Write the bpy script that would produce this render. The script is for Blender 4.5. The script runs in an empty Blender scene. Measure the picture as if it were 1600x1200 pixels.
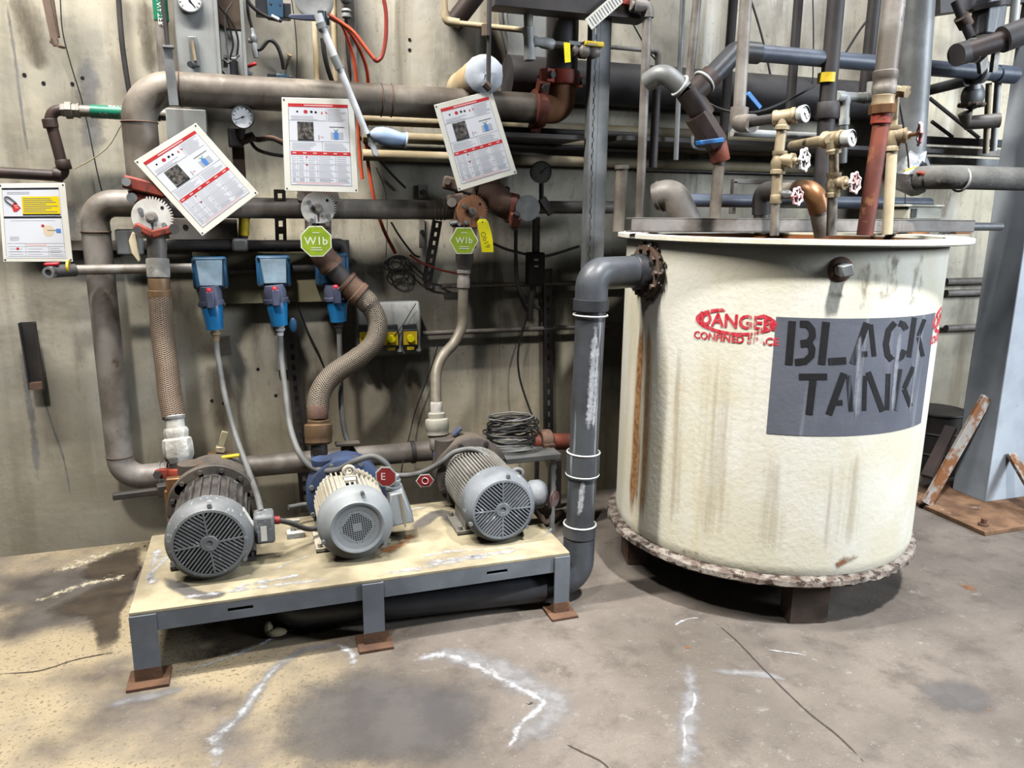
import bpy, bmesh, math, random
from mathutils import Vector, Matrix
random.seed(7)
SC = bpy.context.scene
COL = SC.collection
PI = math.pi

# ------------------------------------------------------------------ camera, world, lights, exposure
F, PITCH, ROLL, YAW, EYE = 1202.0, math.radians(12.7), math.radians(.57), math.radians(18.5), 1.6
FW = Vector((math.sin(YAW)*math.cos(PITCH), math.cos(YAW)*math.cos(PITCH), -math.sin(PITCH)))
_r0 = Vector((math.cos(YAW), -math.sin(YAW), 0)); _u0 = _r0.cross(FW)
RT = math.cos(ROLL)*_r0 + math.sin(ROLL)*_u0
UP = -math.sin(ROLL)*_r0 + math.cos(ROLL)*_u0
CP = Vector((0, 0, EYE))
cd = bpy.data.cameras.new('camera'); cam = bpy.data.objects.new('camera', cd); COL.objects.link(cam)
cd.sensor_fit = 'HORIZONTAL'; cd.sensor_width = 36.0; cd.lens = 36.0*F/1600; cd.clip_start = .05
cam.matrix_world = Matrix(((RT.x, UP.x, -FW.x, 0), (RT.y, UP.y, -FW.y, 0), (RT.z, UP.z, -FW.z, EYE), (0, 0, 0, 1)))
SC.camera = cam
SC.view_settings.view_transform = 'Standard'; SC.view_settings.look = 'None'
SC.cycles.diffuse_bounces = 0
SC.view_settings.exposure = EXPOSURE = 0.30; SC.view_settings.gamma = 1.0; SC.view_settings.use_curve_mapping = False
W = bpy.data.worlds.new('hall_ambient'); SC.world = W; W.use_nodes = True
W.node_tree.nodes['Background'].inputs[0].default_value = (.95, .97, 1, 1)
W.node_tree.nodes['Background'].inputs[1].default_value = .05
def area(name, loc, target, sx, sy, power, col):
    d = bpy.data.lights.new(name, 'AREA'); d.shape = 'RECTANGLE'; d.size = sx; d.size_y = sy; d.energy = power; d.color = col
    o = bpy.data.objects.new(name, d); COL.objects.link(o); o.location = loc
    o.rotation_euler = (Vector(target)-Vector(loc)).to_track_quat('-Z', 'Y').to_euler()
    return o
def spot(name, loc, target, deg, power, col, rad=.18, blend=.7):
    d = bpy.data.lights.new(name, 'SPOT'); d.energy = power; d.color = col; d.spot_size = math.radians(deg); d.spot_blend = blend; d.shadow_soft_size = rad
    o = bpy.data.objects.new(name, d); COL.objects.link(o); o.location = loc; o.rotation_euler = (Vector(target)-Vector(loc)).to_track_quat('-Z', 'Y').to_euler(); return o
area('tube_lamp_over_pumps', (-1.0, 2.72, 4.9), (-1.0, 2.9, 0), 2.5, .16, 300, (1, .97, .92))
area('tube_lamp_over_tank', (3.2, 2.3, 4.9), (3.2, 2.3, 0), 2.2, .16, 90, (.95, .97, 1))
spot('high_bay_over_tank', (1.9, .3, 5.6), (2.2, 2.15, .8), 40, 1600, (1, 1, 1))
spot('high_bay_over_floor', (-.9, .4, 5.2), (-.35, 2.45, .2), 52, 560, (1, .975, .94))
area('doorway_daylight', (6.4, -1.0, 3.2), (3.8, 2.8, .9), 1.4, 2.0, 300, (.80, .89, 1))

# ------------------------------------------------------------------ pixel helpers (photo pixel -> point at a real depth)
def ray(x, y): return FW + (x-800)/F*RT - (y-600)/F*UP
def at(x, y, Y):
    d = ray(x, y); return CP + d*(Y/d.y)
def atz(x, y, Z=0.0):
    d = ray(x, y); return CP + d*((Z-EYE)/d.z)
def mpp(p): return (p-CP).dot(FW)/F           # metres per photo pixel at a point
def pts(L): return [at(*q) for q in L]
X, Yv, Z = Vector((1, 0, 0)), Vector((0, 1, 0)), Vector((0, 0, 1))
TC, TR_ = Vector((2.18, 2.87, 0)), .655        # tank axis and radius
def ext(L, k=.9):
    """carry a run on past the top of the view"""
    a, b = Vector(L[0]), Vector(L[1]); d = (a-b).normalized(); return [a+d*k]+list(L)
def tank_hit(x, y, lift=.0):
    d = ray(x, y); R = TR_+lift; ox, oy = CP.x-TC.x, CP.y-TC.y
    a = d.x**2+d.y**2; b = 2*(ox*d.x+oy*d.y); c = ox*ox+oy*oy-R*R
    q = max(b*b-4*a*c, 0); t = (-b-math.sqrt(q))/(2*a); return CP+d*t

# ------------------------------------------------------------------ materials
def lin(c):
    f = lambda v: (v/12.92 if v <= .04045 else ((v+.055)/1.055)**2.4)
    return tuple(f(v/255) for v in c)+(1,)
MATS = {}
class NT:
    def __init__(s, name):
        s.m = bpy.data.materials.new(name); s.m.use_nodes = True; s.t = s.m.node_tree
        s.b = s.t.nodes['Principled BSDF']; s.pos = s.t.nodes.new('ShaderNodeNewGeometry').outputs['Position']; s.uvn = None
    def N(s, k, **kw):
        n = s.t.nodes.new(k)
        for a, v in kw.items(): setattr(n, a, v)
        return n
    def L(s, a, b): s.t.links.new(a, b)
    def uv(s):
        if not s.uvn: s.uvn = s.N('ShaderNodeUVMap').outputs[0]
        return s.uvn
    def scaled(s, sc, src=None):
        mp = s.N('ShaderNodeMapping'); mp.inputs['Scale'].default_value = sc; s.L(src or s.pos, mp.inputs['Vector']); return mp.outputs[0]
    def noise(s, scale, det=4, sc=None, rough=.55, src=None, dist=0):
        n = s.N('ShaderNodeTexNoise'); n.inputs['Scale'].default_value = scale; n.inputs['Detail'].default_value = det
        n.inputs['Roughness'].default_value = rough; n.inputs['Distortion'].default_value = dist
        s.L(s.scaled(sc, src) if sc else (src or s.pos), n.inputs['Vector']); return n.outputs['Fac']
    def ramp(s, f, a, b, lo=0., hi=1.):
        r = s.N('ShaderNodeMapRange'); r.interpolation_type = 'SMOOTHSTEP'
        for k, v in zip(('From Min', 'From Max', 'To Min', 'To Max'), (a, b, lo, hi)): r.inputs[k].default_value = v
        s.L(f, r.inputs[0]); return r.outputs[0]
    def math(s, op, a, b=None):
        n = s.N('ShaderNodeMath', operation=op)
        for i, v in enumerate((a, b)):
            if v is None: continue
            if isinstance(v, (int, float)): n.inputs[i].default_value = v
            else: s.L(v, n.inputs[i])
        return n.outputs[0]
    def mix(s, f, a, b):
        n = s.N('ShaderNodeMix', data_type='RGBA')
        if isinstance(f, (int, float)): n.inputs[0].default_value = f
        else: s.L(f, n.inputs[0])
        for i, v in ((6, a), (7, b)):
            if isinstance(v, tuple): n.inputs[i].default_value = v
            else: s.L(v, n.inputs[i])
        return n.outputs[2]
    def bump(s, h, strength, dist=.01):
        n = s.N('ShaderNodeBump'); n.inputs['Strength'].default_value = strength; n.inputs['Distance'].default_value = dist
        s.L(h, n.inputs['Height'])
        if s.b.inputs['Normal'].links: s.L(s.b.inputs['Normal'].links[0].from_socket, n.inputs['Normal'])
        s.L(n.outputs[0], s.b.inputs['Normal'])
    def out(s, col, rough=.6, metal=0., alpha=None):
        if isinstance(col, tuple): s.b.inputs['Base Color'].default_value = col
        else: s.L(col, s.b.inputs['Base Color'])
        if isinstance(rough, (int, float)): s.b.inputs['Roughness'].default_value = rough
        else: s.L(rough, s.b.inputs['Roughness'])
        s.b.inputs['Metallic'].default_value = metal
        if alpha is not None: s.L(alpha, s.b.inputs['Alpha'])
        return s.m
def mk(name, base, var=None, vs=6, rust=None, rs=9, rt=.58, streak=None, st=.55, speck=None, rough=.6, metal=0., bump=.15, bs=60, ss=14):
    n = NT(name); c = lin(base)
    if var: c = n.mix(n.ramp(n.noise(vs, 6), .35, .65), c, lin(var))
    if streak: c = n.mix(n.ramp(n.noise(ss, 4, (1, 1, .06)), st, st+.18, 0, .85), c, lin(streak))
    if speck: c = n.mix(n.ramp(n.noise(55, 3), .60, .68), c, lin(speck))
    if rust: c = n.mix(n.ramp(n.noise(rs, 7, None, .65), rt, rt+.10), c, lin(rust))
    if bump: n.bump(n.noise(bs, 5), bump, .004)
    MATS[name] = n.out(c, rough, metal); return MATS[name]
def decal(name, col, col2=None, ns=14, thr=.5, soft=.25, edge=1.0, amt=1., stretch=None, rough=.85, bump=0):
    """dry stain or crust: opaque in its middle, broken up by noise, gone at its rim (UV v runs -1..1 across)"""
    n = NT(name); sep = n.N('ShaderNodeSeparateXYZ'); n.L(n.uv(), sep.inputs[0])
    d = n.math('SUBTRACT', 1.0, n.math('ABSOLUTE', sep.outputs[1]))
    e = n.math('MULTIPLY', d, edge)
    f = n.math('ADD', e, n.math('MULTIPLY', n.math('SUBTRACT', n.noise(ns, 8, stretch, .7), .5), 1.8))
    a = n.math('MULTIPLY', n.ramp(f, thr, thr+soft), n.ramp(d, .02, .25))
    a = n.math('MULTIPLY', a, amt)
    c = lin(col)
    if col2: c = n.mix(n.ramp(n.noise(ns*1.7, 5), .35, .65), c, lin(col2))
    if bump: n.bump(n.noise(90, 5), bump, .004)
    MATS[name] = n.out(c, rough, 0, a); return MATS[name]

# setting
def wall_mat():
    n = NT('stained_concrete')
    c = n.mix(n.ramp(n.noise(.9, 4), .36, .64), lin((190, 184, 172)), lin((224, 213, 186)))
    c = n.mix(n.ramp(n.noise(2.3, 7), .43, .70, 0, .85), c, lin((140, 134, 122)))
    c = n.mix(n.ramp(n.noise(7, 5, (1, 1, .07)), .50, .70, 0, .75), c, lin((122, 113, 96)))
    c = n.mix(n.ramp(n.noise(11, 5, (1, 1, .05)), .60, .70, 0, .55), c, lin((226, 224, 214)))
    c = n.mix(n.ramp(n.noise(38, 6), .6, .72, 0, .4), c, lin((120, 110, 92)))
    c = n.mix(n.ramp(n.noise(16, 9, (1, 1, .25), .75), .54, .70, 0, .5), c, lin((132, 124, 110)))
    c = n.mix(n.ramp(n.noise(5, 9, (1, 1, .3), .75), .56, .66, 0, .5), c, lin((222, 218, 206)))
    sep = n.N('ShaderNodeSeparateXYZ'); n.L(n.pos, sep.inputs[0])
    low = n.math('MULTIPLY', n.ramp(n.math('ADD', sep.outputs[2], n.math('MULTIPLY', n.noise(2, 5), .9)), .75, 1.45, 1, 0), .55)
    c = n.mix(low, c, lin((148, 133, 102)))
    lx = n.math('MULTIPLY', n.ramp(sep.outputs[0], -.25, -.75, 0, 1), .62)
    c = n.mix(n.math('MULTIPLY', lx, n.ramp(n.noise(3.1, 6), .3, .6, .55, 1)), c, lin((150, 145, 133)))
    n.bump(n.noise(28, 7), .35, .006); n.bump(n.noise(180, 3), .2, .002)
    return n.out(c, .85)
def floor_mat():
    n = NT('worn_concrete_floor')
    c = n.mix(n.ramp(n.noise(1.7, 5), .35, .65), lin((98, 90, 82)), lin((120, 111, 102)))
    c = n.mix(n.ramp(n.noise(5.5, 9, None, .7), .46, .72, 0, .75), c, lin((76, 68, 62)))
    sep = n.N('ShaderNodeSeparateXYZ'); n.L(n.pos, sep.inputs[0])
    # sandy worn aggregate towards the near corner
    tan = n.math('MULTIPLY', n.ramp(n.math('ADD', sep.outputs[0], n.math('MULTIPLY', n.noise(2.2, 6), .7)), .95, .2, 0, 1), n.ramp(n.noise(1.3, 5), .38, .55))
    c = n.mix(n.math('MULTIPLY', tan, .8), c, lin((182, 165, 132)))
    c = n.mix(n.math('MULTIPLY', n.ramp(n.noise(75, 3), .57, .64), n.math('ADD', n.math('MULTIPLY', tan, .6), .12)), c, lin((96, 80, 62)))
    c = n.mix(n.ramp(n.noise(13, 9, None, .75), .56, .72, 0, .5), c, lin((158, 152, 146)))
    c = n.mix(n.ramp(n.noise(210, 3), .56, .66, 0, .35), c, lin((78, 70, 64)))
    c = n.mix(n.ramp(n.noise(150, 3), .68, .74, 0, .8), c, lin((214, 210, 204)))
    n.bump(n.noise(70, 6), .4, .005)
    return n.out(c, n.ramp(n.noise(3, 5), .3, .7, .55, .85))
WALL, FLOOR = wall_mat(), floor_mat()
mk('tank_paint', (246, 242, 228), (236, 229, 204), 3, None, streak=(226, 214, 180), st=.56, ss=9, rough=.55, bump=.35, bs=45)
mk('tank_inside', (150, 92, 48), (70, 44, 28), 5, rough=.8)
mk('flaking_rim', (98, 84, 74), (150, 142, 132), 22, (60, 44, 36), 26, .50, rough=.8, bump=1, bs=40)
mk('sooty_steel', (84, 71, 62), (112, 94, 80), 6, (96, 58, 36), 9, .55, rough=.75)
mk('panel_grey', (106, 109, 119), (95, 98, 108), 5, None, streak=(150, 153, 160), st=.54, ss=18, rough=.6, bump=.2)
mk('stencil_black', (9, 9, 12), (20, 20, 25), 16, None, streak=(100, 104, 116), st=.585, ss=20, rough=.75)
mk('galv_pipe', (150, 143, 136), (104, 96, 87), 6, (92, 74, 56), 7, .62, streak=(172, 166, 158), st=.6, rough=.5, metal=.1)
mk('brown_pipe', (142, 133, 121), (94, 85, 76), 5, (104, 78, 56), 7, .60, streak=(168, 158, 142), st=.6, rough=.55, metal=.2)
mk('beige_pipe', (212, 196, 164), (184, 164, 128), 5, rough=.6)
mk('dark_pipe', (66, 62, 62), (46, 43, 43), 5, (82, 62, 50), 8, .68, rough=.6)
mk('umber_pipe', (62, 46, 40), (44, 34, 32), 5, rough=.55)
mk('black_plastic', (40, 42, 46), (54, 56, 60), 7, rough=.42)
mk('pvc_grey', (78, 81, 86), (60, 63, 68), 6, None, rough=.4)
mk('pvc_streaked', (58, 60, 64), (76, 79, 83), 5, None, streak=(200, 203, 206), st=.58, ss=22, rough=.4)
mk('white_plastic', (206, 208, 206), (184, 184, 178), 8, rough=.45)
mk('blue_pipe', (84, 92, 106), (60, 66, 78), 5, rough=.45)
mk('red_iron', (156, 62, 42), (112, 46, 34), 10, (70, 40, 32), 14, .56, rough=.6)
mk('rusty_red', (128, 66, 48), (96, 50, 40), 8, (152, 104, 70), 9, .55, streak=(176, 160, 146), st=.6, rough=.6)
mk('rusty_iron', (112, 86, 70), (86, 64, 54), 9, (138, 98, 64), 12, .58, rough=.75, bump=.5)
mk('rust', (112, 80, 58), (84, 60, 46), 7, (172, 122, 70), 10, .60, rough=.85, bump=.7)
mk('brass', (178, 162, 132), (148, 130, 102), 8, (108, 92, 72), 14, .58, rough=.5, metal=.25)
mk('bronze', (132, 106, 78), (104, 82, 60), 7, rough=.5, metal=.3)
mk('copper', (140, 98, 62), (100, 74, 54), 7, (176, 140, 84), 10, .6, rough=.4, metal=.5)
mk('notch_steel', (222, 220, 214), (198, 192, 182), 9, (170, 118, 72), 11, .62, rough=.6)
mk('notch_rust', (166, 116, 78), (138, 92, 62), 9, (196, 172, 146), 12, .62, rough=.7)
mk('steel_gray', (142, 144, 144), (112, 114, 114), 6, rough=.5, metal=.3)
mk('platform_paint', (120, 124, 130), (104, 108, 114), 6, (96, 74, 58), 18, .70, rough=.5)
mk('platform_top', (184, 172, 142), (142, 130, 106), 5, (196, 158, 108), 3.2, .64, rough=.8, bump=.4)
mk('column_paint', (206, 212, 218), (188, 194, 200), 5, (132, 108, 88), 20, .68, rough=.5)
mk('column_rust', (190, 188, 182), (164, 156, 146), 6, (142, 92, 54), 7, .48, rough=.7)
mk('motor_grey', (124, 126, 127), (102, 104, 105), 7, speck=(160, 164, 166), rough=.5, bump=.15)
mk('motor_grey_light', (160, 164, 165), (144, 148, 149), 6, rough=.5, bump=.1)
mk('motor_dusty', (134, 138, 142), (110, 114, 118), 8, (214, 216, 214), 20, .60, rough=.6, bump=.4)
mk('motor_cream', (204, 196, 178), (176, 166, 146), 7, (120, 104, 84), 14, .64, rough=.6)
mk('motor_dark', (62, 58, 56), (90, 86, 82), 9, (176, 172, 166), 30, .62, rough=.6)
mk('fin_steel', (160, 158, 150), (132, 128, 120), 7, (92, 84, 74), 14, .62, rough=.5, metal=.2)
mk('pump_iron', (70, 66, 62), (98, 88, 78), 8, (110, 80, 58), 10, .6, rough=.7)
mk('pump_blue', (64, 82, 116), (52, 62, 84), 6, (96, 84, 76), 12, .6, rough=.5)
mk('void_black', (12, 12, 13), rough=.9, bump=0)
mk('cable_black', (34, 33, 33), rough=.5, bump=0)
mk('cable_grey', (116, 116, 114), (92, 92, 90), 9, rough=.55, bump=0)
mk('cable_orange', (226, 96, 62), (206, 82, 54), 8, rough=.5, bump=0)
mk('hose_red', (150, 52, 40), rough=.5, bump=0)
mk('socket_blue', (38, 92, 132), (30, 70, 100), 8, (84, 100, 108), 10, .60, rough=.5)
mk('plug_blue', (32, 128, 188), (26, 106, 160), 6, rough=.3, bump=0)
mk('socket_cover', (112, 134, 150), (84, 104, 118), 9, rough=.5)
mk('lavender', (88, 92, 116), (70, 76, 98), 8, rough=.5)
mk('latch_red', (196, 52, 66), rough=.45, bump=0)
mk('board_olive', (164, 156, 124), (146, 136, 104), 5, (158, 152, 78), 6, .66, rough=.75)
mk('enclosure', (156, 158, 156), (138, 139, 137), 5, streak=(118, 116, 108), rough=.5)
mk('sheet_white', (240, 242, 244), (228, 230, 232), 4, rough=.4, bump=0)
mk('sign_plate', (234, 232, 222), (226, 222, 208), 5, rough=.35, bump=0)
mk('sign_red', (206, 58, 58), (188, 48, 50), 9, rough=.4, bump=0)
mk('sign_pink', (238, 196, 196), rough=.4, bump=0)
mk('sign_line', (120, 122, 128), rough=.4, bump=0)
mk('sign_text', (172, 174, 180), rough=.4, bump=0)
mk('sign_panel', (222, 223, 228), rough=.4, bump=0)
mk('sign_black', (36, 36, 40), rough=.4, bump=0)
mk('sign_yellow', (232, 206, 20), rough=.4, bump=0)
mk('sign_blue', (86, 136, 204), rough=.4, bump=0)
mk('sign_gray', (178, 182, 190), rough=.4, bump=0)
mk('sign_green', (126, 160, 120), rough=.4, bump=0)
mk('sign_beige', (222, 202, 174), rough=.4, bump=0)
mk('photo_print', (40, 38, 38), (110, 104, 98), 60, (176, 170, 162), 95, .58, rough=.4, bump=0)
mk('label_green', (28, 128, 98), (22, 110, 84), 12, rough=.4, bump=0)
mk('label_yellow', (228, 196, 44), (204, 172, 36), 14, rough=.5, bump=0)
mk('tag_yellow', (252, 238, 10), rough=.5, bump=0)
mk('tag_lime', (150, 172, 44), (128, 152, 40), 18, rough=.4, bump=0)
mk('tag_rim', (214, 220, 190), rough=.4, bump=0)
mk('tag_red', (150, 44, 44), (128, 36, 38), 12, rough=.5, bump=0)
mk('dial_white', (236, 238, 240), rough=.35, bump=0)
mk('dial_dim', (226, 226, 222), rough=.4, bump=0)
mk('valve_blue', (30, 98, 158), rough=.4, bump=0)
mk('solenoid_blue', (44, 78, 104), (36, 62, 86), 9, rough=.5)
mk('foil', (160, 162, 164), (104, 106, 108), 9, rough=.4, metal=.4, bump=.8, bs=30)
mk('foil_end', (206, 212, 220), (188, 194, 202), 7, rough=.55, bump=.3, bs=30)
mk('lagging', (196, 160, 112), (214, 196, 160), 5, rough=.8)
mk('handle_red', (206, 44, 52), rough=.4, bump=0)
mk('wheel_white', (232, 226, 224), (214, 150, 146), 30, rough=.5, bump=.1)
mk('wheel_plain', (236, 234, 232), (204, 196, 192), 40, rough=.5, bump=.1)
mk('wheel_pink', (206, 120, 122), (232, 214, 212), 34, rough=.5, bump=.1)
mk('dusty_lagging', (92, 90, 86), (116, 114, 108), 8, (158, 154, 142), 24, .62, rough=.9, bump=.5)
mk('crusty_fitting', (214, 212, 204), (172, 166, 156), 14, (150, 92, 56), 16, .64, rough=.8, bump=.7)
mk('fitting_pvc', (176, 172, 158), (150, 146, 132), 9, rough=.6)
mk('cup_blue', (150, 176, 214), (176, 192, 208), 6, rough=.25, bump=0)
mk('rod_white', (222, 224, 226), (188, 190, 194), 10, rough=.4, bump=0)
mk('drum_dark', (46, 44, 44), (64, 58, 54), 6, rough=.6)
mk('junction_box', (206, 204, 188), (178, 174, 156), 7, rough=.55)
mk('wood_brown', (150, 96, 54), (184, 122, 68), 6, rough=.8)
mk('hose_ribbed', (150, 142, 128), (120, 112, 98), 6, rough=.45, metal=.2)
def braid_mat(name, a, b):
    n = NT(name); hs = []
    for sg in (1, -1):
        w = n.N('ShaderNodeTexWave', wave_type='BANDS', bands_direction='X'); w.inputs['Scale'].default_value = 1.0
        mp = n.N('ShaderNodeMapping'); mp.inputs['Scale'].default_value = (3.2, 34*sg, 1); mp.inputs['Rotation'].default_value = (0, 0, 0)
        sep = n.N('ShaderNodeSeparateXYZ'); n.L(n.uv(), sep.inputs[0])
        comb = n.N('ShaderNodeCombineXYZ')
        n.L(n.math('ADD', n.math('MULTIPLY', sep.outputs[0], 5.1), n.math('MULTIPLY', sep.outputs[1], 34*sg)), comb.inputs[0])
        n.L(comb.outputs[0], w.inputs['Vector']); hs.append(w.outputs['Fac'])
    h = n.math('MAXIMUM', hs[0], hs[1])
    c = n.mix(n.ramp(h, .45, .9), lin(b), lin(a)); c = n.mix(n.ramp(n.noise(5, 5), .5, .7, 0, .6), c, lin((92, 76, 60)))
    n.bump(h, .8, .004)
    MATS[name] = n.out(c, .5, .25)
braid_mat('braid', (150, 139, 124), (56, 47, 40)); braid_mat('braid_brown', (136, 118, 100), (60, 48, 40))
decal('salt_crust', (206, 206, 207), (166, 166, 168), 20, .60, .6, 1.0, .9, bump=.5)
decal('salt_haze', (150, 149, 150), (128, 126, 126), 12, .40, .8, 1.2, .65)
decal('salt_sandy', (214, 206, 186), (190, 176, 146), 26, .55, .3, .8, .88, bump=.4)
decal('wet_and_shade', (62, 53, 44), (80, 69, 57), 5, .30, .7, 2.2, .85, rough=.55)
decal('grey_stain', (88, 85, 85), (104, 100, 98), 4, .30, .9, 2.0, .7)
decal('rust_stain', (160, 100, 52), (132, 78, 42), 16, .45, .6, 1.0, .75)
decal('rust_run', (138, 88, 46), (186, 138, 86), 26, .42, .8, 1.25, .9, (1, 1, .03))
decal('drip_run', (218, 198, 160), (208, 182, 138), 30, .62, .8, 1.0, .42, (1, 1, .035))
decal('grime_run', (160, 146, 118), (122, 108, 86), 40, .66, .5, .9, .6, (1, 1, .3))
decal('white_run', (176, 178, 186), (156, 160, 170), 34, .55, .4, 1.0, .7, (1, 1, .05))
mk('plate_rust', (142, 108, 80), (106, 78, 58), 12, (192, 172, 150), 9, .62, rough=.9, bump=.6)
decal('grey_damp', (84, 78, 72), (104, 98, 92), 5, .30, .9, 1.8, .75)
decal('drip_white', (186, 188, 190), (150, 152, 155), 30, .42, .5, 1.2, .9, bump=.4)
decal('rust_fade', (186, 130, 74), (206, 166, 112), 26, .44, .7, 1.1, .75, (1, 1, .03))
decal('wall_brown', (104, 92, 74), (88, 78, 64), 12, .42, .9, 1.3, .6, (1, 1, .35))
decal('crack', (58, 50, 45), None, 40, .25, .3, 1.2, .85)

# ------------------------------------------------------------------ mesh builder
def frame(d):
    d = d.normalized(); a = Z if abs(d.z) < .9 else X
    u = d.cross(a).normalized(); return u, d.cross(u).normalized()
class MB:
    def __init__(s): s.v = []; s.f = []; s.uv = []
    def add(s, vs, fs, uvs=None):
        o = len(s.v); s.v += [Vector(p) for p in vs]
        for i, f in enumerate(fs):
            s.f.append([k+o for k in f]); s.uv.append(uvs[i] if uvs else None)
        return s
    def box(s, c, size, R=None, taper=1.0):
        c = Vector(c); hx, hy, hz = (q/2 for q in size); L = []
        for z in (-1, 1):
            k = taper if z > 0 else 1
            for x, y in ((-1, -1), (1, -1), (1, 1), (-1, 1)):
                p = Vector((x*hx*k, y*hy*k, z*hz)); L.append(c+(R @ p if R else p))
        return s.add(L, [(0, 3, 2, 1), (4, 5, 6, 7), (0, 1, 5, 4), (1, 2, 6, 5), (2, 3, 7, 6), (3, 0, 4, 7)])
    def bar(s, a, b, w, h, upv=None):
        a, b = Vector(a), Vector(b); d = (b-a); l = d.length; d.normalize()
        u = (upv or (Z if abs(d.z) < .9 else Yv)); sx = d.cross(u).normalized(); u = sx.cross(d)
        return s.box((a+b)/2, (w, l, h), Matrix((sx, d, u)).transposed())
    def tube(s, P, r, n=16, caps=True, closed=False, squash=None):
        P = [Vector(p) for p in P]; m = len(P); rs = r if isinstance(r, (list, tuple)) else [r]*m
        T = []
        for i in range(m):
            a = P[i-1] if (i > 0 or closed) else P[i]; b = P[(i+1) % m] if (i < m-1 or closed) else P[i]
            t = b-a; T.append(t.normalized() if t.length > 1e-9 else (T[-1] if T else Z))
        u, w = frame(T[0]); o = len(s.v); ln = 0; lens = []
        for i in range(m):
            if i: ln += (P[i]-P[i-1]).length
            lens.append(ln)
            u = (u-T[i]*u.dot(T[i])); u = u.normalized() if u.length > 1e-6 else frame(T[i])[0]; w = T[i].cross(u)
            k = 1.0
            if 0 < i < m-1 and not closed:
                c = T[i].dot((P[i]-P[i-1]).normalized()); k = 1.0
            for j in range(n):
                a = 2*PI*j/n; s.v.append(P[i]+(u*math.cos(a)+w*math.sin(a))*rs[i]*k)
        for i in range(m if closed else m-1):
            i2 = (i+1) % m
            for j in range(n):
                j2 = (j+1) % n; s.f.append([o+i*n+j, o+i*n+j2, o+i2*n+j2, o+i2*n+j])
                s.uv.append([(j/n, lens[i]), ((j+1)/n, lens[i]), ((j+1)/n, lens[i2]), (j/n, lens[i2])])
        if caps and not closed:
            s.f.append([o+j for j in range(n)][::-1]); s.uv.append(None)
            s.f.append([o+(m-1)*n+j for j in range(n)]); s.uv.append(None)
        return s
    def lathe(s, c, d, prof, n=32, cap=(True, True)):
        """prof: (radius, distance along d)"""
        c = Vector(c); d = Vector(d).normalized(); u, w = frame(d); o = len(s.v); m = len(prof)
        for r, t in prof:
            for j in range(n):
                a = 2*PI*j/n; s.v.append(c+d*t+(u*math.cos(a)+w*math.sin(a))*r)
        for i in range(m-1):
            for j in range(n):
                j2 = (j+1) % n; s.f.append([o+i*n+j, o+i*n+j2, o+(i+1)*n+j2, o+(i+1)*n+j]); s.uv.append(None)
        if cap[0]: s.f.append([o+j for j in range(n)][::-1]); s.uv.append(None)
        if cap[1]: s.f.append([o+(m-1)*n+j for j in range(n)]); s.uv.append(None)
        return s
    def cyl(s, a, b, r, n=20, r2=None):
        a, b = Vector(a), Vector(b); return s.lathe(a, b-a, [(r, 0), (r2 or r, (b-a).length)], n)
    def prism(s, poly, c, u, v, depth):
        """poly in the (u,v) plane at c, extruded by the vector depth"""
        c, u, v, depth = map(Vector, (c, u, v, depth)); n = len(poly)
        A = [c+u*p[0]+v*p[1] for p in poly]; B = [p+depth for p in A]
        fl = u.cross(v).dot(depth) > 0
        fs = [list(range(n))[::-1] if fl else list(range(n)), [n+i for i in range(n)] if fl else [n+i for i in range(n)][::-1]]
        for i in range(n):
            q = [i, (i+1) % n, n+(i+1) % n, n+i]; fs.append(q if fl else q[::-1])
        return s.add(A+B, fs)
    def torus(s, c, d, R, r, n=28, k=10, lobes=0, amp=0):
        c = Vector(c); u, w = frame(Vector(d))
        return s.tube([c+(u*math.cos(a)+w*math.sin(a))*(R*(1+amp*math.cos(lobes*a))) for a in [2*PI*i/n for i in range(n)]], r, k, closed=True)
    def ball(s, c, r, n=14, m=8, sc=(1, 1, 1)):
        c = Vector(c); L = [c+Vector((0, 0, -r*sc[2]))]; fs = []
        for i in range(1, m):
            t = PI*i/m
            for j in range(n):
                a = 2*PI*j/n; L.append(c+Vector((math.sin(t)*math.cos(a)*r*sc[0], math.sin(t)*math.sin(a)*r*sc[1], -math.cos(t)*r*sc[2])))
        L.append(c+Vector((0, 0, r*sc[2]))); e = len(L)-1
        for j in range(n):
            j2 = (j+1) % n; fs.append((0, 1+j2, 1+j)); fs.append((e, e-n+j, e-n+j2))
            for i in range(m-2): fs.append((1+i*n+j, 1+i*n+j2, 1+(i+1)*n+j2, 1+(i+1)*n+j))
        return s.add(L, fs)
    def quad(s, a, b, c, d): return s.add([a, b, c, d], [(0, 1, 2, 3)])
    def ribbon(s, P, widths, nrm=Z, m=6):
        """flat strip along P, UV v from -1 to 1 across, tapering out at both ends"""
        P = [Vector(p) for p in P]; k = len(P); o = len(s.v)
        for i in range(k):
            t = (P[min(i+1, k-1)]-P[max(i-1, 0)]).normalized(); sd = t.cross(nrm).normalized()
            for j in range(m+1): s.v.append(P[i]+sd*widths[i]*(2*j/m-1))
        for i in range(k-1):
            for j in range(m):
                s.f.append([o+i*(m+1)+j, o+(i+1)*(m+1)+j, o+(i+1)*(m+1)+j+1, o+i*(m+1)+j+1])
                def U(ii, jj):
                    en = min(1, min(ii, k-1-ii)/max(1, k*.18)); v = abs(2*jj/m-1); return (ii/k, 1-(1-v)*en)
                s.uv.append([U(i, j), U(i+1, j), U(i+1, j+1), U(i, j+1)])
        return s
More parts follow.
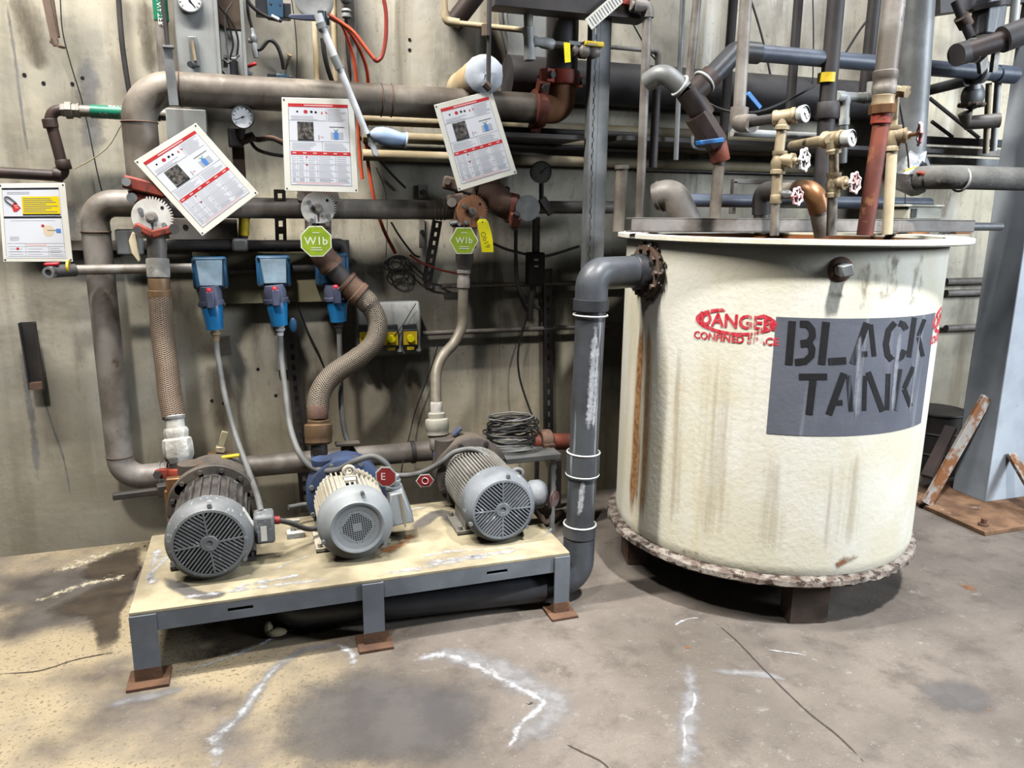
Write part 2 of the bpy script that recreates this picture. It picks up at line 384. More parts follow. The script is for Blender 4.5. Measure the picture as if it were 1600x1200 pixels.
    def blob(s, P, nrm=Z, k=5):
        """filled patch inside outline P, UV v 0 at the centre and 1 at the rim"""
        P = [Vector(p) for p in P]; c = sum(P, Vector())/len(P); n = len(P); o = len(s.v); s.v.append(c)
        for i in range(1, k+1):
            for p in P: s.v.append(c+(p-c)*i/k)
        R = lambda i, j: o if i == 0 else o+1+(i-1)*n+(j % n)
        for i in range(k):
            for j in range(n):
                if i == 0: s.f.append([o, R(1, j), R(1, j+1)]); s.uv.append([(0, 0), (0, 1/k), (0, 1/k)])
                else: s.f.append([R(i, j), R(i+1, j), R(i+1, j+1), R(i, j+1)]); s.uv.append([(0, i/k), (0, (i+1)/k), (0, (i+1)/k), (0, i/k)])
        return s
    def move(s, fn, start=0):
        for i in range(start, len(s.v)): s.v[i] = fn(s.v[i])
        return s
def fillet(P, R, seg=6):
    P = [Vector(p) for p in P]; O = [P[0]]
    for i in range(1, len(P)-1):
        r = R[i-1] if isinstance(R, (list, tuple)) else R
        a, b, c = P[i-1], P[i], P[i+1]; d1, d2 = (a-b), (c-b); l1, l2 = d1.length, d2.length; d1.normalize(); d2.normalize()
        an = d1.angle(d2); t = min(r/math.tan(an/2), l1*.49, l2*.49) if an < PI-.01 else 0
        if t < 1e-5: O.append(b); continue
        p, q = b+d1*t, b+d2*t; rr = t*math.tan(an/2); cc = b+(d1+d2).normalized()*(rr/math.sin(an/2))
        v1, v2 = p-cc, q-cc; tot = v1.angle(v2)
        for k in range(seg+1):
            f = k/seg; O.append(cc+(v1*math.sin((1-f)*tot)+v2*math.sin(f*tot))/math.sin(tot))
    O.append(P[-1]); return O
def spline(P, k=8):
    P = [Vector(p) for p in P]; Q = [2*P[0]-P[1]]+P+[2*P[-1]-P[-2]]; O = []
    for i in range(1, len(Q)-2):
        a, b, c, d = Q[i-1:i+3]
        for j in range(k):
            t = j/k; O.append(.5*((2*b)+(c-a)*t+(2*a-5*b+4*c-d)*t*t+(3*b-a-3*c+d)*t**3))
    O.append(P[-1]); return O
WO = {}
def each(parent, name, mb, mat, bev=0):
    """one part per separate piece in the builder"""
    par = list(range(len(mb.v)))
    def find(a):
        while par[a] != a: par[a] = par[par[a]]; a = par[a]
        return a
    for f in mb.f:
        for k in f[1:]: par[find(k)] = find(f[0])
    G = {}
    for f in mb.f: G.setdefault(find(f[0]), []).append(f)
    for fs in G.values():
        ids = sorted({k for f in fs for k in f}); ix = {k: i for i, k in enumerate(ids)}
        part(parent, name, MB().add([mb.v[k] for k in ids], [[ix[k] for k in f] for f in fs]), mat, bev=bev)
def mesh(mb, name, mat, org, sharp=38):
    me = bpy.data.meshes.new(name); me.from_pydata([p-org for p in mb.v], [], mb.f)
    if any(mb.uv):
        ul = me.uv_layers.new(name='UVMap'); k = 0
        for f, u in zip(mb.f, mb.uv):
            for j in range(len(f)):
                ul.data[k].uv = u[j] if u else (0, 0); k += 1
    me.polygons.foreach_set('use_smooth', [True]*len(me.polygons)); me.set_sharp_from_angle(angle=math.radians(sharp))
    me.materials.append(MATS[mat] if isinstance(mat, str) else mat); me.update(); return me
def tagit(o, label, cat, group=None, kind=None):
    if label: o['label'] = label
    if cat: o['category'] = cat
    if group: o['group'] = group
    if kind: o['kind'] = kind
def thing(name, label, cat, loc, group=None):
    o = bpy.data.objects.new(name, None); o.empty_display_size = .05; COL.objects.link(o); o.location = loc; WO[o.name] = Vector(loc)
    tagit(o, label, cat, group); return o
def part(parent, name, mb, mat, label=None, bev=0, kind=None):
    org = WO[parent.name]; o = bpy.data.objects.new(name, mesh(mb, name, mat, org)); COL.objects.link(o); o.parent = parent; WO[o.name] = org
    if bev: _bev(o, bev)
    if label: o['label'] = label
    if kind: o['kind'] = kind
    return o
def _bev(o, w):
    b = o.modifiers.new('edge', 'BEVEL'); b.width = w; b.segments = 2; b.limit_method = 'ANGLE'; b.angle_limit = math.radians(50)
def solo(name, mb, mat, label, cat, group=None, kind=None, bev=0):
    lo = [min(p[i] for p in mb.v) for i in range(3)]; hi = [max(p[i] for p in mb.v) for i in range(3)]
    org = Vector(((lo[0]+hi[0])/2, (lo[1]+hi[1])/2, lo[2]))
    o = bpy.data.objects.new(name, mesh(mb, name, mat, org)); COL.objects.link(o); o.location = org; WO[o.name] = org
    if bev: _bev(o, bev)
    tagit(o, label, cat, group, kind); return o
def struct(name, mb, mat, bev=0): return solo(name, mb, mat, None, None, None, 'structure', bev)
def text_mb(body, c, u, v, h, bold=0., depth=.0, fn=None):
    """lettering centred at c, cap height h, reading along u with v up"""
    cu = bpy.data.curves.new('lettering', 'FONT'); cu.body = body; cu.align_x = 'CENTER'; cu.align_y = 'CENTER'; cu.size = 1.0; cu.offset = bold; cu.resolution_u = 3
    o = bpy.data.objects.new('lettering', cu); COL.objects.link(o); bpy.context.view_layer.update()
    me = bpy.data.meshes.new_from_object(o.evaluated_get(bpy.context.evaluated_depsgraph_get()))
    bpy.data.objects.remove(o); bpy.data.curves.remove(cu)
    c, u, v = Vector(c), Vector(u), Vector(v); k = h/.70; n = u.cross(v).normalized()*depth
    mb = MB(); vs = [(fn(p.co.x*k, p.co.y*k) if fn else c+u*p.co.x*k+v*p.co.y*k+n) for p in me.vertices]
    mb.add(vs, [tuple(p.vertices) for p in me.polygons]); bpy.data.meshes.remove(me); return mb

# ================================================================== the setting
struct('floor', MB().box((2, 1.2, -.1), (13, 7.4, .2)), FLOOR)
struct('wall_back', MB().box((2, 4.1, 2.6), (13, .4, 5.4)), WALL)
WY = 3.9

# ------------------------------------------------------------------ shared builders
def coupling(par, c, ax, r, ear, mat='red_iron', w=.06, name='coupling', ear2=True):
    """grooved pipe coupling: ring with two bolt ears"""
    c, ax, ear = Vector(c), Vector(ax).normalized(), Vector(ear).normalized()
    ear = (ear-ax*ear.dot(ax)).normalized(); tg = ax.cross(ear)
    mb = MB().lathe(c-ax*w/2, ax, [(r*1.02, 0), (r*1.26, .004), (r*1.30, w*.3), (r*1.30, w*.7), (r*1.26, w-.004), (r*1.02, w)], 28, (False, False))
    bos = []
    for s in ((1, -1) if ear2 else (1,)):
        bo = MB(); bos.append(bo)
        a = c+ear*s*r*1.15; b = c+ear*s*(r*1.15+.055)
        mb.bar(a, b, w*.85, .05, tg)
        q = c+ear*s*(r*1.15+.036); bo.cyl(q-tg*.042, q+tg*.042, .012, 10); bo.cyl(q-tg*.044, q-tg*.03, .018, 6); bo.cyl(q+tg*.03, q+tg*.044, .018, 6)
    o = part(par, name, mb, mat, bev=.003)
    for bo in bos: part(o, 'bolt', bo, 'dark_pipe')
    return o
def flange_ring(mb, c, ax, r0, r1, w, n=28):
    c, ax = Vector(c), Vector(ax).normalized()
    return mb.lathe(c-ax*w/2, ax, [(r0, 0), (r1*.97, 0), (r1, w*.2), (r1, w*.8), (r1*.97, w), (r0, w)], n, (False, False))
def gauge(par, c, n, r, mat='dial_white', case='black_plastic', name='gauge', depth=.035, hand=(.35, -.45), ticks=True):
    """round dial gauge facing along n"""
    c, n = Vector(c), Vector(n).normalized(); u = n.cross(Z).normalized()*-1; v = u.cross(n)*-1
    if v.z < 0: v = -v
    o = part(par, name, MB().lathe(c-n*depth, n, [(r*.9, 0), (r*1.0, .004), (r*1.06, depth-.006), (r*1.06, depth+.004), (r*.95, depth+.006), (r*.93, depth-.001)], 32, (True, False)), case)
    part(o, 'dial', MB().lathe(c, n, [(r*.94, -.002), (r*.94, .0)], 32), mat)
    m = MB(); h = u*hand[0]+v*hand[1]; h.normalize(); m.bar(c+n*.002-h*r*.25, c+n*.002+h*r*.72, r*.07, .0015, n); m.cyl(c+n*.001, c+n*.004, r*.1, 10)
    if ticks:
        for i in range(11):
            a = math.radians(-130+26*i)+PI/2; d = u*math.cos(a)+v*math.sin(a); m.bar(c+n*.001+d*r*.70, c+n*.001+d*r*.86, r*.045, .001, n)
    part(o, 'needle', m, 'sign_black'); return o
def handwheel(par, c, ax, R, mat='wheel_white', name='handwheel'):
    c, ax = Vector(c), Vector(ax).normalized(); u, w = frame(ax)
    mb = MB().torus(c, ax, R, R*.15, 42, 8, 7, .10)
    for i in range(7):
        a = 2*PI*i/7; d = u*math.cos(a)+w*math.sin(a); mb.ball(c+d*R*1.08, R*.2, 8, 6)
        if i % 2 == 0 or i == 5: mb.bar(c, c+d*R, R*.16, R*.14, ax)
    mb.cyl(c-ax*R*.2, c+ax*R*.22, R*.24, 12); return part(par, name, mb, mat)

# ================================================================== the tank
def wrap(lift): 
    def f(p):
        d = Vector((p.x-TC.x, p.y-TC.y, 0)); return Vector((TC.x, TC.y, p.z))+d.normalized()*(TR_+lift)
    return f
tank = thing('storage_tank', 'big round cream tank with grey BLACK TANK panel on its side', 'tank', (TC.x, TC.y, 0))
ZB, ZR = .215, 1.50
part(tank, 'shell', MB().lathe(TC, Z, [(TR_-.02, ZB+.02), (TR_-.006, ZB+.006), (TR_, ZB+.03), (TR_, ZB+.05), (TR_, .6), (TR_, 1.0), (TR_, ZR-.03), (TR_, ZR), (TR_-.012, ZR), (TR_-.012, ZB+.04), (.0, ZB+.04)], 128, (True, False)), 'tank_paint')
part(tank, 'lining', MB().lathe(TC, Z, [(TR_-.014, ZR-.004), (TR_-.016, ZR-.5), (TR_-.3, ZR-.5), (0, ZR-.5)], 64, (False, False)), 'tank_inside', 'rusty inside of the tank')
rim = MB().lathe(TC+Vector((.028, 0, 0)), Z, [(TR_-.035, ZR-.004), (TR_+.06, ZR-.012), (TR_+.066, ZR-.006), (TR_+.066, ZR+.010), (TR_+.05, ZR+.013), (TR_-.035, ZR+.010), (TR_-.035, ZR-.004)], 128, (False, False))
part(tank, 'rim', rim, 'tank_paint', 'cream lip around the tank top')
fl = MB().lathe(TC+Vector((-.012, 0, 0)), Z, [(.2, ZB-.03), (TR_+.012, ZB-.034), (TR_+.03, ZB-.02), (TR_+.026, ZB-.002), (TR_+.012, ZB+.004), (TR_-.02, ZB+.006)], 160, (True, False))
rr = random.Random(3)
for i, p in enumerate(fl.v):
    k = rr.uniform(-.004, .004); d = (p-TC); d.z = 0
    if d.length > .6: fl.v[i] = p+d.normalized()*k+Z*rr.uniform(-.003, .003)
part(tank, 'base_flange', fl, 'flaking_rim', 'flaking rusty ring under the tank')
for a in (-105, -15, 75, 165):
    d = Vector((math.cos(math.radians(a)), math.sin(math.radians(a)), 0)); t = Vector((-d.y, d.x, 0))
    c = TC+d*.585; mb = MB().bar(c+d*.03-t*.075+Z*.095, c+d*.03+t*.075+Z*.095, .008, .185)
    for s in (-1, 1): mb.bar(c+d*.03+t*s*.075+Z*.095, c-d*.06+t*s*.075+Z*.095, .008, .185)
    part(tank, 'leg', mb, 'sooty_steel')
# painted panel and stencilled lettering, following the curve of the shell
def zt(zx, zy): return 1060+zx/3.8095, 440+zy/3.8095
def wrapgrid(corn, nu, nv, lift):
    (a, b, c, d) = corn; m = MB(); L = []
    for j in range(nv+1):
        for i in range(nu+1):
            u, v = i/nu, j/nv
            x = (a[0]*(1-u)+b[0]*u)*(1-v)+(d[0]*(1-u)+c[0]*u)*v; y = (a[1]*(1-u)+b[1]*u)*(1-v)+(d[1]*(1-u)+c[1]*u)*v
            L.append((x, y, lift))
    return L, [(j*(nu+1)+i, j*(nu+1)+i+1, (j+1)*(nu+1)+i+1, (j+1)*(nu+1)+i) for j in range(nv) for i in range(nu)]
def cyl_pt(px): p = tank_hit(*px); return math.atan2(p.y-TC.y, p.x-TC.x), p.z
cn = [cyl_pt(q) for q in ((1213, 496), (1462, 487), (1438, 660), (1197, 678))]
thL, thR = (cn[0][0]+cn[3][0])/2, (cn[1][0]+cn[2][0])/2; zT, zL = (cn[0][1]+cn[1][1])/2, (cn[2][1]+cn[3][1])/2
pm = MB(); NN = 40
pm.add([TC+Vector((math.cos(thL+(thR-thL)*i/NN), math.sin(thL+(thR-thL)*i/NN), 0))*(TR_+.0012)+Z*(zT if j == 0 else zL) for j in (0, 1) for i in range(NN+1)],
       [(i, i+1, NN+2+i, NN+1+i) for i in range(NN)])
panel = part(tank, 'painted_panel', pm, 'panel_grey', 'dark grey painted rectangle')
LET = {
 'B': [([(678, 235), (657, 495)], 46), ([(724, 252), (768, 252), (795, 285), (800, 325), (775, 362), (728, 368)], 40), ([(728, 372), (778, 366), (797, 400), (792, 440), (755, 474), (694, 480)], 40)],
 'L': [([(880, 240), (853, 494)], 46), ([(893, 476), (1000, 470)], 42)],
 'A': [([(1122, 245), (1038, 490)], 40), ([(1146, 255), (1166, 445)], 28), ([(1086, 432), (1126, 430)], 32)],
 'C': [([(1314, 246), (1342, 256), (1356, 285)], 36), ([(1290, 244), (1252, 290), (1236, 370), (1246, 436), (1272, 468)], 36), ([(1294, 468), (1328, 446), (1346, 408)], 36)],
 'K': [([(1406, 214), (1372, 450)], 30), ([(1466, 224), (1430, 322)], 24), ([(1430, 330), (1456, 445)], 24)],
 'T': [([(718, 566), (886, 566)], 38), ([(802, 588), (778, 792)], 44)],
 'a': [([(986, 545), (896, 792)], 42), ([(1014, 558), (1030, 772)], 30), ([(936, 722), (978, 720)], 32)],
 'N': [([(1112, 560), (1106, 768)], 26), ([(1130, 538), (1216, 772)], 34), ([(1250, 548), (1242, 764)], 28)],
 'k': [([(1318, 520), (1294, 768)], 32), ([(1400, 508), (1344, 636)], 28), ([(1344, 640), (1384, 742)], 28)]}
def stroke(mb, L, w, lift, conv):
    P = []
    for a, b in zip(L[:-1], L[1:]):
        for i in range(6): P.append((a[0]+(b[0]-a[0])*i/6, a[1]+(b[1]-a[1])*i/6))
    P.append(L[-1]); o = len(mb.v); k = len(P)
    for i in range(k):
        a, b = P[max(i-1, 0)], P[min(i+1, k-1)]; t = Vector((b[0]-a[0], b[1]-a[1])).normalized(); s = Vector((-t.y, t.x))
        for j in (-1, -.33, .33, 1): mb.v.append(tank_hit(*conv(P[i][0]+s.x*w/2*j, P[i][1]+s.y*w/2*j), lift))
    for i in range(k-1):
        for j in range(3): mb.f.append([o+i*4+j, o+i*4+j+1, o+(i+1)*4+j+1, o+(i+1)*4+j]); mb.uv.append(None)
for ch, S in LET.items():
    mb = MB()
    for L, w in S: stroke(mb, L, w, .0024, zt)
    part(panel, 'lettering', mb, 'stencil_black')
def tank_ribbon(L, w, lift=.0018):
    P = spline([tank_hit(x, y) for x, y in L], 6); mid = P[len(P)//2]; n = (mid-TC); n.z = 0
    ws = w if isinstance(w, list) else [w]*len(L); W2 = []
    for i in range(len(P)):
        f = i/(len(P)-1)*(len(ws)-1); k = min(int(f), len(ws)-2); W2.append(ws[k]+(ws[k+1]-ws[k])*(f-k))
    return MB().ribbon(P, W2, n.normalized(), 8).move(wrap(lift))
# DANGER / CONFINED SPACE stencil (worn) beside the panel, and its twin just past the panel
def danger(cx, cy, sc, name):
    p = tank_hit(cx, cy); th0 = math.atan2(p.y-TC.y, p.x-TC.x); z0 = p.z
    def fn(dx, dz, lift=.0016):
        def g(x, y): a = th0+(dx+x)/TR_; return TC+Vector((math.cos(a), math.sin(a), 0))*(TR_+lift)+Z*(z0+dz+y)
        return g
    mb = text_mb('DANGER', (0, 0, 0), X, Z, .050*sc, .028, fn=fn(.0, .022*sc))
    o = part(tank, name, mb, 'paint_red_text', 'worn red spray-stencilled warning')
    part(o, 'lettering', text_mb('CONFINED SPACE', (0, 0, 0), X, Z, .028*sc, .03, fn=fn(0, -.044*sc)), 'paint_red_text')
    g = fn(0, .022*sc, .0014); mb = MB()
    for i in range(30):            # ragged oval surround
        a0, a1 = 2*PI*i/30, 2*PI*(i+1)/30
        if 4 <= i <= 8: continue
        q = []
        for a, k in ((a0, 1), (a1, 1), (a1, 1.28), (a0, 1.28)):
            if k > 1 and (i < 4 or i > 24): k = 1.22
            q.append(g(math.cos(a)*.125*sc*k, math.sin(a)*.040*sc*k*(1.0)))
        mb.quad(*q)
    part(o, 'border', mb, 'paint_red_text')
n_ = NT('paint_red_text'); a_ = n_.ramp(n_.noise(30, 5, (1, 1, .12), .6), .37, .45)
MATS['paint_red_text'] = n_.out(n_.mix(n_.ramp(n_.noise(60, 3), .4, .6), lin((206, 30, 48)), lin((222, 74, 88))), .7, 0, n_.math('MULTIPLY', a_, n_.ramp(n_.noise(70, 4), .3, .42)))
danger(1148, 512, .98, 'danger_stencil'); danger(1489, 508, 1.1, 'danger_stencil')
# stains with a shape of their own
part(tank, 'rust_run', tank_ribbon([(1006, 478), (1002, 560), (997, 650), (992, 740), (985, 824)], [.035, .07, .08, .09, .12]), 'rust_run', 'orange rust run below the inlet pipe')
part(tank, 'rust_run', tank_ribbon([(1012, 440), (1010, 520), (1006, 620), (1001, 730), (996, 810)], [.02, .02, .018, .02, .03], .0022), 'drip_run')
part(tank, 'rust_run', tank_ribbon([(1016, 470), (1014, 560), (1011, 660), (1006, 760), (1000, 834)], [.05, .06, .06, .06, .09], .0026), 'rust_fade')
part(tank, 'rust_stain', tank_ribbon([(1300, 884), (1322, 876), (1350, 866)], [.03, .05, .03]), 'rust_stain')
for L, w in (([(1356, 385), (1352, 450), (1350, 500)], .10), ([(1440, 380), (1432, 440), (1424, 490)], .12), ([(1400, 385), (1394, 430), (1392, 480)], .12), ([(1370, 420), (1372, 450), (1376, 480)], .10), ([(1280, 455), (1300, 460), (1330, 462)], .05), ([(1060, 860), (1080, 862), (1110, 868)], .03)):
    part(tank, 'grime', tank_ribbon(L, w), 'grime_run')
for L, w in (([(1120, 500), (1112, 700), (1104, 886)], .20), ([(1210, 690), (1208, 780), (1205, 895)], .16), ([(1340, 685), (1332, 780), (1320, 880)], .16), ([(1060, 480), (1056, 700), (1050, 850)], .10), ([(1300, 700), (1296, 780), (1290, 890)], .06)):
    part(tank, 'drip_stain', tank_ribbon(L, w), 'drip_run')
for L, w in (([(1345, 505), (1340, 580), (1335, 680)], .045), ([(1440, 492), (1428, 580), (1418, 665)], .03), ([(1405, 500), (1398, 580), (1392, 668)], .04)):
    part(panel, 'white_run', tank_ribbon(L, w, .0032), 'white_run')
# square-headed bung
p = tank_hit(1313, 421); nb = (p-TC); nb.z = 0; nb.normalize(); ub = Vector((-nb.y, nb.x, 0))
bung = part(tank, 'bung', MB().lathe(p-nb*.004, nb, [(.046, 0), (.045, .006), (.036, .012), (.03, .014)], 28), 'rusty_iron', 'square plug in a rusty collar')
Rb = Matrix((ub, nb, Z)).transposed() @ Matrix.Rotation(math.radians(-14), 3, 'Y')
part(bung, 'plug', MB().lathe(p, nb, [(.026, .008), (.026, .022)], 20).box(p+nb*.04, (.04, .05, .04), Rb), 'steel_gray', bev=.004)
# inlet flange of the drain pipe
pf = tank_hit(1014, 424); nf = (pf-TC); nf.z = 0; nf.normalize()
ring = MB(); flange_ring(ring, pf+nf*.01, nf, .04, .108, .03, 40)
for i in range(10):
    a = 2*PI*i/10; d = Vector((-nf.y, nf.x, 0))*math.cos(a)+Z*math.sin(a); ring.cyl(pf+d*.092+nf*.02, pf+d*.092+nf*.04, .011, 6)
part(tank, 'inlet_flange', ring, 'sooty_steel', 'bolted black flange with crust')
crust = MB(); rr = random.Random(5)
for i in range(34):
    a = rr.uniform(0, 2*PI); d = Vector((-nf.y, nf.x, 0))*math.cos(a)+Z*math.sin(a); crust.ball(pf+d*rr.uniform(.1, .116)+nf*rr.uniform(.0, .02), rr.uniform(.004, .011), 6, 4)
part(tank, 'crust', crust, 'flaking_rim', kind='stuff')
# channel lying across the tank top
pa, pb = at(983, 353, 2.90), at(1517, 350, 2.90)
mb = MB(); zc = 1.548; L_ = pb.x-pa.x; cx = (pa.x+pb.x)/2
mb.box((cx, 2.88, zc), (L_, .005, .052)).box((cx, 2.905, zc+.0265), (L_, .055, .005)).box((cx, 2.905, zc-.0265), (L_, .055, .005))
solo('steel_channel', mb, 'galv_pipe', 'long galvanised channel lying across the cream tank top', 'steel channel')
q = at(1540, 358, 2.97)
mb = MB().cyl((pb.x-.5, 2.97, 1.545), (at(1563, 358, 2.97).x, 2.97, 1.545), .02, 20)
solo('conduit', mb, 'steel_gray', 'short grey conduit poking out past the tank channel end', 'conduit')
# wooden wedges between rim and channel
for i, (x, w) in enumerate(((1426, .10), (1492, .09))):
    p = at(x, 362, 2.9); solo('wooden_block', MB().box((p.x, 2.9, 1.5165), (w, .10, .008)), 'wood_brown', ('thin brown packing wood under the channel beside the junction box', 'thin brown packing wood under the channel end')[i], 'wood')
# junction box on the channel
jb = thing('junction_box', 'small beige lidded junction box on the tank channel', 'electrical box', (at(1437, 345, 2.9).x, 2.9, 1.577))
c = at(1437, 334, 2.9)
part(jb, 'box_body', MB().box((c.x, 2.93, 1.607), (.20, .12, .055)), 'junction_box', bev=.004)
part(jb, 'lid', MB().box((c.x-.005, 2.93, 1.640), (.225, .135, .011)), 'junction_box', bev=.003)
part(jb, 'clasp', MB().box((c.x-.07, 2.868, 1.607), (.03, .01, .04)), 'dark_pipe')

# ================================================================== pump platform
PT, PFY, PBY, PX0, PX1 = .265, 2.64, 3.33, -.47, 1.135
plat = thing('pump_platform', 'low grey steel platform with crusty top carrying three pumps', 'platform', ((PX0+PX1)/2, (PFY+PBY)/2, 0))
part(plat, 'top_plate', MB().box(((PX0+PX1)/2, (PFY+PBY)/2, PT-.006), (PX1-PX0, PBY-PFY, .012)), 'platform_top', 'stained plate with white deposits', bev=.002)
bz0, bz1 = PT-.078, PT-.012
mb = MB(); sl = [(at(375, 940, PFY).x, .085), (at(777, 879, PFY).x, .085)]
mb.box(((PX0+PX1)/2, PFY+.004, bz1-.011), (PX1-PX0, .008, .022)).box(((PX0+PX1)/2, PFY+.004, bz0+.015), (PX1-PX0, .008, .03))
xs = [PX0]
for x, w in sl: xs += [x-w/2, x+w/2]
xs.append(PX1)
for a, b in zip(xs[::2], xs[1::2]): mb.box(((a+b)/2, PFY+.004, (bz1-.022+bz0+.03)/2), (b-a, .008, bz1-.022-bz0-.03))
part(plat, 'front_beam', mb, 'platform_paint')
part(plat, 'side_beam', MB().box((PX0+.004, (PFY+PBY)/2, (bz0+bz1)/2), (.008, PBY-PFY-.02, bz1-bz0)), 'platform_paint')
part(plat, 'side_beam', MB().box((PX1-.004, (PFY+PBY)/2, (bz0+bz1)/2), (.008, PBY-PFY-.02, bz1-bz0)), 'platform_paint')
part(plat, 'rear_beam', MB().box(((PX0+PX1)/2, PBY-.004, (bz0+bz1)/2), (PX1-PX0, .008, bz1-bz0)), 'platform_paint')
def leg(x, y, w, sx, sy):
    z1 = PT-.012; o = part(plat, 'leg', MB().box((x, y-.003*sy, z1/2+.004), (w, .008, z1-.008)).box((x+sx*(w/2-.004), y+sy*.035, z1/2+.004), (.008, .07, z1-.008)), 'platform_paint')
    part(o, 'rust_band', MB().box((x, y-.0035*sy, .032), (w+.002, .0085, .048)), 'rust'); part(o, 'foot_plate', MB().box((x, y+.01*sy, .006), (w+.05, .12, .012)), 'rust', bev=.002)
    return o
leg(PX0+.042, PFY-.004, .084, -1, 1); leg(at(583, 940, PFY).x, PFY-.006, .078, 1, 1); leg(PX1-.034, PFY-.004, .064, 1, 1)
leg(PX0+.042, PBY+.004, .084, -1, -1); leg(PX1-.034, PBY+.004, .064, 1, -1)
# deposits on the platform
for L, w in (([(245, 925), (236, 900), (262, 870), (285, 862)], 0.045), ([(330, 925), (430, 905), (480, 895)], 0.045), ([(620, 878), (700, 862), (760, 858), (840, 852)], 0.033), ([(640, 886), (720, 872), (800, 862)], 0.053), ([(560, 905), (640, 890), (760, 868), (850, 850)], 0.060), ([(240, 940), (330, 928), (450, 912), (540, 902)], 0.045), ([(228, 920), (240, 880), (250, 850)], 0.060), ([(630, 800), (650, 794), (672, 792)], 0.030), ([(845, 842), (858, 830), (862, 822)], 0.022), ([(420, 895), (450, 880), (500, 862)], 0.018)):
    P = spline([atz(x, y, PT+.0014) for x, y in L], 5); part(plat, 'salt_deposit', MB().ribbon(P, [w]*len(P), Z, 8), 'salt_crust', kind='stuff')
for L, w in (([(590, 868), (625, 850), (650, 830)], .06), ([(440, 832), (465, 836), (490, 838)], .03)):
    P = spline([atz(x, y, PT+.001) for x, y in L], 5); part(plat, 'rust_stain', MB().ribbon(P, [w]*len(P), Z, 8), 'rust_stain')
for L, w in (([(250, 900), (310, 930), (360, 925)], .04), ([(640, 832), (690, 800), (720, 830)], .05)):
    P = spline([atz(x, y, PT+.0008) for x, y in L], 5); part(plat, 'damp_and_shade', MB().ribbon(P, [w]*len(P), Z, 8), 'grey_stain')
q = atz(462, 838, PT)
solo('rusty_bracket', MB().box(q+Vector((0, 0, .012)), (.07, .05, .024)).box(q+Vector((-.01, .01, .04)), (.018, .02, .05)).box(q+Vector((.0, .01, .065)), (.04, .016, .012)), 'crusty_fitting', 'small rusty crusted lug on the platform between two motors', 'bracket', bev=.002)

# ------------------------------------------------------------------ motor pumps
def grille_feather(par, c, R, tilt, mat):
    mb = MB(); h = R*.27
    a0 = math.radians(tilt)
    P2 = lambda p, t=0: c+Vector((p[0], t, p[1]))
    for qd in range(4):
        a = a0+qd*PI/2; d = (math.cos(a+PI/4), math.sin(a+PI/4)); e = (-d[1], d[0]); k = -9
        sp = R*.105
        for i in range(-7, 8):
            t = (i+.0)*sp+sp*.5 if i < 0 else (i)*sp+sp*.5
            if i == 7: continue
            s0 = max(abs(t), math.sqrt(max(h*h-t*t, 0))); s1 = math.sqrt(max(R*R-t*t, 0))
            if s1-s0 < .004: continue
            p0 = (d[0]*s0+e[0]*t, d[1]*s0+e[1]*t); p1 = (d[0]*s1+e[0]*t, d[1]*s1+e[1]*t)
            mb.bar(P2(p0, .004), P2(p1, .004), R*.052, .007, Yv)
        mb.bar(P2((math.cos(a)*h, math.sin(a)*h), .003), P2((math.cos(a)*R, math.sin(a)*R), .003), R*.05, .008, Yv)
    mb.lathe(c, Yv, [(h*.35, .004), (h*.4, -.001), (h*.9, -.001), (h*1.02, .002), (h*1.02, .009)], 28, (True, True))
    return part(par, 'grille', mb, mat)
def grille_holes(par, c, R, mat):
    mb = MB(); p = R*.098; tl = math.radians(6); ux = Vector((math.cos(tl), 0, math.sin(tl))); uz = Vector((-math.sin(tl), 0, math.cos(tl)))
    n = 9
    for i in range(-n, n):
        for j in range(-n, n):
            x, y = (i+.5), (j+.5)
            hole = math.hypot(x, y) < 6.9 and not (abs(x) < 2 and abs(y) < 2) and abs(x)+abs(y) < 8.6
            if math.hypot(x, y) > 8.6: continue
            g = (-.5, -.34, .34, .5)
            for a in range(3):
                for b in range(3):
                    if hole and a == 1 and b == 1: continue
                    mb.quad(*[c+ux*p*(x+g[a+da])+uz*p*(y+g[b+db]) for da, db in ((0, 0), (1, 0), (1, 1), (0, 1))])
    o = part(par, 'grille', mb, mat)
    return o
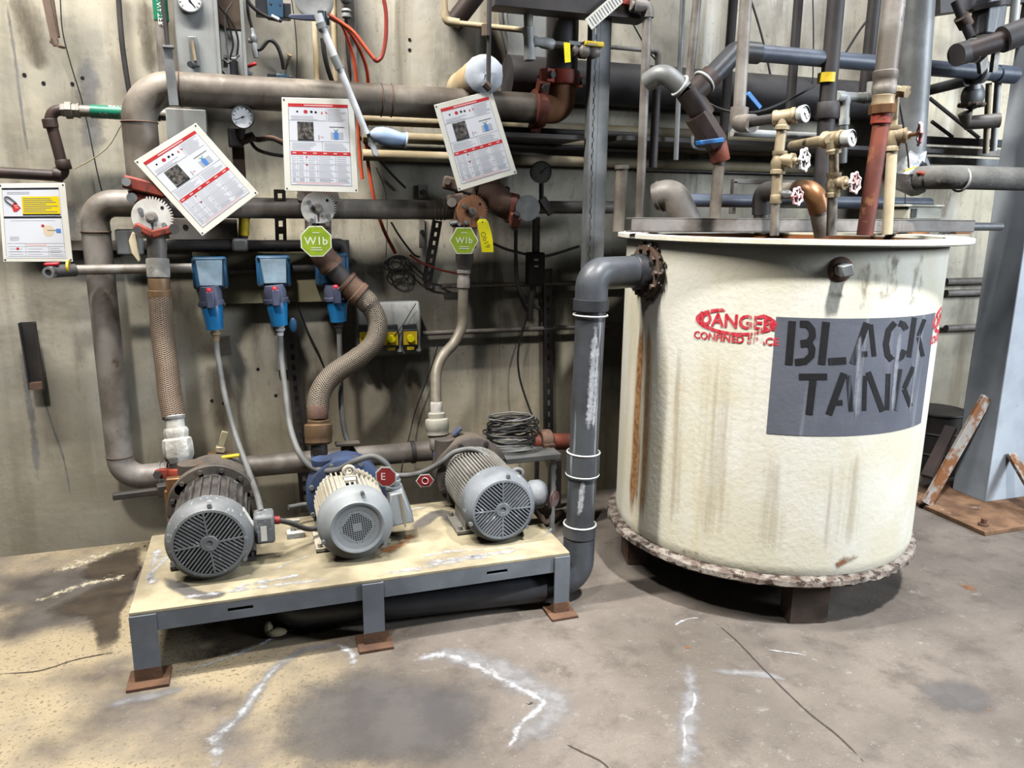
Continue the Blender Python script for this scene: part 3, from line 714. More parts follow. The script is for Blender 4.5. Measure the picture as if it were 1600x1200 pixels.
def motor(key, label, fx, fy, r, tilt, body_mat, cover_mat, fins, grill, L=.36, cv=.09):
    c = at(fx, fy, 2.775); c.z = PT+r+.006
    P0 = thing('motor_pump', label, 'pump', (c.x, c.y+.3, PT), 'motor pumps on the platform')
    cov = MB().lathe(c, Yv, [(r*.76, .012), (r*.78, .0), (r*.84, .001), (r*.87, .008), (r*.95, .018), (r*1.0, .045), (r*1.0, cv), (r*.97, cv+.003)], 56, (False, False))
    if grill == 'holes': cov = MB().lathe(c, Yv, [(r*.60, .006), (r*.66, .0), (r*.70, .0), (r*.73, .008), (r*.90, .020), (r*.98, .04), (r*1.0, .065), (r*1.0, cv), (r*.97, cv+.003)], 56, (False, False))
    fc = part(P0, 'fan_cover', cov, cover_mat)
    sc = MB()
    for a in (80, 200, 320):
        a = math.radians(a+tilt); d = Vector((math.cos(a), 0, math.sin(a))); sc.cyl(c+d*r*.93+Yv*.004, c+d*r*.93+Yv*.02, .008, 10)
    each(fc, 'screw', sc, 'steel_gray')
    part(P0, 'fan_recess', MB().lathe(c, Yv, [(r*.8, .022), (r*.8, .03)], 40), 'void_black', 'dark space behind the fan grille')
    if grill == 'feather': grille_feather(P0, c, r*.765, tilt, cover_mat)
    else:
        part(P0, 'fan_plate', MB().lathe(c, Yv, [(r*.455, .0086), (r*.462, .0082), (r*.60, .0082), (r*.615, .007)], 48, (False, False)), cover_mat)
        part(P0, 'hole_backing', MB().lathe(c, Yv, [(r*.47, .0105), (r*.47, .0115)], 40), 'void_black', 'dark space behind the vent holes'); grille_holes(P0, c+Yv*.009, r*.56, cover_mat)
    bd = MB().lathe(c, Yv, [(r*.84, cv-.01), (r*.84, L), (r*.9, L+.003), (r*.9, L+.022)], 48)
    nf, fh, fw = fins
    for i in range(nf):
        a = 2*PI*(i+.5)/nf; d = Vector((math.cos(a), 0, math.sin(a)))
        if d.z < -.8: continue
        bd.bar(c+d*r*(.82+fh/2)+Yv*(cv-.004), c+d*r*(.82+fh/2)+Yv*(L-.005), fw, r*fh, d)
    part(P0, 'motor_body', bd, body_mat, 'ribbed motor housing')
    for s in (-1, 1):
        fo = MB()
        fo.box((c.x+s*r*.78, c.y+.25, PT+.012), (.07, .2, .012)); fo.bar((c.x+s*r*.72, c.y+.25-.09, PT+.05), (c.x+s*r*.72, c.y+.25+.09, PT+.05), .012, .08)
        for yy in (.17, .33): fo.cyl((c.x+s*r*.9, c.y+yy, PT+.016), (c.x+s*r*.9, c.y+yy, PT+.034), .01, 6)
        part(P0, 'mounting_foot', fo, body_mat)
    return P0, c
# --- pump under the first hose (dark dusty body)
R1 = .152
pump1, c1 = motor(1, 'dusty dark-bodied motor pump with slatted fan cover at platform end', 327, 852, R1, 6, 'motor_dark', 'motor_grey', (26, .10, .007), 'feather')
mb = MB(); flange_ring(mb, c1+Yv*.385, Yv, .05, R1*1.16, .03, 48); flange_ring(mb, c1+Yv*.435, Yv, .05, R1*1.08, .03, 48)
for i in range(12):
    a = 2*PI*(i+.5)/12; d = Vector((math.cos(a), 0, math.sin(a))); mb.cyl(c1+d*R1*1.02+Yv*.36, c1+d*R1*1.02+Yv*.46, .009, 8); mb.bar(c1+d*R1*.92+Yv*.37, c1+d*R1*.92+Yv*.44, .016, .02, d)
part(pump1, 'adapter_flange', mb, 'pump_iron')
part(pump1, 'pump_casing', MB().lathe(c1+Yv*.45, Yv, [(R1*.9, 0), (R1*1.1, .02), (R1*1.12, .09), (R1*.9, .13), (R1*.5, .16)], 40).cyl(c1+Vector((-.085, .50, .03)), c1+Vector((-.085, .50, R1*1.0)), .05, 24), 'pump_iron')
fl_ = part(pump1, 'discharge_flange', MB().box(c1+Vector((-.105, .40, .085)), (.13, .035, .09)).box(c1+Vector((-.155, .40, -.02)), (.05, .03, .2)), 'copper', 'rusty brown bolted lug', bev=.006)
each(fl_, 'bolt', MB().cyl(c1+Vector((-.115, .37, .085)), c1+Vector((-.115, .386, .085)), .024, 16).cyl(c1+Vector((-.155, .37, -.04)), c1+Vector((-.155, .386, -.04)), .02, 16), 'galv_pipe')
q = at(413, 822, 2.93)
jx = part(pump1, 'junction_box', MB().box(q+Vector((.0, 0, 0)), (.075, .09, .115)).cyl(q+Vector((-.10, .02, -.01)), q+Vector((-.03, .02, -.01)), .03, 16), 'motor_grey', 'grey terminal box with a pale label', bev=.012)
part(jx, 'label', MB().box(q+Vector((-.003, -.0462, -.012)), (.022, .001, .06)), 'sign_plate'); part(jx, 'gland', MB().cyl(q+Vector((.035, .0, .02)), q+Vector((.058, 0, .018)), .016, 12), 'tag_red')
part(jx, 'lead', MB().tube(spline([q+Vector((.05, 0, .018)), q+Vector((.10, .05, -.02)), q+Vector((.17, .10, -.075)), q+Vector((.24, .16, -.090)), q+Vector((.27, .25, -.085)), q+Vector((.2, .33, -.06)), q+Vector((.1, .3, -.05))], 8), .011, 10), 'cable_grey')
part(pump1, 'sticker', MB().box(c1+Vector((R1*.90, .06, R1*.42)), (.003, .04, .07), Matrix.Rotation(math.radians(-25), 3, 'Y')), 'sign_plate', 'white and red sticker on the fan cover')
# --- middle pump (cream ribs, perforated cover)
R2 = .146
pump2, c2 = motor(2, 'grey motor pump with perforated round vent and cream ribs', 559, 828, R2, 0, 'motor_cream', 'motor_grey_light', (44, .13, .006), 'holes', .32, .085)
part(pump2, 'pump_casing', MB().lathe(c2+Yv*.33, Yv, [(R2*.9, 0), (R2*1.12, .012), (R2*1.14, .03), (R2*1.0, .04), (R2*1.1, .06), (R2*1.1, .15), (R2*.6, .19)], 44).cyl(c2+Vector((-.09, .42, .05)), c2+Vector((-.09, .42, R2*1.05)), .045, 20), 'pump_blue', 'blue-grey pump end')
bo = MB()
for i in range(8):
    a = 2*PI*(i+.5)/8; d = Vector((math.cos(a), 0, math.sin(a))); bo.cyl(c2+d*R2*1.06+Yv*.325, c2+d*R2*1.06+Yv*.345, .01, 6)
each(pump2, 'bolt', bo, 'steel_gray')
e = c2+Vector((-.005, .19, R2*.95)); le = part(pump2, 'lifting_eye', MB().torus(e+Z*.026, Yv, .02, .008, 24, 10).box(e+Z*.0, (.05, .03, .02)).box(c2+Vector((-.005, .19, R2*.95)), (.045, .1, .012)), 'motor_cream')
q = at(624, 783, 2.97)
tb = part(pump2, 'junction_box', MB().add([q+Vector(v) for v in ((-.05, -.06, -.085), (.05, -.06, -.075), (.065, .07, -.075), (-.05, .07, -.085), (-.045, -.05, .05), (.005, -.05, .06), (.02, .06, .06), (-.045, .06, .05))], [(0, 3, 2, 1), (4, 5, 6, 7), (0, 1, 5, 4), (1, 2, 6, 5), (2, 3, 7, 6), (3, 0, 4, 7)]), 'motor_grey_light', 'tapered grey terminal box', bev=.006)
g = q+Vector((-.022, .01, .055)); mb = MB().lathe(g, Z, [(.032, 0), (.032, .012), (.027, .014), (.027, .022), (.031, .024), (.031, .038), (.024, .04), (.026, .046), (.026, .058), (.014, .066)], 20)
part(tb, 'gland', mb, 'motor_grey_light'); GL2 = g+Z*.06
part(tb, 'seam', MB().bar(q+Vector((.012, -.0595, -.09)), q+Vector((-.006, -.052, .05)), .008, .008), 'brass')
# --- third pump (bare ribs, dusty cover)
R3 = .150
pump3, c3 = motor(3, 'dust-crusted slatted motor pump nearest the grey drain pipe', 786, 801, R3, 0, 'fin_steel', 'motor_dusty', (64, .12, .0055), 'feather', .42, .11)
part(pump3, 'pump_casing', MB().lathe(c3+Yv*.44, Yv, [(R3*.9, 0), (R3*1.12, .012), (R3*1.12, .035), (R3*.95, .04), (R3*1.08, .07), (R3*1.08, .15), (R3*.6, .19)], 44).cyl(c3+Vector((-.11, .55, .05)), c3+Vector((-.11, .55, R3*1.0)), .045, 20), 'pump_iron', 'dark rusty pump end')
bo = MB()
for i in range(8):
    a = 2*PI*(i+.5)/8; d = Vector((math.cos(a), 0, math.sin(a))); bo.cyl(c3+d*R3*1.04+Yv*.43, c3+d*R3*1.04+Yv*.455, .011, 6)
each(pump3, 'bolt', bo, 'dark_pipe')
e = at(808, 741, 2.98); part(pump3, 'lifting_eye', MB().torus(e, Yv, .023, .010, 24, 10).bar(e-Z*.03, e-Z*.085+X*-.02, .03, .024), 'motor_grey')
q = at(846, 778, 2.92)
jx = part(pump3, 'junction_box', MB().lathe(q+Vector((-.055, .02, .012)), X, [(.05, 0), (.062, .02), (.062, .055), (.05, .075), (.02, .082)], 28).box(q+Vector((-.07, .02, 0)), (.06, .07, .07)), 'motor_dusty', 'rounded terminal box with red and white sticker', bev=.004)
lb = MB().lathe(q+Vector((.0285, .0, .0)), Vector((.55, -.83, .06)), [(.036, .036), (.036, .037)], 20); part(jx, 'label', lb, 'wheel_pink')
part(jx, 'conduit_elbow', MB().tube(spline([q+Vector((.0, .04, -.03)), q+Vector((.03, .05, -.075)), q+Vector((.06, .05, -.085))], 5), .022, 12), 'sooty_steel')


# ================================================================== wall piping
def rad(rpx, q): return rpx*mpp(at(*q))
def pipe(name, label, cat, L, rpx, mat, fil=None, group=None, n=18, par=None, smooth=False, k=8):
    P = pts(L); r = rad(rpx, L[len(L)//2])
    Q = spline(P, k) if smooth else (fillet(P, fil*r) if fil else P)
    mb = MB().tube(Q, r, n)
    if par is not None: return part(par, name, mb, mat, label), P, r
    return solo(name, mb, mat, label, cat, group), P, r
def sleeve(par, name, a, b, rpx, mat, n=20, label=None, prof=None, bev=0):
    """short fitting between two pixel points"""
    A, B = at(*a), at(*b); r = rad(rpx, a); l = (B-A).length
    pr = prof or [(.94, 0), (1, .06), (1, .94), (.94, 1)]
    return part(par, name, MB().lathe(A, B-A, [(p*r, t*l) for p, t in pr], n), mat, label, bev)
HEXP = [(.92, 0), (1, .12), (1, .88), (.92, 1)]
BELL = [(.86, 0), (1.0, .02), (1.0, .22), (.88, .28), (.88, .72), (1.0, .78), (1.0, .98), (.86, 1)]

# --- brown pipe loop and green-labelled pipe on the far end of the wall
t = thing('water_pipe', 'dark brown pipe with elbows joining a green-banded water pipe', 'pipe', at(85, 230, 3.78))
pipe('pipe', None, None, [(-30, 268, 3.78), (94, 275, 3.78), (100, 268, 3.78), (78, 186, 3.78), (84, 173, 3.78), (100, 172, 3.78)], 8.5, 'umber_pipe', 2.2, par=t, n=20)
for a, b in (((84, 272, 3.78), (98, 274, 3.78)), ((97, 250, 3.78), (101, 265, 3.78)), ((77, 186, 3.78), (80, 200, 3.78))): sleeve(t, 'fitting', a, b, 11, 'umber_pipe')
sleeve(t, 'union', (94, 172, 3.78), (125, 173, 3.78), 12, 'galv_pipe', 8, 'grey threaded union', [(.7, 0), (.8, .1), (.8, .25), (1.08, .28), (1.08, .6), (.85, .62), (.85, .85), (.95, .88), (.95, 1)])
pipe('pipe', 'grey run of the pipe', None, [(120, 173, 3.78), (262, 180, 3.78)], 8.5, 'galv_pipe', par=t)
gb, P, r = pipe('pipe_band', 'green band with white lettering', None, [(142, 174, 3.78), (250, 179.5, 3.78)], 10, 'label_green', par=t)
ax = (P[1]-P[0]).normalized(); d0 = P[0]+ax*.085
def roundtxt(body, c, ax, r, h, a0, flip=1):
    """lettering wrapped round a pipe: along ax, at angle a0 below the viewer-facing side"""
    n0 = Vector((0, -1, 0)); upv = Z
    def fn(x, y):
        a = a0+y/r*flip; return c+ax*(x*flip)+(n0*math.cos(a)+upv*math.sin(a))*(r+.0008)
    return text_mb(body, (0, 0, 0), X, Z, h, .01, fn=fn)
part(gb, 'lettering', roundtxt('CITY WATER', P[0]+ax*.120, ax, r, .020, -.55, -1), 'sign_plate')
part(gb, 'lettering', roundtxt('CITY WATER', P[0]+ax*.150, ax, r, .020, 1.15, -1), 'sign_plate')
# --- vertical green-banded pipe above the big elbow
t = thing('water_pipe', 'upright grey pipe with green lettered band above the big elbow', 'pipe', at(258, 118, 3.8))
pipe('pipe', None, None, [(246, -40, 3.8), (259, 122, 3.8)], 9.5, 'galv_pipe', par=t)
gb, P, r = pipe('pipe_band', 'green band with white lettering', None, [(246, -40, 3.8), (252.6, 33, 3.8)], 11, 'label_green', par=t)
up = (P[0]-P[1]).normalized()
def vtxt(body, c, ax, r, h, a0):
    n0 = Vector((0, -1, 0)); sd = X
    def fn(x, y):
        a = a0+y/r; return c+ax*x+(n0*math.cos(a)-sd*math.sin(a))*(r+.0008)
    return text_mb(body, (0, 0, 0), X, Z, h, .01, fn=fn)
part(gb, 'lettering', vtxt('CITY WATER', P[1]+up*.06, -up, r, .020, .0), 'sign_plate')
t = thing('pipe_hanger', 'dark hanger rod with flat strap over the big elbow', 'hanger', at(262, 75, 3.57))
pipe('rod', None, None, [(250, -30, 3.51), (262, 73, 3.51)], 3, 'dark_pipe', par=t, n=10)
mb = MB().bar(at(262, 74, 3.51), at(272, 165, 3.51), .036, .006, Yv).bar(at(254, 73, 3.51), at(272, 74, 3.51), .03, .008, Z)
part(t, 'strap', mb, 'steel_gray', bev=.001)
# --- upper big pipe
UPY = 3.60
t = thing('large_pipe', 'large weathered pipe crossing the wall high up behind the signs', 'pipe', at(560, 157, UPY))
Pb, _, rb = None, None, rad(25, (560, 157, UPY))
ev = at(228, 300, UPY); e0 = Vector((ev.x, UPY, 2.072)); e1 = at(838, 172, UPY); e1.z = 2.072
part(t, 'pipe', MB().tube(fillet([ev, e0, e1], .135, 10), .068, 28), 'brown_pipe')
for x in (.03, .85, .895): 
    q = Vector((e0.x+.135+x, UPY, 2.072)); part(t, 'weld_bead', MB().torus(q, X, .0685, .003, 32, 6), 'rusty_iron')
part(t, 'weld_bead', MB().torus(Vector((e0.x, UPY, 1.935)), Z, .0685, .0035, 32, 6), 'rusty_iron')
coupling(t, e1+X*.01, X, .068, (0, -.5, .85), 'rusty_red')
el = [e1+X*.02, e1+X*.125, e1+X*.125+Z*.14]
part(t, 'elbow', MB().tube(fillet(el, .10, 10), .066, 28), 'notch_rust', 'rusty elbow turning upward')
coupling(t, el[2]+Z*.0, Z, .068, (-.9, -.5, 0), 'red_iron', .07)
part(t, 'riser', MB().tube([el[2]+Z*.01, el[2]+Z*1.3], .075, 24), 'dark_pipe')
# --- U-shaped pipe down the wall
UY = 3.74
t = thing('drop_pipe', 'grey U-shaped pipe running down the bare wall to the pump', 'pipe', at(205, 740, UY))
a, b, c, d = at(214, 318, UY), at(151, 318, UY), at(208, 739, UY), at(262, 741, UY)
b.x = c.x = (b.x+at(186, 690, UY).x)/2-.008; b.z = a.z; c.z = d.z; 
part(t, 'pipe', MB().tube(fillet([a, b, c, d], .105, 10), .057, 26), 'galv_pipe')
part(t, 'weld_bead', MB().torus(Vector((b.x, UY, b.z-.12)), Z, .057, .0045, 30, 6), 'rusty_iron'); part(t, 'weld_bead', MB().torus(Vector((c.x, UY, c.z+.11)), Z, .057, .004, 30, 6), 'sooty_steel')
mb = MB(); 
for k in range(2): flange_ring(mb, d-X*(.01+.02*k), X, .05, .062, .008)
part(t, 'groove_ring', mb, 'steel_gray')
coupling(t, at(277, 738, UY), X, .056, (0, -.25, .9), 'red_iron', .05)
# --- middle manifold pipe
MY = 3.72
t = thing('manifold_pipe', 'straight galvanised manifold pipe between the toothed valve discs', 'pipe', at(540, 326, MY))
a, b = at(262, 322, MY), at(722, 327, MY); b.z = a.z = 1.6
part(t, 'pipe', MB().tube([a, b], .046, 26), 'galv_pipe')
mb = MB(); xx = at(684, 327, MY).x
for k in range(4): flange_ring(mb, Vector((xx+k*.018-.02, MY, 1.6)), X, .04, .051-.002*(k % 2), .008)
part(t, 'groove_ring', mb, 'galv_pipe')
# --- lower manifold pipe
t = thing('suction_pipe', 'galvanised pipe running low along the wall behind the pumps', 'pipe', at(540, 716, 3.72))
a, b = at(318, 731, 3.72), at(740, 700, 3.72); zz = (at(400, 725, 3.72).z+at(690, 705, 3.72).z)/2; a.z = b.z = zz
part(t, 'pipe', MB().tube([a, b], .052, 26), 'galv_pipe')
for x in (378, 645): q = at(x, 720, 3.72); part(t, 'clamp', MB().lathe(Vector((q.x, 3.72, zz))-X*.012, X, [(.05, 0), (.058, .002), (.058, .022), (.05, .024)], 26, (False, False)), 'dark_pipe')
# --- toothed valve assemblies
def notch(par, c, r, mat, rot=0):
    P = []; T = 15
    for i in range(72):
        a = 2*PI*i/72; P.append((math.cos(a)*r, math.sin(a)*r))
    out = []; a0, a1 = math.radians(-22+rot), math.radians(104+rot)
    for i in range(T):
        s = (a1-a0)/T; b = a0+i*s
        for f, k in ((.0, .91), (.22, 1.06), (.58, 1.06), (.8, .91)): out.append((math.cos(b+f*s)*r*k, math.sin(b+f*s)*r*k))
    n = 46
    for i in range(n+1):
        a = a1+(2*PI-(a1-a0))*i/n; out.append((math.cos(a)*r*.98, math.sin(a)*r*.98))
    o = part(par, 'notch_plate', MB().prism(out, c, X, Z, (0, .007, 0)), mat)
    part(o, 'stem', MB().cyl(c-Yv*.022, c+Yv*.006, r*.17, 16).lathe(c+Yv*.0, -Yv, [(r*.3, .0), (r*.3, .006), (r*.2, .009)], 20), 'galv_pipe')
    st = MB()
    for a, rr_ in ((145, .62), (-35, .7), (-120, .78)):
        a = math.radians(a); q = c+Vector((math.cos(a)*r*rr_, 0, math.sin(a)*r*rr_)); st.cyl(q-Yv*.016, q, r*.13, 8)
    each(o, 'bolt', st, 'steel_gray')
    q = c+Vector((.55*r, -.0005, .48*r)); part(o, 'hole', MB().cyl(q-Yv*.0004, q, r*.09, 12), 'void_black'); 
    part(o, 'slot', MB().prism([(-.07*r, -.2*r), (.07*r, -.2*r), (.04*r, -.75*r), (-.04*r, -.75*r)], c-Yv*.0006, X, Z, (0, .0006, 0)), 'sooty_steel')
    return o
VY = 3.55
# first valve (white disc, red clamp arms)
t = thing('butterfly_valve', 'butterfly valve with grey-white toothed disc below the tilted sign', 'valve', at(237, 372, VY))
c = at(237, 339, 3.44); notch(t, c, .0755, 'notch_steel')
part(t, 'valve_body', MB().cyl(c+Yv*.005, c+Yv*.2, .05, 24).cyl(at(240, 372, 3.60), at(236, 300, 3.60), .062, 24), 'pump_iron')
mb = MB().bar(at(192, 283, 3.49), at(262, 300, 3.49), .03, .052, Z).bar(at(203, 308, 3.52), at(272, 296, 3.52), .04, .05, Z)
o = part(t, 'clamp', mb, 'red_iron', 'red bolted clamp above the disc', bev=.008)
each(o, 'bolt', MB().cyl(at(197, 284, 3.455), at(197, 284, 3.53), .017, 14).cyl(at(206, 309, 3.48), at(206, 309, 3.55), .02, 14), 'steel_gray')
mb = MB().bar(at(210, 352, 3.425), at(240, 367, 3.425), .028, .032, Z).bar(at(236, 367, 3.425), at(275, 357, 3.425), .028, .034, Z)
o = part(t, 'clamp', mb, 'red_iron', 'red bolted clamp under the disc', bev=.008)
each(o, 'bolt', MB().cyl(at(272, 358, 3.39), at(272, 358, 3.46), .02, 14).cyl(at(215, 360, 3.395), at(215, 360, 3.45), .015, 12), 'dark_pipe')
L = [(207, 362), (201, 376), (205, 395), (216, 410), (219, 406), (214, 385), (212, 366)]
P = [at(x, y, 3.45) for x, y in L]; part(t, 'handle', MB().prism([(p.x-P[0].x, p.z-P[0].z) for p in P][::-1], P[0], X, Z, (0, .02, 0)), 'beige_pipe', 'cream plastic lever', bev=.003)
HY = 3.56
t = thing('hose_assembly', 'straight braided hose with crusted fittings under the first toothed disc', 'hose', at(272, 715, 3.36))
pipe('nipple', None, None, [(244, 368, 3.58), (246, 410, 3.58)], 14, 'galv_pipe', par=t)
sleeve(t, 'tee', (246, 404, 3.58), (248, 434, 3.57), 17, 'crusty_fitting'); sleeve(t, 'hose_collar', (248, 434, 3.57), (250, 464, 3.57), 18, 'bronze', prof=[(.86, 0), (.9, .1), (.9, .62), (1, .65), (1, .97), (.93, 1)])
hp = [at(250, 460, 3.57), at(254, 520, 3.55), at(261, 575, 3.50), at(265, 615, 3.45), at(272, 652, 3.40)]
part(t, 'braided_hose', MB().tube(spline(hp, 8), [rad(17.5, (254, 520, 3.5))]*33, 28), 'braid_brown')
sleeve(t, 'nipple', (272, 648, 3.40), (275, 672, 3.385), 15.5, 'crusty_fitting', prof=[(1, 0), (1.08, .05), (1, .25), (.9, .3), (.9, 1)])
sleeve(t, 'union', (274, 668, 3.39), (281, 722, 3.36), 22, 'crusty_fitting', 8, 'chalky hexagon union', [(.74, 0), (.85, .1), (.78, .28), (.98, .34), (1.02, .5), (1.02, .82), (.9, .9), (.8, 1)])
pipe('nipple', None, None, [(281, 716, 3.36), (284, 745, 3.35)], 16, 'dark_pipe', par=t)
coupling(t, at(283, 738, 3.35), (at(283, 738, 3.35)-at(281, 716, 3.36)), rad(15, (283, 738, 3.35)), (1, -.35, .4), 'red_iron', .045)
# second valve
t = thing('butterfly_valve', 'butterfly valve with toothed disc behind the octagonal tag', 'valve', at(497, 355, VY))
c = at(497, 326, VY); notch(t, c, .074, 'notch_steel', 6)
part(t, 'valve_body', MB().cyl(c+Yv*.005, c+Yv*.12, .05, 24).cyl(at(497, 372, 3.6), at(497, 290, 3.7), .058, 24), 'pump_iron')
o = part(t, 'clamp', MB().bar(at(465, 304, 3.60), at(528, 306, 3.60), .04, .07, Z), 'sooty_steel', bev=.012); each(o, 'bolt', MB().cyl(at(470, 307, 3.56), at(470, 307, 3.62), .018, 12).cyl(at(524, 309, 3.56), at(524, 309, 3.62), .018, 12), 'galv_pipe')
o = part(t, 'clamp', MB().bar(at(481, 352, 3.57), at(516, 352, 3.57), .04, .03, Z), 'sooty_steel', bev=.006); each(o, 'bolt', MB().cyl(at(484, 350, 3.53), at(484, 350, 3.6), .01, 8).cyl(at(512, 350, 3.53), at(512, 350, 3.6), .011, 8), 'galv_pipe')
def tag(name, label, x, y, Y, rpx, n, rot, txt, mat='tag_lime', h=.034):
    c = at(x, y, Y); r = rpx*mpp(c); poly = [(math.cos(rot+2*PI*i/n)*r, math.sin(rot+2*PI*i/n)*r) for i in range(n)]
    t = thing(name, label, 'tag', c)
    part(t, 'plate', MB().prism(poly, c, X, Z, (0, .003, 0)), 'tag_rim')
    part(t, 'face', MB().prism([(p[0]*.92, p[1]*.92) for p in poly], c-Yv*.0006, X, Z, (0, .0006, 0)), mat)
    part(t, 'lettering', text_mb(txt, c-Yv*.0012, X, Z, h, .012), 'tag_rim')
    mb = MB()
    for k, (z, w) in enumerate(((.036, .03), (-.028, .044), (-.037, .05))): mb.box(c+Vector((0, -.0012, z)), (w, .0004, .0035))
    part(t, 'small_print', mb, 'tag_rim')
    part(t, 'wire', MB().tube([c+Z*r*.9-Yv*.004, c+Z*(r*.9+.018)-Yv*.002, c+Z*(r*.9+.04)+Yv*.01], .0018, 6), 'cable_black'); return t
tag('valve_tag', 'lime octagonal W1b tag hanging below a toothed disc', 494, 377, 3.49, 25.5, 8, PI/8, 'W1b', h=.034)
t = thing('hose_assembly', 'curving braided hose with brown collars under the octagonal tag', 'hose', at(497, 690, 3.38))
bp = pts([(497, 370, 3.60), (503, 396, 3.6), (524, 424, 3.6), (548, 449, 3.59), (566, 466, 3.58)])
part(t, 'pipe', MB().tube(spline(bp, 5), rad(15, (524, 424, 3.6)), 22), 'dark_pipe')
part(t, 'elbow', MB().tube(spline([bp[0], bp[1], at(520, 418, 3.6)], 8), [rad(19 if i < 14 else 20.5, (503, 396, 3.6)) for i in range(17)], 22), 'rusty_iron', 'dark rusty elbow')
sleeve(t, 'collar', (538, 440, 3.59), (563, 462, 3.58), 21, 'rusty_iron', prof=[(.86, 0), (1.02, .04), (1.02, .16), (.93, .2), (.93, .7), (1, .74), (1, .97), (.9, 1)])
hp = pts([(560, 460, 3.58), (578, 478, 3.575), (590, 505, 3.57), (584, 535, 3.56), (558, 560, 3.54), (520, 586, 3.50), (501, 612, 3.46), (496, 640, 3.43)])
Q = spline(hp, 8); part(t, 'braided_hose', MB().tube(Q, [rad(17.5 if i < 8 else (14.5 + (2 if i > 30 else 1)), (560, 520, 3.55)) for i in range(len(Q))], 28), 'braid')
sleeve(t, 'collar', (496, 634, 3.43), (497, 656, 3.41), 16, 'rusty_iron'); sleeve(t, 'hex_nut', (497, 654, 3.41), (497, 664, 3.41), 18, 'bronze', 6)
sleeve(t, 'union', (497, 662, 3.41), (498, 694, 3.39), 21.5, 'bronze', 26, 'tan bronze check fitting', [(.9, 0), (1, .06), (1, .6), (.97, .64), (.97, .9), (.8, 1)])
sleeve(t, 'nipple', (498, 692, 3.39), (499, 712, 3.385), 13, 'dark_pipe'); sleeve(t, 'adapter', (499, 709, 3.385), (500, 745, 3.37), 14, 'lavender', 6)
# third valve
t = thing('butterfly_valve', 'rust-brown toothed disc valve behind the hexagonal tag', 'valve', at(737, 360, VY))
c = at(737, 331, VY); notch(t, c, .074, 'notch_rust', -8)
part(t, 'valve_body', MB().cyl(c+Yv*.005, c+Yv*.12, .05, 24).cyl(at(725, 385, 3.62), at(730, 300, 3.7), .058, 24), 'rusty_iron')
mb = MB().bar(at(692, 284, 3.60), at(740, 296, 3.60), .036, .062, Z).bar(at(699, 315, 3.60), at(725, 310, 3.60), .04, .06, Z)
o = part(t, 'clamp', mb, 'sooty_steel', bev=.012); each(o, 'bolt', MB().cyl(at(699, 283, 3.56), at(699, 283, 3.62), .016, 12).cyl(at(706, 316, 3.56), at(706, 316, 3.62), .022, 14), 'galv_pipe')
o = part(t, 'clamp', MB().bar(at(706, 349, 3.57), at(745, 352, 3.57), .035, .034, Z), 'rusty_iron', bev=.006); each(o, 'bolt', MB().cyl(at(703, 350, 3.55), at(714, 348, 3.55), .01, 8).cyl(at(718, 350, 3.53), at(718, 350, 3.58), .01, 8), 'steel_gray')
tag('valve_tag', 'lime hexagonal W1b tag hanging beside the yellow tag', 725, 376, 3.49, 23.5, 6, 0, 'W1b', h=.028)
yt = thing('paper_tag', 'bright yellow curled tag hanging from the rust-brown toothed disc', 'tag', at(754, 345, 3.5))
mb = MB(); Lf, Rt = [(744, 350), (746, 343), (748, 362), (751, 380), (753, 394)], [(764, 348), (761, 342), (767, 358), (770, 375), (771, 394)]
L2 = [(749, 342), (745, 347), (748, 362), (751, 378), (753, 394)]; R2_ = [(759, 342), (763, 347), (767, 360), (770, 376), (771, 394)]
for k in range(4):
    Y0, Y1 = 3.50-.004*math.sin(k*.9), 3.50-.004*math.sin((k+1)*.9)
    A, B, C_, D = at(*L2[k], Y0), at(*R2_[k], Y0), at(*R2_[k+1], Y1), at(*L2[k+1], Y1)
    mb.add([A, B, C_, D, A+Yv*.001, B+Yv*.001, C_+Yv*.001, D+Yv*.001], [(0, 3, 2, 1), (4, 5, 6, 7)])
part(yt, 'card', mb, 'tag_yellow'); part(yt, 'eyelet', MB().cyl(at(754, 347, 3.4955), at(754, 347, 3.50), .003, 8), 'sign_black')
ptx = at(758, 375, 3.490); dn = (at(765, 392, 3.49)-at(752, 358, 3.49)).normalized(); part(yt, 'handwriting', text_mb('Ob19', ptx, dn, Vector((-dn.z, 0, dn.x))*-1 if dn.z > 0 else Vector((-dn.z, 0, dn.x)), .024, -.005), 'sign_black')
t = thing('hose_assembly', 'thin ribbed hose with white fittings beside the dark strut', 'hose', at(688, 690, 3.40))
sleeve(t, 'reducer', (726, 396, 3.62), (725, 420, 3.62), 14, 'dark_pipe', prof=[(1, 0), (1, .4), (.82, .7), (.82, 1)]); sleeve(t, 'ferrule', (725, 418, 3.62), (724, 450, 3.61), 10.5, 'galv_pipe', prof=[(.85, 0), (1, .1), (1, .3), (.85, .35), (.85, .5), (.95, .55), (.95, 1)])
hp = pts([(724, 448, 3.61), (723, 480, 3.605), (722, 508, 3.60), (710, 535, 3.58), (692, 556, 3.54), (682, 580, 3.50), (681, 610, 3.46), (682, 634, 3.43)])
part(t, 'ribbed_hose', MB().tube(spline(hp, 8), rad(8.2, (710, 535, 3.58)), 12), 'hose_ribbed')
sleeve(t, 'ferrule', (682, 628, 3.43), (682, 652, 3.42), 9.5, 'crusty_fitting'); sleeve(t, 'union', (682, 644, 3.42), (684, 686, 3.40), 18.5, 'fitting_pvc', 24, 'off-white plastic union', [(.62, 0), (.72, .05), (.72, .22), (.95, .26), (1, .32), (1, .62), (.94, .66), (.94, .82), (.76, .9), (.76, 1)])
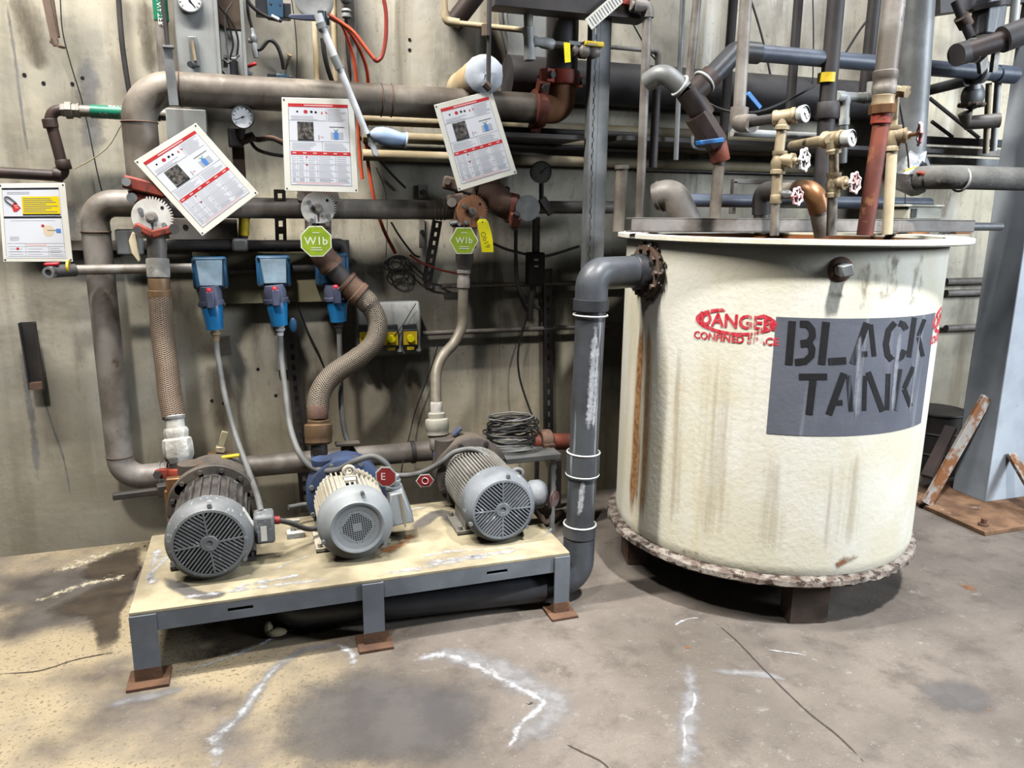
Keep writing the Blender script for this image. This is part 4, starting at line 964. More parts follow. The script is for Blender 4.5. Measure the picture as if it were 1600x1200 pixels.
sleeve(t, 'nipple', (684, 684, 3.40), (686, 702, 3.39), 14, 'galv_pipe'); sleeve(t, 'adapter', (686, 698, 3.39), (690, 722, 3.37), 13, 'lavender', 6)
# dark elbow run after the third valve
t = thing('valve_line', 'shadowed pipe with rusty coupling and round disc beyond the yellow tag', 'pipe', at(800, 330, 3.66))
part(t, 'elbow', MB().tube(spline(pts([(748, 296, 3.70), (770, 303, 3.68), (788, 320, 3.66), (806, 324, 3.66)]), 6), rad(21, (780, 315, 3.66)), 22), 'rusty_iron')
coupling(t, at(797, 325, 3.66), X, rad(18, (797, 325, 3.66)), (0, -.8, -.6), 'rusty_red', .05)
c = at(825, 325, 3.58); part(t, 'disc', MB().cyl(c, c+Yv*.01, rad(20, (825, 325, 3.58)), 30), 'steel_gray')
part(t, 'pipe', MB().tube([at(806, 324, 3.66), at(965, 324, 3.66)], rad(10, (850, 322, 3.66)), 18), 'galv_pipe')
part(t, 'clamp', MB().bar(at(846, 310, 3.6), at(862, 334, 3.6), .03, .04), 'dark_pipe', bev=.004)

# --- small water line with red-handled cock
t = thing('water_line', 'thin pipe with small red-handled cock under the padlock sign', 'pipe', at(100, 420, 3.64))
a, b = at(112, 422, 3.64), at(300, 418, 3.64); b.z = a.z
pipe('pipe', None, None, [(112, 422, 3.64), (300, 419, 3.64)], 7.5, 'galv_pipe', par=t)
part(t, 'cock_body', MB().cyl(at(118, 422, 3.64), at(84, 424, 3.60), .026, 16).cyl(at(86, 424, 3.60), at(78, 425, 3.57), .02, 16), 'dark_pipe'); part(t, 'spout', MB().lathe(at(82, 425, 3.595), at(76, 426, 3.57)-at(82, 425, 3.595), [(.017, 0), (.024, .005), (.024, .03), (.014, .03), (.014, .015)], 18, (True, False)), 'steel_gray')
part(t, 'handle', MB().bar(at(70, 413, 3.60), at(92, 412, 3.60), .035, .012, Z).cyl(at(84, 424, 3.60), at(83, 413, 3.60), .012, 12), 'handle_red', bev=.004); part(t, 'yellow_band', MB().cyl(at(105, 417, 3.62), at(109, 417, 3.62), .028, 14), 'label_yellow')
# --- conduit, strut panel and sockets
t = thing('conduit', 'dark conduit with end elbow behind the octagonal tag', 'conduit', at(450, 380, 3.74))
a, b = at(262, 383, 3.74), at(536, 377, 3.74); pm_ = [a, Vector((b.x, 3.74, a.z)), Vector((b.x, 3.74, a.z-.06))]
part(t, 'pipe', MB().tube(fillet(pm_, .035), .021, 18), 'dark_pipe'); 
q = at(375, 384, 3.72); part(t, 'tee', MB().box((q.x, 3.74, a.z), (.07, .06, .06)), 'steel_gray', bev=.012)
part(t, 'elbow', MB().tube(fillet([pm_[1]-X*.05, pm_[1]+X*.0, pm_[2]], .035), .028, 18), 'dark_pipe')
t2 = thing('conduit_riser', 'short upright conduit with yellow label beside the tilted sign corner', 'conduit', at(380, 366, 3.74))
pipe('pipe', None, None, [(382, 300, 3.74), (380, 372, 3.74)], 7.5, 'dark_pipe', par=t2); part(t2, 'label', MB().cyl(at(382.5, 330, 3.735), at(381, 368, 3.735), .0235, 18), 'label_yellow')
mb = MB(); q0, q1 = at(258, 342, 3.84), at(372, 374, 3.84); mb.box(((q0.x+q1.x)/2, 3.86, (q0.z+q1.z)/2), (q1.x-q0.x, .04, q0.z-q1.z))
o = solo('strut_rail', mb, 'galv_pipe', 'galvanised rail with one round hole behind the first toothed disc', 'rail'); part(o, 'hole', MB().cyl(at(290, 355, 3.838), at(290, 355, 3.84), .012, 16), 'void_black')
mb = MB(); q0, q1 = at(300, 395, 3.80), at(547, 470, 3.80); mb.box(((q0.x+q1.x)/2, 3.82, (q0.z+q1.z)/2), (q1.x-q0.x, .03, q0.z-q1.z))
solo('mounting_board', mb, 'board_olive', 'olive-grey mounting board behind the blue sockets', 'board')
mb = MB(); q0, q1 = at(112, 378, 3.88), at(545, 392, 3.88); mb.box(((q0.x+q1.x)/2, 3.875, a.z-.005), (q1.x-q0.x, .045, .042)); solo('strut_rail', mb, 'galv_pipe', 'long horizontal rail against the wall above the sockets', 'rail')
q = at(203, 378, 3.80); o = solo('junction_box', MB().box(q, (.105, .07, .11)), 'enclosure', 'grey box tucked behind the U-shaped pipe', 'electrical box', bev=.008)
def socket(lab, pts4, plug, gland, cover, dim, key):
    (x0, y0, x1, y1) = pts4; Y = 3.68; a, b = at(x0, y0, Y), at(x1, y1, Y); c = (a+b)/2
    t = thing('power_socket', lab, 'socket', c, 'blue industrial sockets')
    w, h = abs(b.x-a.x), abs(a.z-b.z); part(t, 'box', MB().box((c.x, 3.745, c.z), (w, .13, h)), 'socket_blue', bev=.012)
    part(t, 'cover', MB().add([Vector(v) for v in ((c.x-w*.38, 3.678, c.z+h*.40), (c.x+w*.38, 3.678, c.z+h*.40), (c.x+w*.34, 3.64, c.z-h*.36), (c.x-w*.30, 3.64, c.z-h*.36), (c.x-w*.38, 3.69, c.z+h*.40), (c.x+w*.38, 3.69, c.z+h*.40), (c.x+w*.38, 3.69, c.z-h*.42), (c.x-w*.34, 3.69, c.z-h*.42))], [(0, 3, 2, 1), (0, 1, 5, 4), (1, 2, 6, 5), (2, 3, 7, 6), (3, 0, 4, 7)]), cover, bev=.003)
    sb = MB()
    for sx in (-1, 1):
        for sz in (-1, 1): sb.cyl((c.x+sx*w*.43, 3.676, c.z+sz*h*.42), (c.x+sx*w*.43, 3.69, c.z+sz*h*.42), .006, 8)
    each(t, 'screw', sb, 'dark_pipe')
    p0, p1, p2, p3 = [at(*q, 3.62) for q in plug]
    tp = thing('power_plug', lab.replace('socket', 'plug')[:0]+key, 'plug', p3, 'blue industrial plugs'); s = mpp(p0)
    part(tp, 'collar', MB().lathe(p0, p1-p0, [(14*s, 0), (17*s, (p1-p0).length*.3), (17*s, (p1-p0).length*.75), (19*s, (p1-p0).length*.8), (19*s, (p1-p0).length)], 20), 'lavender')
    lt = part(tp, 'latch', MB().box(p0*.35+p1*.65-Yv*.058, (.034, .03, .075)), 'lavender', bev=.006); part(lt, 'button', MB().ball(p0*.85+p1*.15-Yv*.06, .014, 12, 8), 'latch_red')
    l = (p2-p1).length; part(tp, 'plug_body', MB().lathe(p1, p2-p1, [(16*s, 0), (16.5*s, .004), (13*s, l*.86), (13*s, l)], 24), 'plug_blue'); ll = MB()
    part(tp, 'ear', MB().box(p1, (.115, .02, .016)), 'black_plastic', bev=.004)
    g = part(tp, 'cable_gland', MB().lathe(p2, p3-p2, [(8*s, 0), (8*s, .006), (6.5*s, .008), (6.5*s, .013), (8*s, .015), (8*s, .022), (5.5*s, .03), (5*s, (p3-p2).length)], 18), gland); return p3
e1_ = socket('blue wall socket nearest the first braided hose', (298, 402, 357, 452), ((327, 448), (331, 476), (336, 514), (338, 533)), 'brass', 'socket_cover', 0, 'blue plug with brass gland in the first wall socket')
e2_ = socket('blue wall socket between its two neighbours on the olive board', (399, 400, 456, 448), ((428, 446), (432, 472), (437, 508), (438, 524)), 'sheet_white', 'socket_cover', 0, 'bright blue plug with white gland in the middle socket')
e3_ = socket('blue wall socket partly hidden by the curving braided hose', (493, 396, 547, 448), ((522, 444), (526, 468), (529, 502), (530, 520)), 'dark_pipe', 'socket_blue', 0, 'blue plug with dark gland beside the curving braided hose')
solo('cable_gland_cap', MB().ball(at(458, 508, 3.62), .022, 12, 8, (.8, .5, 1.6)), 'socket_blue', 'blue hanging socket cap beside the bright blue plug', 'cap')
for i, (x, y, lab) in enumerate(((352, 540, 'small grey bracket on the wall below the first blue plug'), (440, 552, 'grey plate hanging behind the middle plug cable'))):
    a = at(x, y, 3.86); solo('wall_bracket', MB().box(a, (.05, .03, .09) if i == 0 else (.055, .02, .17)), 'enclosure' if i else 'galv_pipe', lab, 'bracket', bev=.004)
# conduits between sockets
for a, b, lab in (((357, 424, 3.78), (399, 421, 3.78), 'stub conduit joining the first and middle blue sockets'), ((456, 420, 3.78), (493, 419, 3.78), 'stub conduit joining the middle and hidden blue sockets')):
    solo('conduit', MB().tube([at(*a), at(*b)], .018, 14), 'dark_pipe', lab, 'conduit')
# --- cables from the plugs down to the motors
def cable(label, L, r, mat, cat='cable', name='power_cable', n=10, k=8):
    P = [q if isinstance(q, Vector) else at(*q) for q in L]; return solo(name, MB().tube(spline(P, k), r, n), mat, label, cat)
jq = at(408, 800, 2.95)
cable('grey cable from the first blue plug to the dusty dark motor', [e1_, (341, 560, 3.6), (352, 620, 3.52), (368, 680, 3.42), (388, 735, 3.25), (402, 775, 3.05), jq+Z*.0], .0125, 'cable_grey')
cable('grey cable looping from the middle plug to the perforated-vent motor', [e2_, (440, 560, 3.6), (446, 610, 3.52), (453, 665, 3.42), (468, 708, 3.3), (492, 732, 3.18), (525, 735, 3.08), (552, 722, 3.02), (580, 713, 3.0), (600, 722, 2.98), GL2], .0135, 'cable_grey')
cable('grey cable from the hidden socket running behind the middle motor to the third', [e3_, (532, 580, 3.6), (533, 630, 3.55), (540, 680, 3.5), (560, 715, 3.44), (592, 738, 3.38), (628, 743, 3.32), (660, 738, 3.26), (690, 722, 3.2), (712, 706, 3.17), (745, 703, 3.12), (775, 725, 3.05), (800, 752, 2.98), (826, 775, 2.93)], .0125, 'cable_grey')
# --- grey control box with yellow padlock switches
a, b = at(556, 473, 3.78), at(656, 553, 3.78); w, h = b.x-a.x, a.z-b.z; cx, cz = (a.x+b.x)/2, (a.z+b.z)/2
t = thing('control_box', 'rounded grey control box with yellow switches behind the curving hose', 'control box', (cx, 3.82, b.z))
part(t, 'housing', MB().prism([(3.88, -h/2), (3.76, -h/2+.0), (3.73, -.02), (3.735, h*.3), (3.77, h/2), (3.88, h/2)], (a.x, 0, cz), Yv, Z, (w, 0, 0)), 'enclosure', bev=.01)
for i, (x, y) in enumerate(((573, 529), (611, 529), (641, 528))):
    q = at(x, y, 3.715); o = part(t, 'switch', MB().box(q+Yv*.015, (.076, .03, .085)).box(q+Z*.052+Yv*.02, (.07, .03, .03)), 'black_plastic', bev=.004)
    part(o, 'label', MB().box(q-Yv*.0012, (.068, .002, .066)), 'label_yellow'); part(o, 'knob', MB().cyl(q-Yv*.02, q, .018, 18), 'tag_yellow'); part(o, 'latch_tab', MB().box(q-Z*.052-Yv*.0, (.034, .012, .014)), 'label_yellow')
    part(o, 'foot', MB().lathe(q+Vector((.045, .02, -.07)), Z, [(.014, 0), (.007, .03), (.006, .06)], 10), 'enclosure')
# --- slotted struts
def slotted(name, label, a, b, w, mat='dark_pipe', pitch=.05, Yd=.02, slot=(.012, .028), par=None):
    A, B = at(*a), at(*b); d = (B-A); l = d.length; d.normalize(); sx = X-d*X.dot(d); sx.normalize()
    mb = MB(); n = max(1, int(l/pitch)); sw, sl_ = slot; ns = Yv
    Rm = Matrix((sx, ns, d)).transposed()
    for s in (-1, 1): mb.box((A+B)/2+sx*s*(w+sw)/4, ((w-sw)/2, .004, l), Rm).box((A+B)/2+sx*s*(w/2-.002)+Yv*.012, (.004, .026, l), Rm)
    pp = l/n
    for i in range(n+1):
        ll = pp-sl_; c = A+d*(pp*i); 
        if i == 0: c = A+d*ll/4; ll /= 2
        if i == n: c = B-d*ll/4; ll /= 2
        mb.box(c, (sw, .004, ll), Rm)
    return solo(name, mb, mat, label, 'strut channel', 'slotted struts on the wall')
slotted('slotted_strut', 'black slotted strut standing behind the middle plug cable', (452, 500, 3.84), (480, 800, 3.84), .058, 'dark_pipe', .052, slot=(.018, .03))
slotted('slotted_strut', 'short dark slotted strut crossing the manifold pipe', (437, 296, 3.66), (440, 400, 3.82), .05, 'dark_pipe', .06, slot=(.018, .03))
slotted('slotted_strut', 'slanting dark slotted strut beside the coiled wire', (684, 345, 3.76), (668, 440, 3.86), .045, 'dark_pipe', .045, slot=(.013, .022))
slotted('slotted_strut', 'dim slotted strut rising above the rusty red coupling', (856, 420, 3.84), (858, 690, 3.84), .05, 'dark_pipe', .06, slot=(.014, .03))
slotted('slotted_strut', 'dim dark slotted strut below the rusty red coupling', (868, 720, 3.7), (866, 840, 3.7), .07, 'dark_pipe', .06, slot=(.014, .03))
pa_ = at(952, -40, 3.46); pb_ = at(912, 900, 3.46); pb_.z = 0; pb_.x = (pa_.x*.35+pb_.x*.65)
A = at(952, -30, 3.46); Bq = at(920, 460, 3.46); l = A.z; 
mb = MB(); xb = (A.x+Bq.x)/2; hgt = 3.4; ww = .075
mb.box((xb+ww*.24, 3.46, hgt/2), (ww*.72, .004, hgt)).box((xb+ww*.6-.002, 3.49, hgt/2), (.004, .06, hgt)); n = int(hgt/.05)
mb.box((xb-ww*.26-.001, 3.46, hgt/2), (.020, .004, hgt)); mb.box((xb-ww*.53-.004, 3.46, hgt/2), (.014, .004, hgt))
for i in range(n): mb.box((xb-ww*.43, 3.46, .025+i*.05), (.010, .004, .022))
mb.box((xb-ww*.60, 3.49, hgt/2), (.004, .06, hgt))
solo('strut_post', mb, 'steel_gray', 'tall galvanised slotted strut post beside the red pipe couplings', 'strut channel')

# ================================================================== hanging instruction signs
class Sheet:
    def __init__(s, name, label, corners, Y, th=.004):
        C4 = [at(x, y, Y) for x, y in corners]; s.o, = (C4[0],); s.C = C4
        bl = C4[3]; cen = sum(C4, Vector())/4; s.t = thing(name, label, 'sign', Vector((cen.x, cen.y, min(p.z for p in C4))))
        mb = MB(); D = Yv*th; mb.add(C4+[p+D for p in C4], [(0, 3, 2, 1), (4, 5, 6, 7), (0, 1, 5, 4), (1, 2, 6, 5), (2, 3, 7, 6), (3, 0, 4, 7)])
        part(s.t, 'plate', mb, 'sign_plate', bev=.001)
        ho = MB()
        for u, v in ((.03, .025), (.97, .025), (.03, .975), (.97, .975)): p = s(u, v); ho.cyl(p-Yv*.0008, p, .0035, 8)
        part(s.t, 'eyelet', ho, 'sign_black')
    def __call__(s, u, v, lift=0):
        a, b, c, d = s.C; return (a*(1-u)+b*u)*(1-v)+(d*(1-u)+c*u)*v-Yv*lift
    def rects(s, name, L, mat, lift=.0008):
        mb = MB()
        for u0, v0, u1, v1 in L: mb.quad(s(u0, v0, lift), s(u0, v1, lift), s(u1, v1, lift), s(u1, v0, lift))
        return part(s.t, name, mb, mat)
    def poly(s, name, L, mat, lift=.001):
        mb = MB()
        for P in L: mb.add([s(u, v, lift) for u, v in P][::-1], [tuple(range(len(P)))])
        return part(s.t, name, mb, mat)
    def text(s, body, u, v, h, mat, lift=.0014, bold=.0):
        ud = (s(1, v)-s(0, v)).normalized(); vd = (s(u, 0)-s(u, 1)).normalized()
        part(s.t, 'lettering', text_mb(body, s(u, v, lift), ud, vd, h, bold), mat)
def lines(u0, u1, v0, v1, n, rng, h=.006, short=.35):
    L = []
    for i in range(n):
        v = v0+(v1-v0)*(i+.5)/n; L.append((u0, v-h/2, u1-(u1-u0)*rng.uniform(0, short), v+h/2))
    return L
def dot(u, v, r, n=12, k=.72): return [(u+math.cos(2*PI*i/n)*r, v+math.sin(2*PI*i/n)*r*k) for i in range(n)]
def valve_sign(label, corners, Y, seed):
    s = Sheet('procedure_sign', label, corners, Y); g = random.Random(seed)
    s.rects('printed_panel', [(.085, .06, .915, .93)], 'sign_panel', .0006)
    s.rects('header_bar', [(.085, .06, .915, .095)], 'sign_red', .001); s.rects('header_bar', [(.10, .565, .92, .605)], 'sign_red', .001)
    s.rects('header_print', [(.3, .072, .7, .083)]+[(.12+.14*i, .578, .17+.14*i, .590) for i in range(6)], 'sign_pink', .0013)
    fr = [(.085, .06, .088, .93), (.912, .06, .915, .93), (.085, .928, .915, .930), (.085, .235, .6, .238), (.085, .455, .915, .458), (.53, .458, .533, .56), (.6, .1, .603, .235)]
    for v in (.70, .775, .845, .90): fr.append((.1, v, .9, v+.003))
    for u in (.18, .30, .45, .70): fr.append((u, .605, u+.003, .90))
    s.rects('table_rule', fr, 'sign_line', .001)
    tx = lines(.62, .89, .105, .245, 9, g)+lines(.12, .5, .185, .235, 3, g)+lines(.12, .5, .47, .555, 5, g)+lines(.56, .88, .47, .555, 5, g)
    for k, (a, b) in enumerate(((.605, .70), (.70, .775), (.775, .845), (.845, .90))):
        for u0, u1 in ((.11, .17), (.20, .28), (.33, .44), (.47, .68), (.72, .89)): tx += lines(u0, u1, a+.008, b-.006, 4, g, .005, .3)
    s.rects('small_print', tx, 'sign_text', .0009)
    s.rects('photo_print', [(.20, .25, .42, .45)], 'photo_print', .0012); s.rects('photo_caption', [(.20, .436, .42, .45)], 'sign_black', .0014)
    s.poly('symbol', [dot(.32, .145, .028)], 'sign_red'); s.poly('symbol', [dot(.205, .145, .014), dot(.40, .145, .02, 6), dot(.46, .148, .018, 6)], 'sign_black')
    s.poly('symbol', [[(.53, .165), (.545, .135), (.56, .165)], [(.58, .135), (.62, .150), (.61, .165)]], 'sign_red')
    s.poly('symbol', [dot(.31, .628, .012), dot(.31, .712, .014)], 'sign_red')
    s.rects('diagram', [(.655, .355, .70, .43), (.735, .355, .83, .43)], 'sign_gray', .001); s.rects('diagram', [(.64, .295, .85, .302)], 'sign_line', .0012)
    s.poly('diagram', [[(.70, .43), (.695, .37), (.715, .345), (.745, .345), (.765, .37), (.76, .43)]], 'sign_blue', .0013); s.poly('diagram', [[(.69, .315), (.73, .335), (.775, .31), (.73, .352)]], 'sign_green', .0013)
    s.rects('diagram', [(.485, .385, .492, .44)], 'sign_line', .0012); s.poly('diagram', [[(.50, .405), (.53, .395), (.56, .408), (.53, .416)]], 'sign_pink', .0012)
    s.rects('footer_print', [(.16, .905, .78, .918)], 'sign_pink', .001); return s
valve_sign('white procedure sign tilted steeply above the first toothed disc', [(209, 252), (306, 192), (404, 302), (316, 369)], 3.47, 1)
valve_sign('white procedure sign hanging upright above the second toothed disc', [(440, 152), (552, 155), (560, 301), (445, 298)], 3.47, 2)
valve_sign('white procedure sign tilted slightly above the rust-brown toothed disc', [(678, 164), (768, 141), (808, 271), (716, 299)], 3.45, 3)
s = Sheet('padlock_sign', 'white lockout sign with red padlock and yellow block below the brown pipe', [(-3, 287), (101, 286), (114, 409), (5, 409)], 3.66); g = random.Random(9)
s.rects('printed_panel', [(.05, .05, .91, .95)], 'sign_panel', .0006)
s.rects('header_bar', [(.05, .055, .90, .078), (.05, .415, .90, .440), (.33, .385, .89, .405)], 'sign_black', .001)
s.rects('yellow_block', [(.33, .165, .89, .385)], 'sign_yellow', .001); s.rects('small_print', lines(.35, .86, .18, .37, 8, g, .008, .4), 'sign_line', .0013)
s.rects('table_rule', [(.05, .05, .053, .93), (.897, .05, .90, .93), (.08, .76, .9, .763), (.08, .80, .9, .803), (.08, .87, .9, .873), (.08, .925, .9, .928), (.33, .76, .333, .925), (.66, .80, .663, .925)], 'sign_line', .001)
s.rects('small_print', lines(.12, .5, .10, .14, 2, g, .01, .2)+lines(.15, .8, .465, .475, 1, g, .005, 0)+lines(.12, .28, .67, .73, 4, g, .005)+lines(.10, .3, .815, .92, 3, g)+lines(.36, .62, .815, .92, 3, g)+lines(.68, .88, .815, .92, 4, g), 'sign_text', .0009)
s.rects('table_tint', [(.35, .77, .64, .79)], 'sign_pink', .0009)
s.poly('padlock', [[(.17, .27), (.24, .235), (.31, .31), (.24, .36), (.20, .355)]], 'sign_red', .0012)
P = [s(u, v, .0016) for u, v in ((.19, .275), (.11, .22), (.085, .185), (.10, .165), (.14, .165), (.20, .205), (.245, .24))]; part(s.t, 'shackle', MB().tube(spline(P, 5), .003, 6), 'sign_line')
s.rects('padlock_print', [(.21, .275, .27, .285), (.225, .30, .275, .31)], 'sign_pink', .0015)
s.poly('diagram', [dot(.69, .60, .085, 16, .85)], 'sign_beige', .0009); s.poly('diagram', [dot(.61, .535, .025)], 'sign_red', .0013); s.rects('diagram', [(.67, .59, .80, .598)], 'sign_line', .0012); s.rects('diagram', [(.80, .575, .87, .625)], 'sign_blue', .0013)
s.poly('symbol', [dot(.22, .83, .022)], 'sign_red', .0012)
# ================================================================== upper wall: panel, gauges, hoses
# grey enclosure with round gauge
t = thing('instrument_panel', 'tall grey instrument panel with round gauge over the big pipe', 'panel', at(300, 120, 3.8))
a, b = at(283, -60, 3.72), at(337, 119, 3.72); zt_ = 3.1; wdt = b.x-at(262, 60, 3.72).x
cx = (at(281, 60, 3.72).x+b.x)/2
part(t, 'housing', MB().box((cx, 3.80, (b.z+zt_)/2), (.165, .16, zt_-b.z)), 'enclosure', bev=.004)
gc = at(296, 0, 3.70); gauge(t, gc, -Yv, rad(18, (296, 0, 3.70)), 'dial_dim', 'steel_gray', 'round_gauge', .07)
q0, q1 = at(300, 57, 3.71), at(306, 104, 3.71); o = part(t, 'flow_tube', MB().bar(q0, q1, .034, .02, Yv), 'steel_gray', bev=.004); part(o, 'glass_tube', MB().cyl(q0-Yv*.014+Z*-.02, q1-Yv*.014+Z*.02, .007, 10), 'brass'); part(o, 'valve_knob', MB().cyl(q1-Yv*.01+X*-.012, q1-Yv*.05+X*-.02, .012, 12), 'black_plastic')
t = thing('open_cabinet', 'shallow open cabinet with white back and tangled tubing', 'cabinet', at(360, 118, 3.8))
ax_, bx_ = at(337, 60, 3.72).x, at(384, 60, 3.72).x; z0 = at(360, 119, 3.72).z
part(t, 'frame', MB().box((ax_+.008, 3.80, (z0+2.9)/2), (.016, .17, 2.9-z0)).box((bx_-.008, 3.80, (z0+2.9)/2), (.016, .17, 2.9-z0)).box(((ax_+bx_)/2, 3.88, (z0+2.9)/2), (bx_-ax_-.03, .01, 2.9-z0)), 'enclosure', bev=.002)
zw = at(360, 50, 3.86).z; part(t, 'back_sheet', MB().box(((ax_+bx_)/2, 3.80, (z0+zw)/2), (bx_-ax_-.034, .006, zw-z0)), 'sheet_white'); part(t, 'dark_panel', MB().box(((ax_+bx_)/2, 3.80, (zw+2.9)/2), (bx_-ax_-.034, .012, 2.9-zw)), 'sooty_steel')
tb_ = []
for L, m, r in (([(341, 8), (352, 22), (358, 40), (364, 70), (360, 92), (372, 98)], 'cable_black', .004), ([(362, 5), (352, 24), (353, 60), (357, 92)], 'cable_grey', .003), ([(354, 22), (366, 42), (372, 64), (370, 88)], 'cable_black', .0045), ([(340, 92), (350, 94), (358, 98), (374, 86)], 'cable_grey', .005), ([(341, 108), (348, 112), (352, 118)], 'cable_black', .004)):
    part(t, 'tube', MB().tube(spline([at(x, y, 3.765) for x, y in L], 6), r, 8), m)
part(t, 'regulator', MB().cyl(at(365, 97, 3.765), at(366, 118, 3.765), .018, 14).cyl(at(362, 96, 3.78), at(370, 96, 3.78), .024, 12).cyl(at(349, 92, 3.8), at(355, 93, 3.8), .016, 10), 'black_plastic')
t = thing('air_regulator', 'slim metal air fitting with black tube beside the open cabinet', 'fitting', at(397, 78, 3.75))
part(t, 'body', MB().lathe(at(394, 44, 3.75), at(399, 80, 3.75)-at(394, 44, 3.75), [(.008, 0), (.012, .01), (.012, .025), (.016, .03), (.018, .045), (.012, .06), (.014, .065), (.014, .1), (.010, .12)], 14), 'steel_gray'); part(t, 'side_port', MB().cyl(at(388, 63, 3.75), at(396, 65, 3.75), .010, 10), 'steel_gray')
part(t, 'black_tube', MB().tube(spline(pts([(386, -10, 3.75), (388, 20, 3.75), (394, 46, 3.75)]), 6), .0065, 8), 'cable_black'); part(t, 'black_tube', MB().tube(spline(pts([(399, 78, 3.75), (408, 76, 3.74), (420, 63, 3.73), (432, 70, 3.73), (440, 90, 3.74), (443, 108, 3.76)]), 6), .0085, 10), 'cable_black')
t = thing('needle_valve', 'tiny metal valve with red lever above the big pipe', 'valve', at(386, 118, 3.76)); part(t, 'body', MB().cyl(at(382, 112, 3.76), at(394, 118, 3.76), .012, 10).cyl(at(386, 104, 3.76), at(388, 120, 3.76), .009, 10), 'steel_gray'); part(t, 'lever', MB().bar(at(388, 104, 3.75), at(400, 99, 3.73), .018, .012, Z), 'handle_red', bev=.004)
def solenoid(label, x0, y0, x1, y1, Y, extra=False):
    a, b = at(x0, y0, Y), at(x1, y1, Y); c = (a+b)/2; w, h = b.x-a.x, a.z-b.z; t = thing('solenoid_valve', label, 'valve', Vector((c.x, c.y, b.z)), 'blue solenoid valves')
    part(t, 'coil', MB().box((c.x-w*.32, c.y+.02, c.z+h*.05), (w*.34, .06, h*.9)), 'black_plastic', bev=.004); part(t, 'body', MB().box((c.x+w*.05, c.y+.015, c.z), (w*.44, .07, h)), 'solenoid_blue', bev=.004); part(t, 'end_cap', MB().box((c.x+w*.38, c.y+.02, c.z-h*.06), (w*.22, .06, h*.8)), 'black_plastic', bev=.004)
    sc = MB()
    for k in (-.08, .18): sc.cyl((c.x+w*k, c.y-.022, c.z+h*.2), (c.x+w*k, c.y-.018, c.z+h*.2), .005, 8)
    each(t, 'screw', sc, 'dark_pipe'); return t
solenoid('blue and black solenoid valve at the frame top beside the round plate', 398, -4, 456, 31, 3.76); solenoid('blue and black solenoid valve sitting just above the big pipe', 417, 115, 460, 129, 3.78)
t = thing('tube_fitting', 'grey nozzle with curved black tube under the upper solenoid', 'fitting', at(432, 32, 3.72)); part(t, 'tube', MB().tube(spline(pts([(384, -6, 3.72), (394, 10, 3.72), (415, 25, 3.72), (440, 33, 3.72)]), 6), .008, 10), 'cable_black'); part(t, 'nozzle', MB().cyl(at(424, 25, 3.71), at(436, 31, 3.71), .008, 10), 'sheet_white')
solo('fixing_stud', MB().cyl(at(447, 108, 3.86), at(452, 88, 3.8), .006, 8).cyl(at(452, 90, 3.81), at(453, 85, 3.80), .010, 8), 'brass', 'little stud with dark cap on the wall above the big pipe', 'stud')
cable('thin dark wire running down the wall from the upper solenoid', [(455, -5, 3.85), (461, 40, 3.85), (464, 85, 3.86), (463, 128, 3.86)], .0025, 'cable_black', 'wire', 'wire')
# cream conduits and cable tray
for i, (x0, x1, lab, m) in enumerate(((489, 496, 'cream conduit running up the wall behind the white rod', 'beige_pipe'), (520, 525, 'cream conduit running up the wall beside the orange hoses', 'beige_pipe'))):
    solo('conduit', MB().tube(ext([at(x0, -40, 3.85), at(x1, 140, 3.85)]), .0135, 14), m, lab, 'conduit')
solo('cable_duct', MB().bar(at(541, -60, 3.85), at(550, 140, 3.85), .055, .04, Yv), 'galv_pipe', 'grey cable duct carrying the orange hoses up the wall', 'duct', bev=.003)
t = thing('conduit_outlet', 'grey conduit body with cable gland above the orange hoses', 'conduit', at(541, 30, 3.8)); q = at(540, -4, 3.80); part(t, 'box', MB().box(q+Z*.03, (.048, .05, .11)), 'enclosure', bev=.014); part(t, 'gland', MB().lathe(at(541, 14, 3.80), -Z, [(.018, 0), (.024, .01), (.018, .014), (.018, .02), (.022, .024), (.022, .035), (.014, .04)], 14), 'enclosure')
part(t, 'cable', MB().tube(spline(pts([(541, 28, 3.8), (542, 60, 3.82), (545, 100, 3.83), (549, 138, 3.84)]), 5), .008, 8), 'cable_black')
for L, lab in (([(506, 20, 3.66), (520, 30, 3.68), (535, 40, 3.74), (546, 70, 3.78), (554, 100, 3.80), (558, 140, 3.82), (560, 200, 3.84), (562, 240, 3.84), (566, 280, 3.84)], 'orange hose hugging the wall duct and passing behind the upright sign'),
               ([(508, 22, 3.65), (530, 34, 3.68), (548, 52, 3.72), (566, 86, 3.76), (574, 116, 3.80), (575, 150, 3.84), (572, 210, 3.84), (576, 262, 3.84), (586, 318, 3.84), (600, 360, 3.85), (618, 396, 3.86)], 'orange hose curving out and down to the black wire coil'),
               ([(510, 21, 3.64), (532, 35, 3.66), (552, 50, 3.66), (572, 76, 3.66), (586, 94, 3.66)], 'short orange hose branching towards the red loop')):
    cable(lab, L, .0085, 'cable_orange', 'hose', 'air_hose')
cable('dark red hose hanging in a loop over the cream wall', [(584, 92, 3.66), (590, 95, 3.66), (598, 85, 3.66), (603, 55, 3.66), (603, 20, 3.66), (598, -10, 3.66)], .009, 'hose_red', 'hose', 'air_hose')
cable('black hose bending behind the white rod to the big pipe', [(504, 60, 3.78), (507, 85, 3.78), (513, 110, 3.80), (522, 136, 3.84)], .011, 'cable_black', 'hose', 'air_hose')
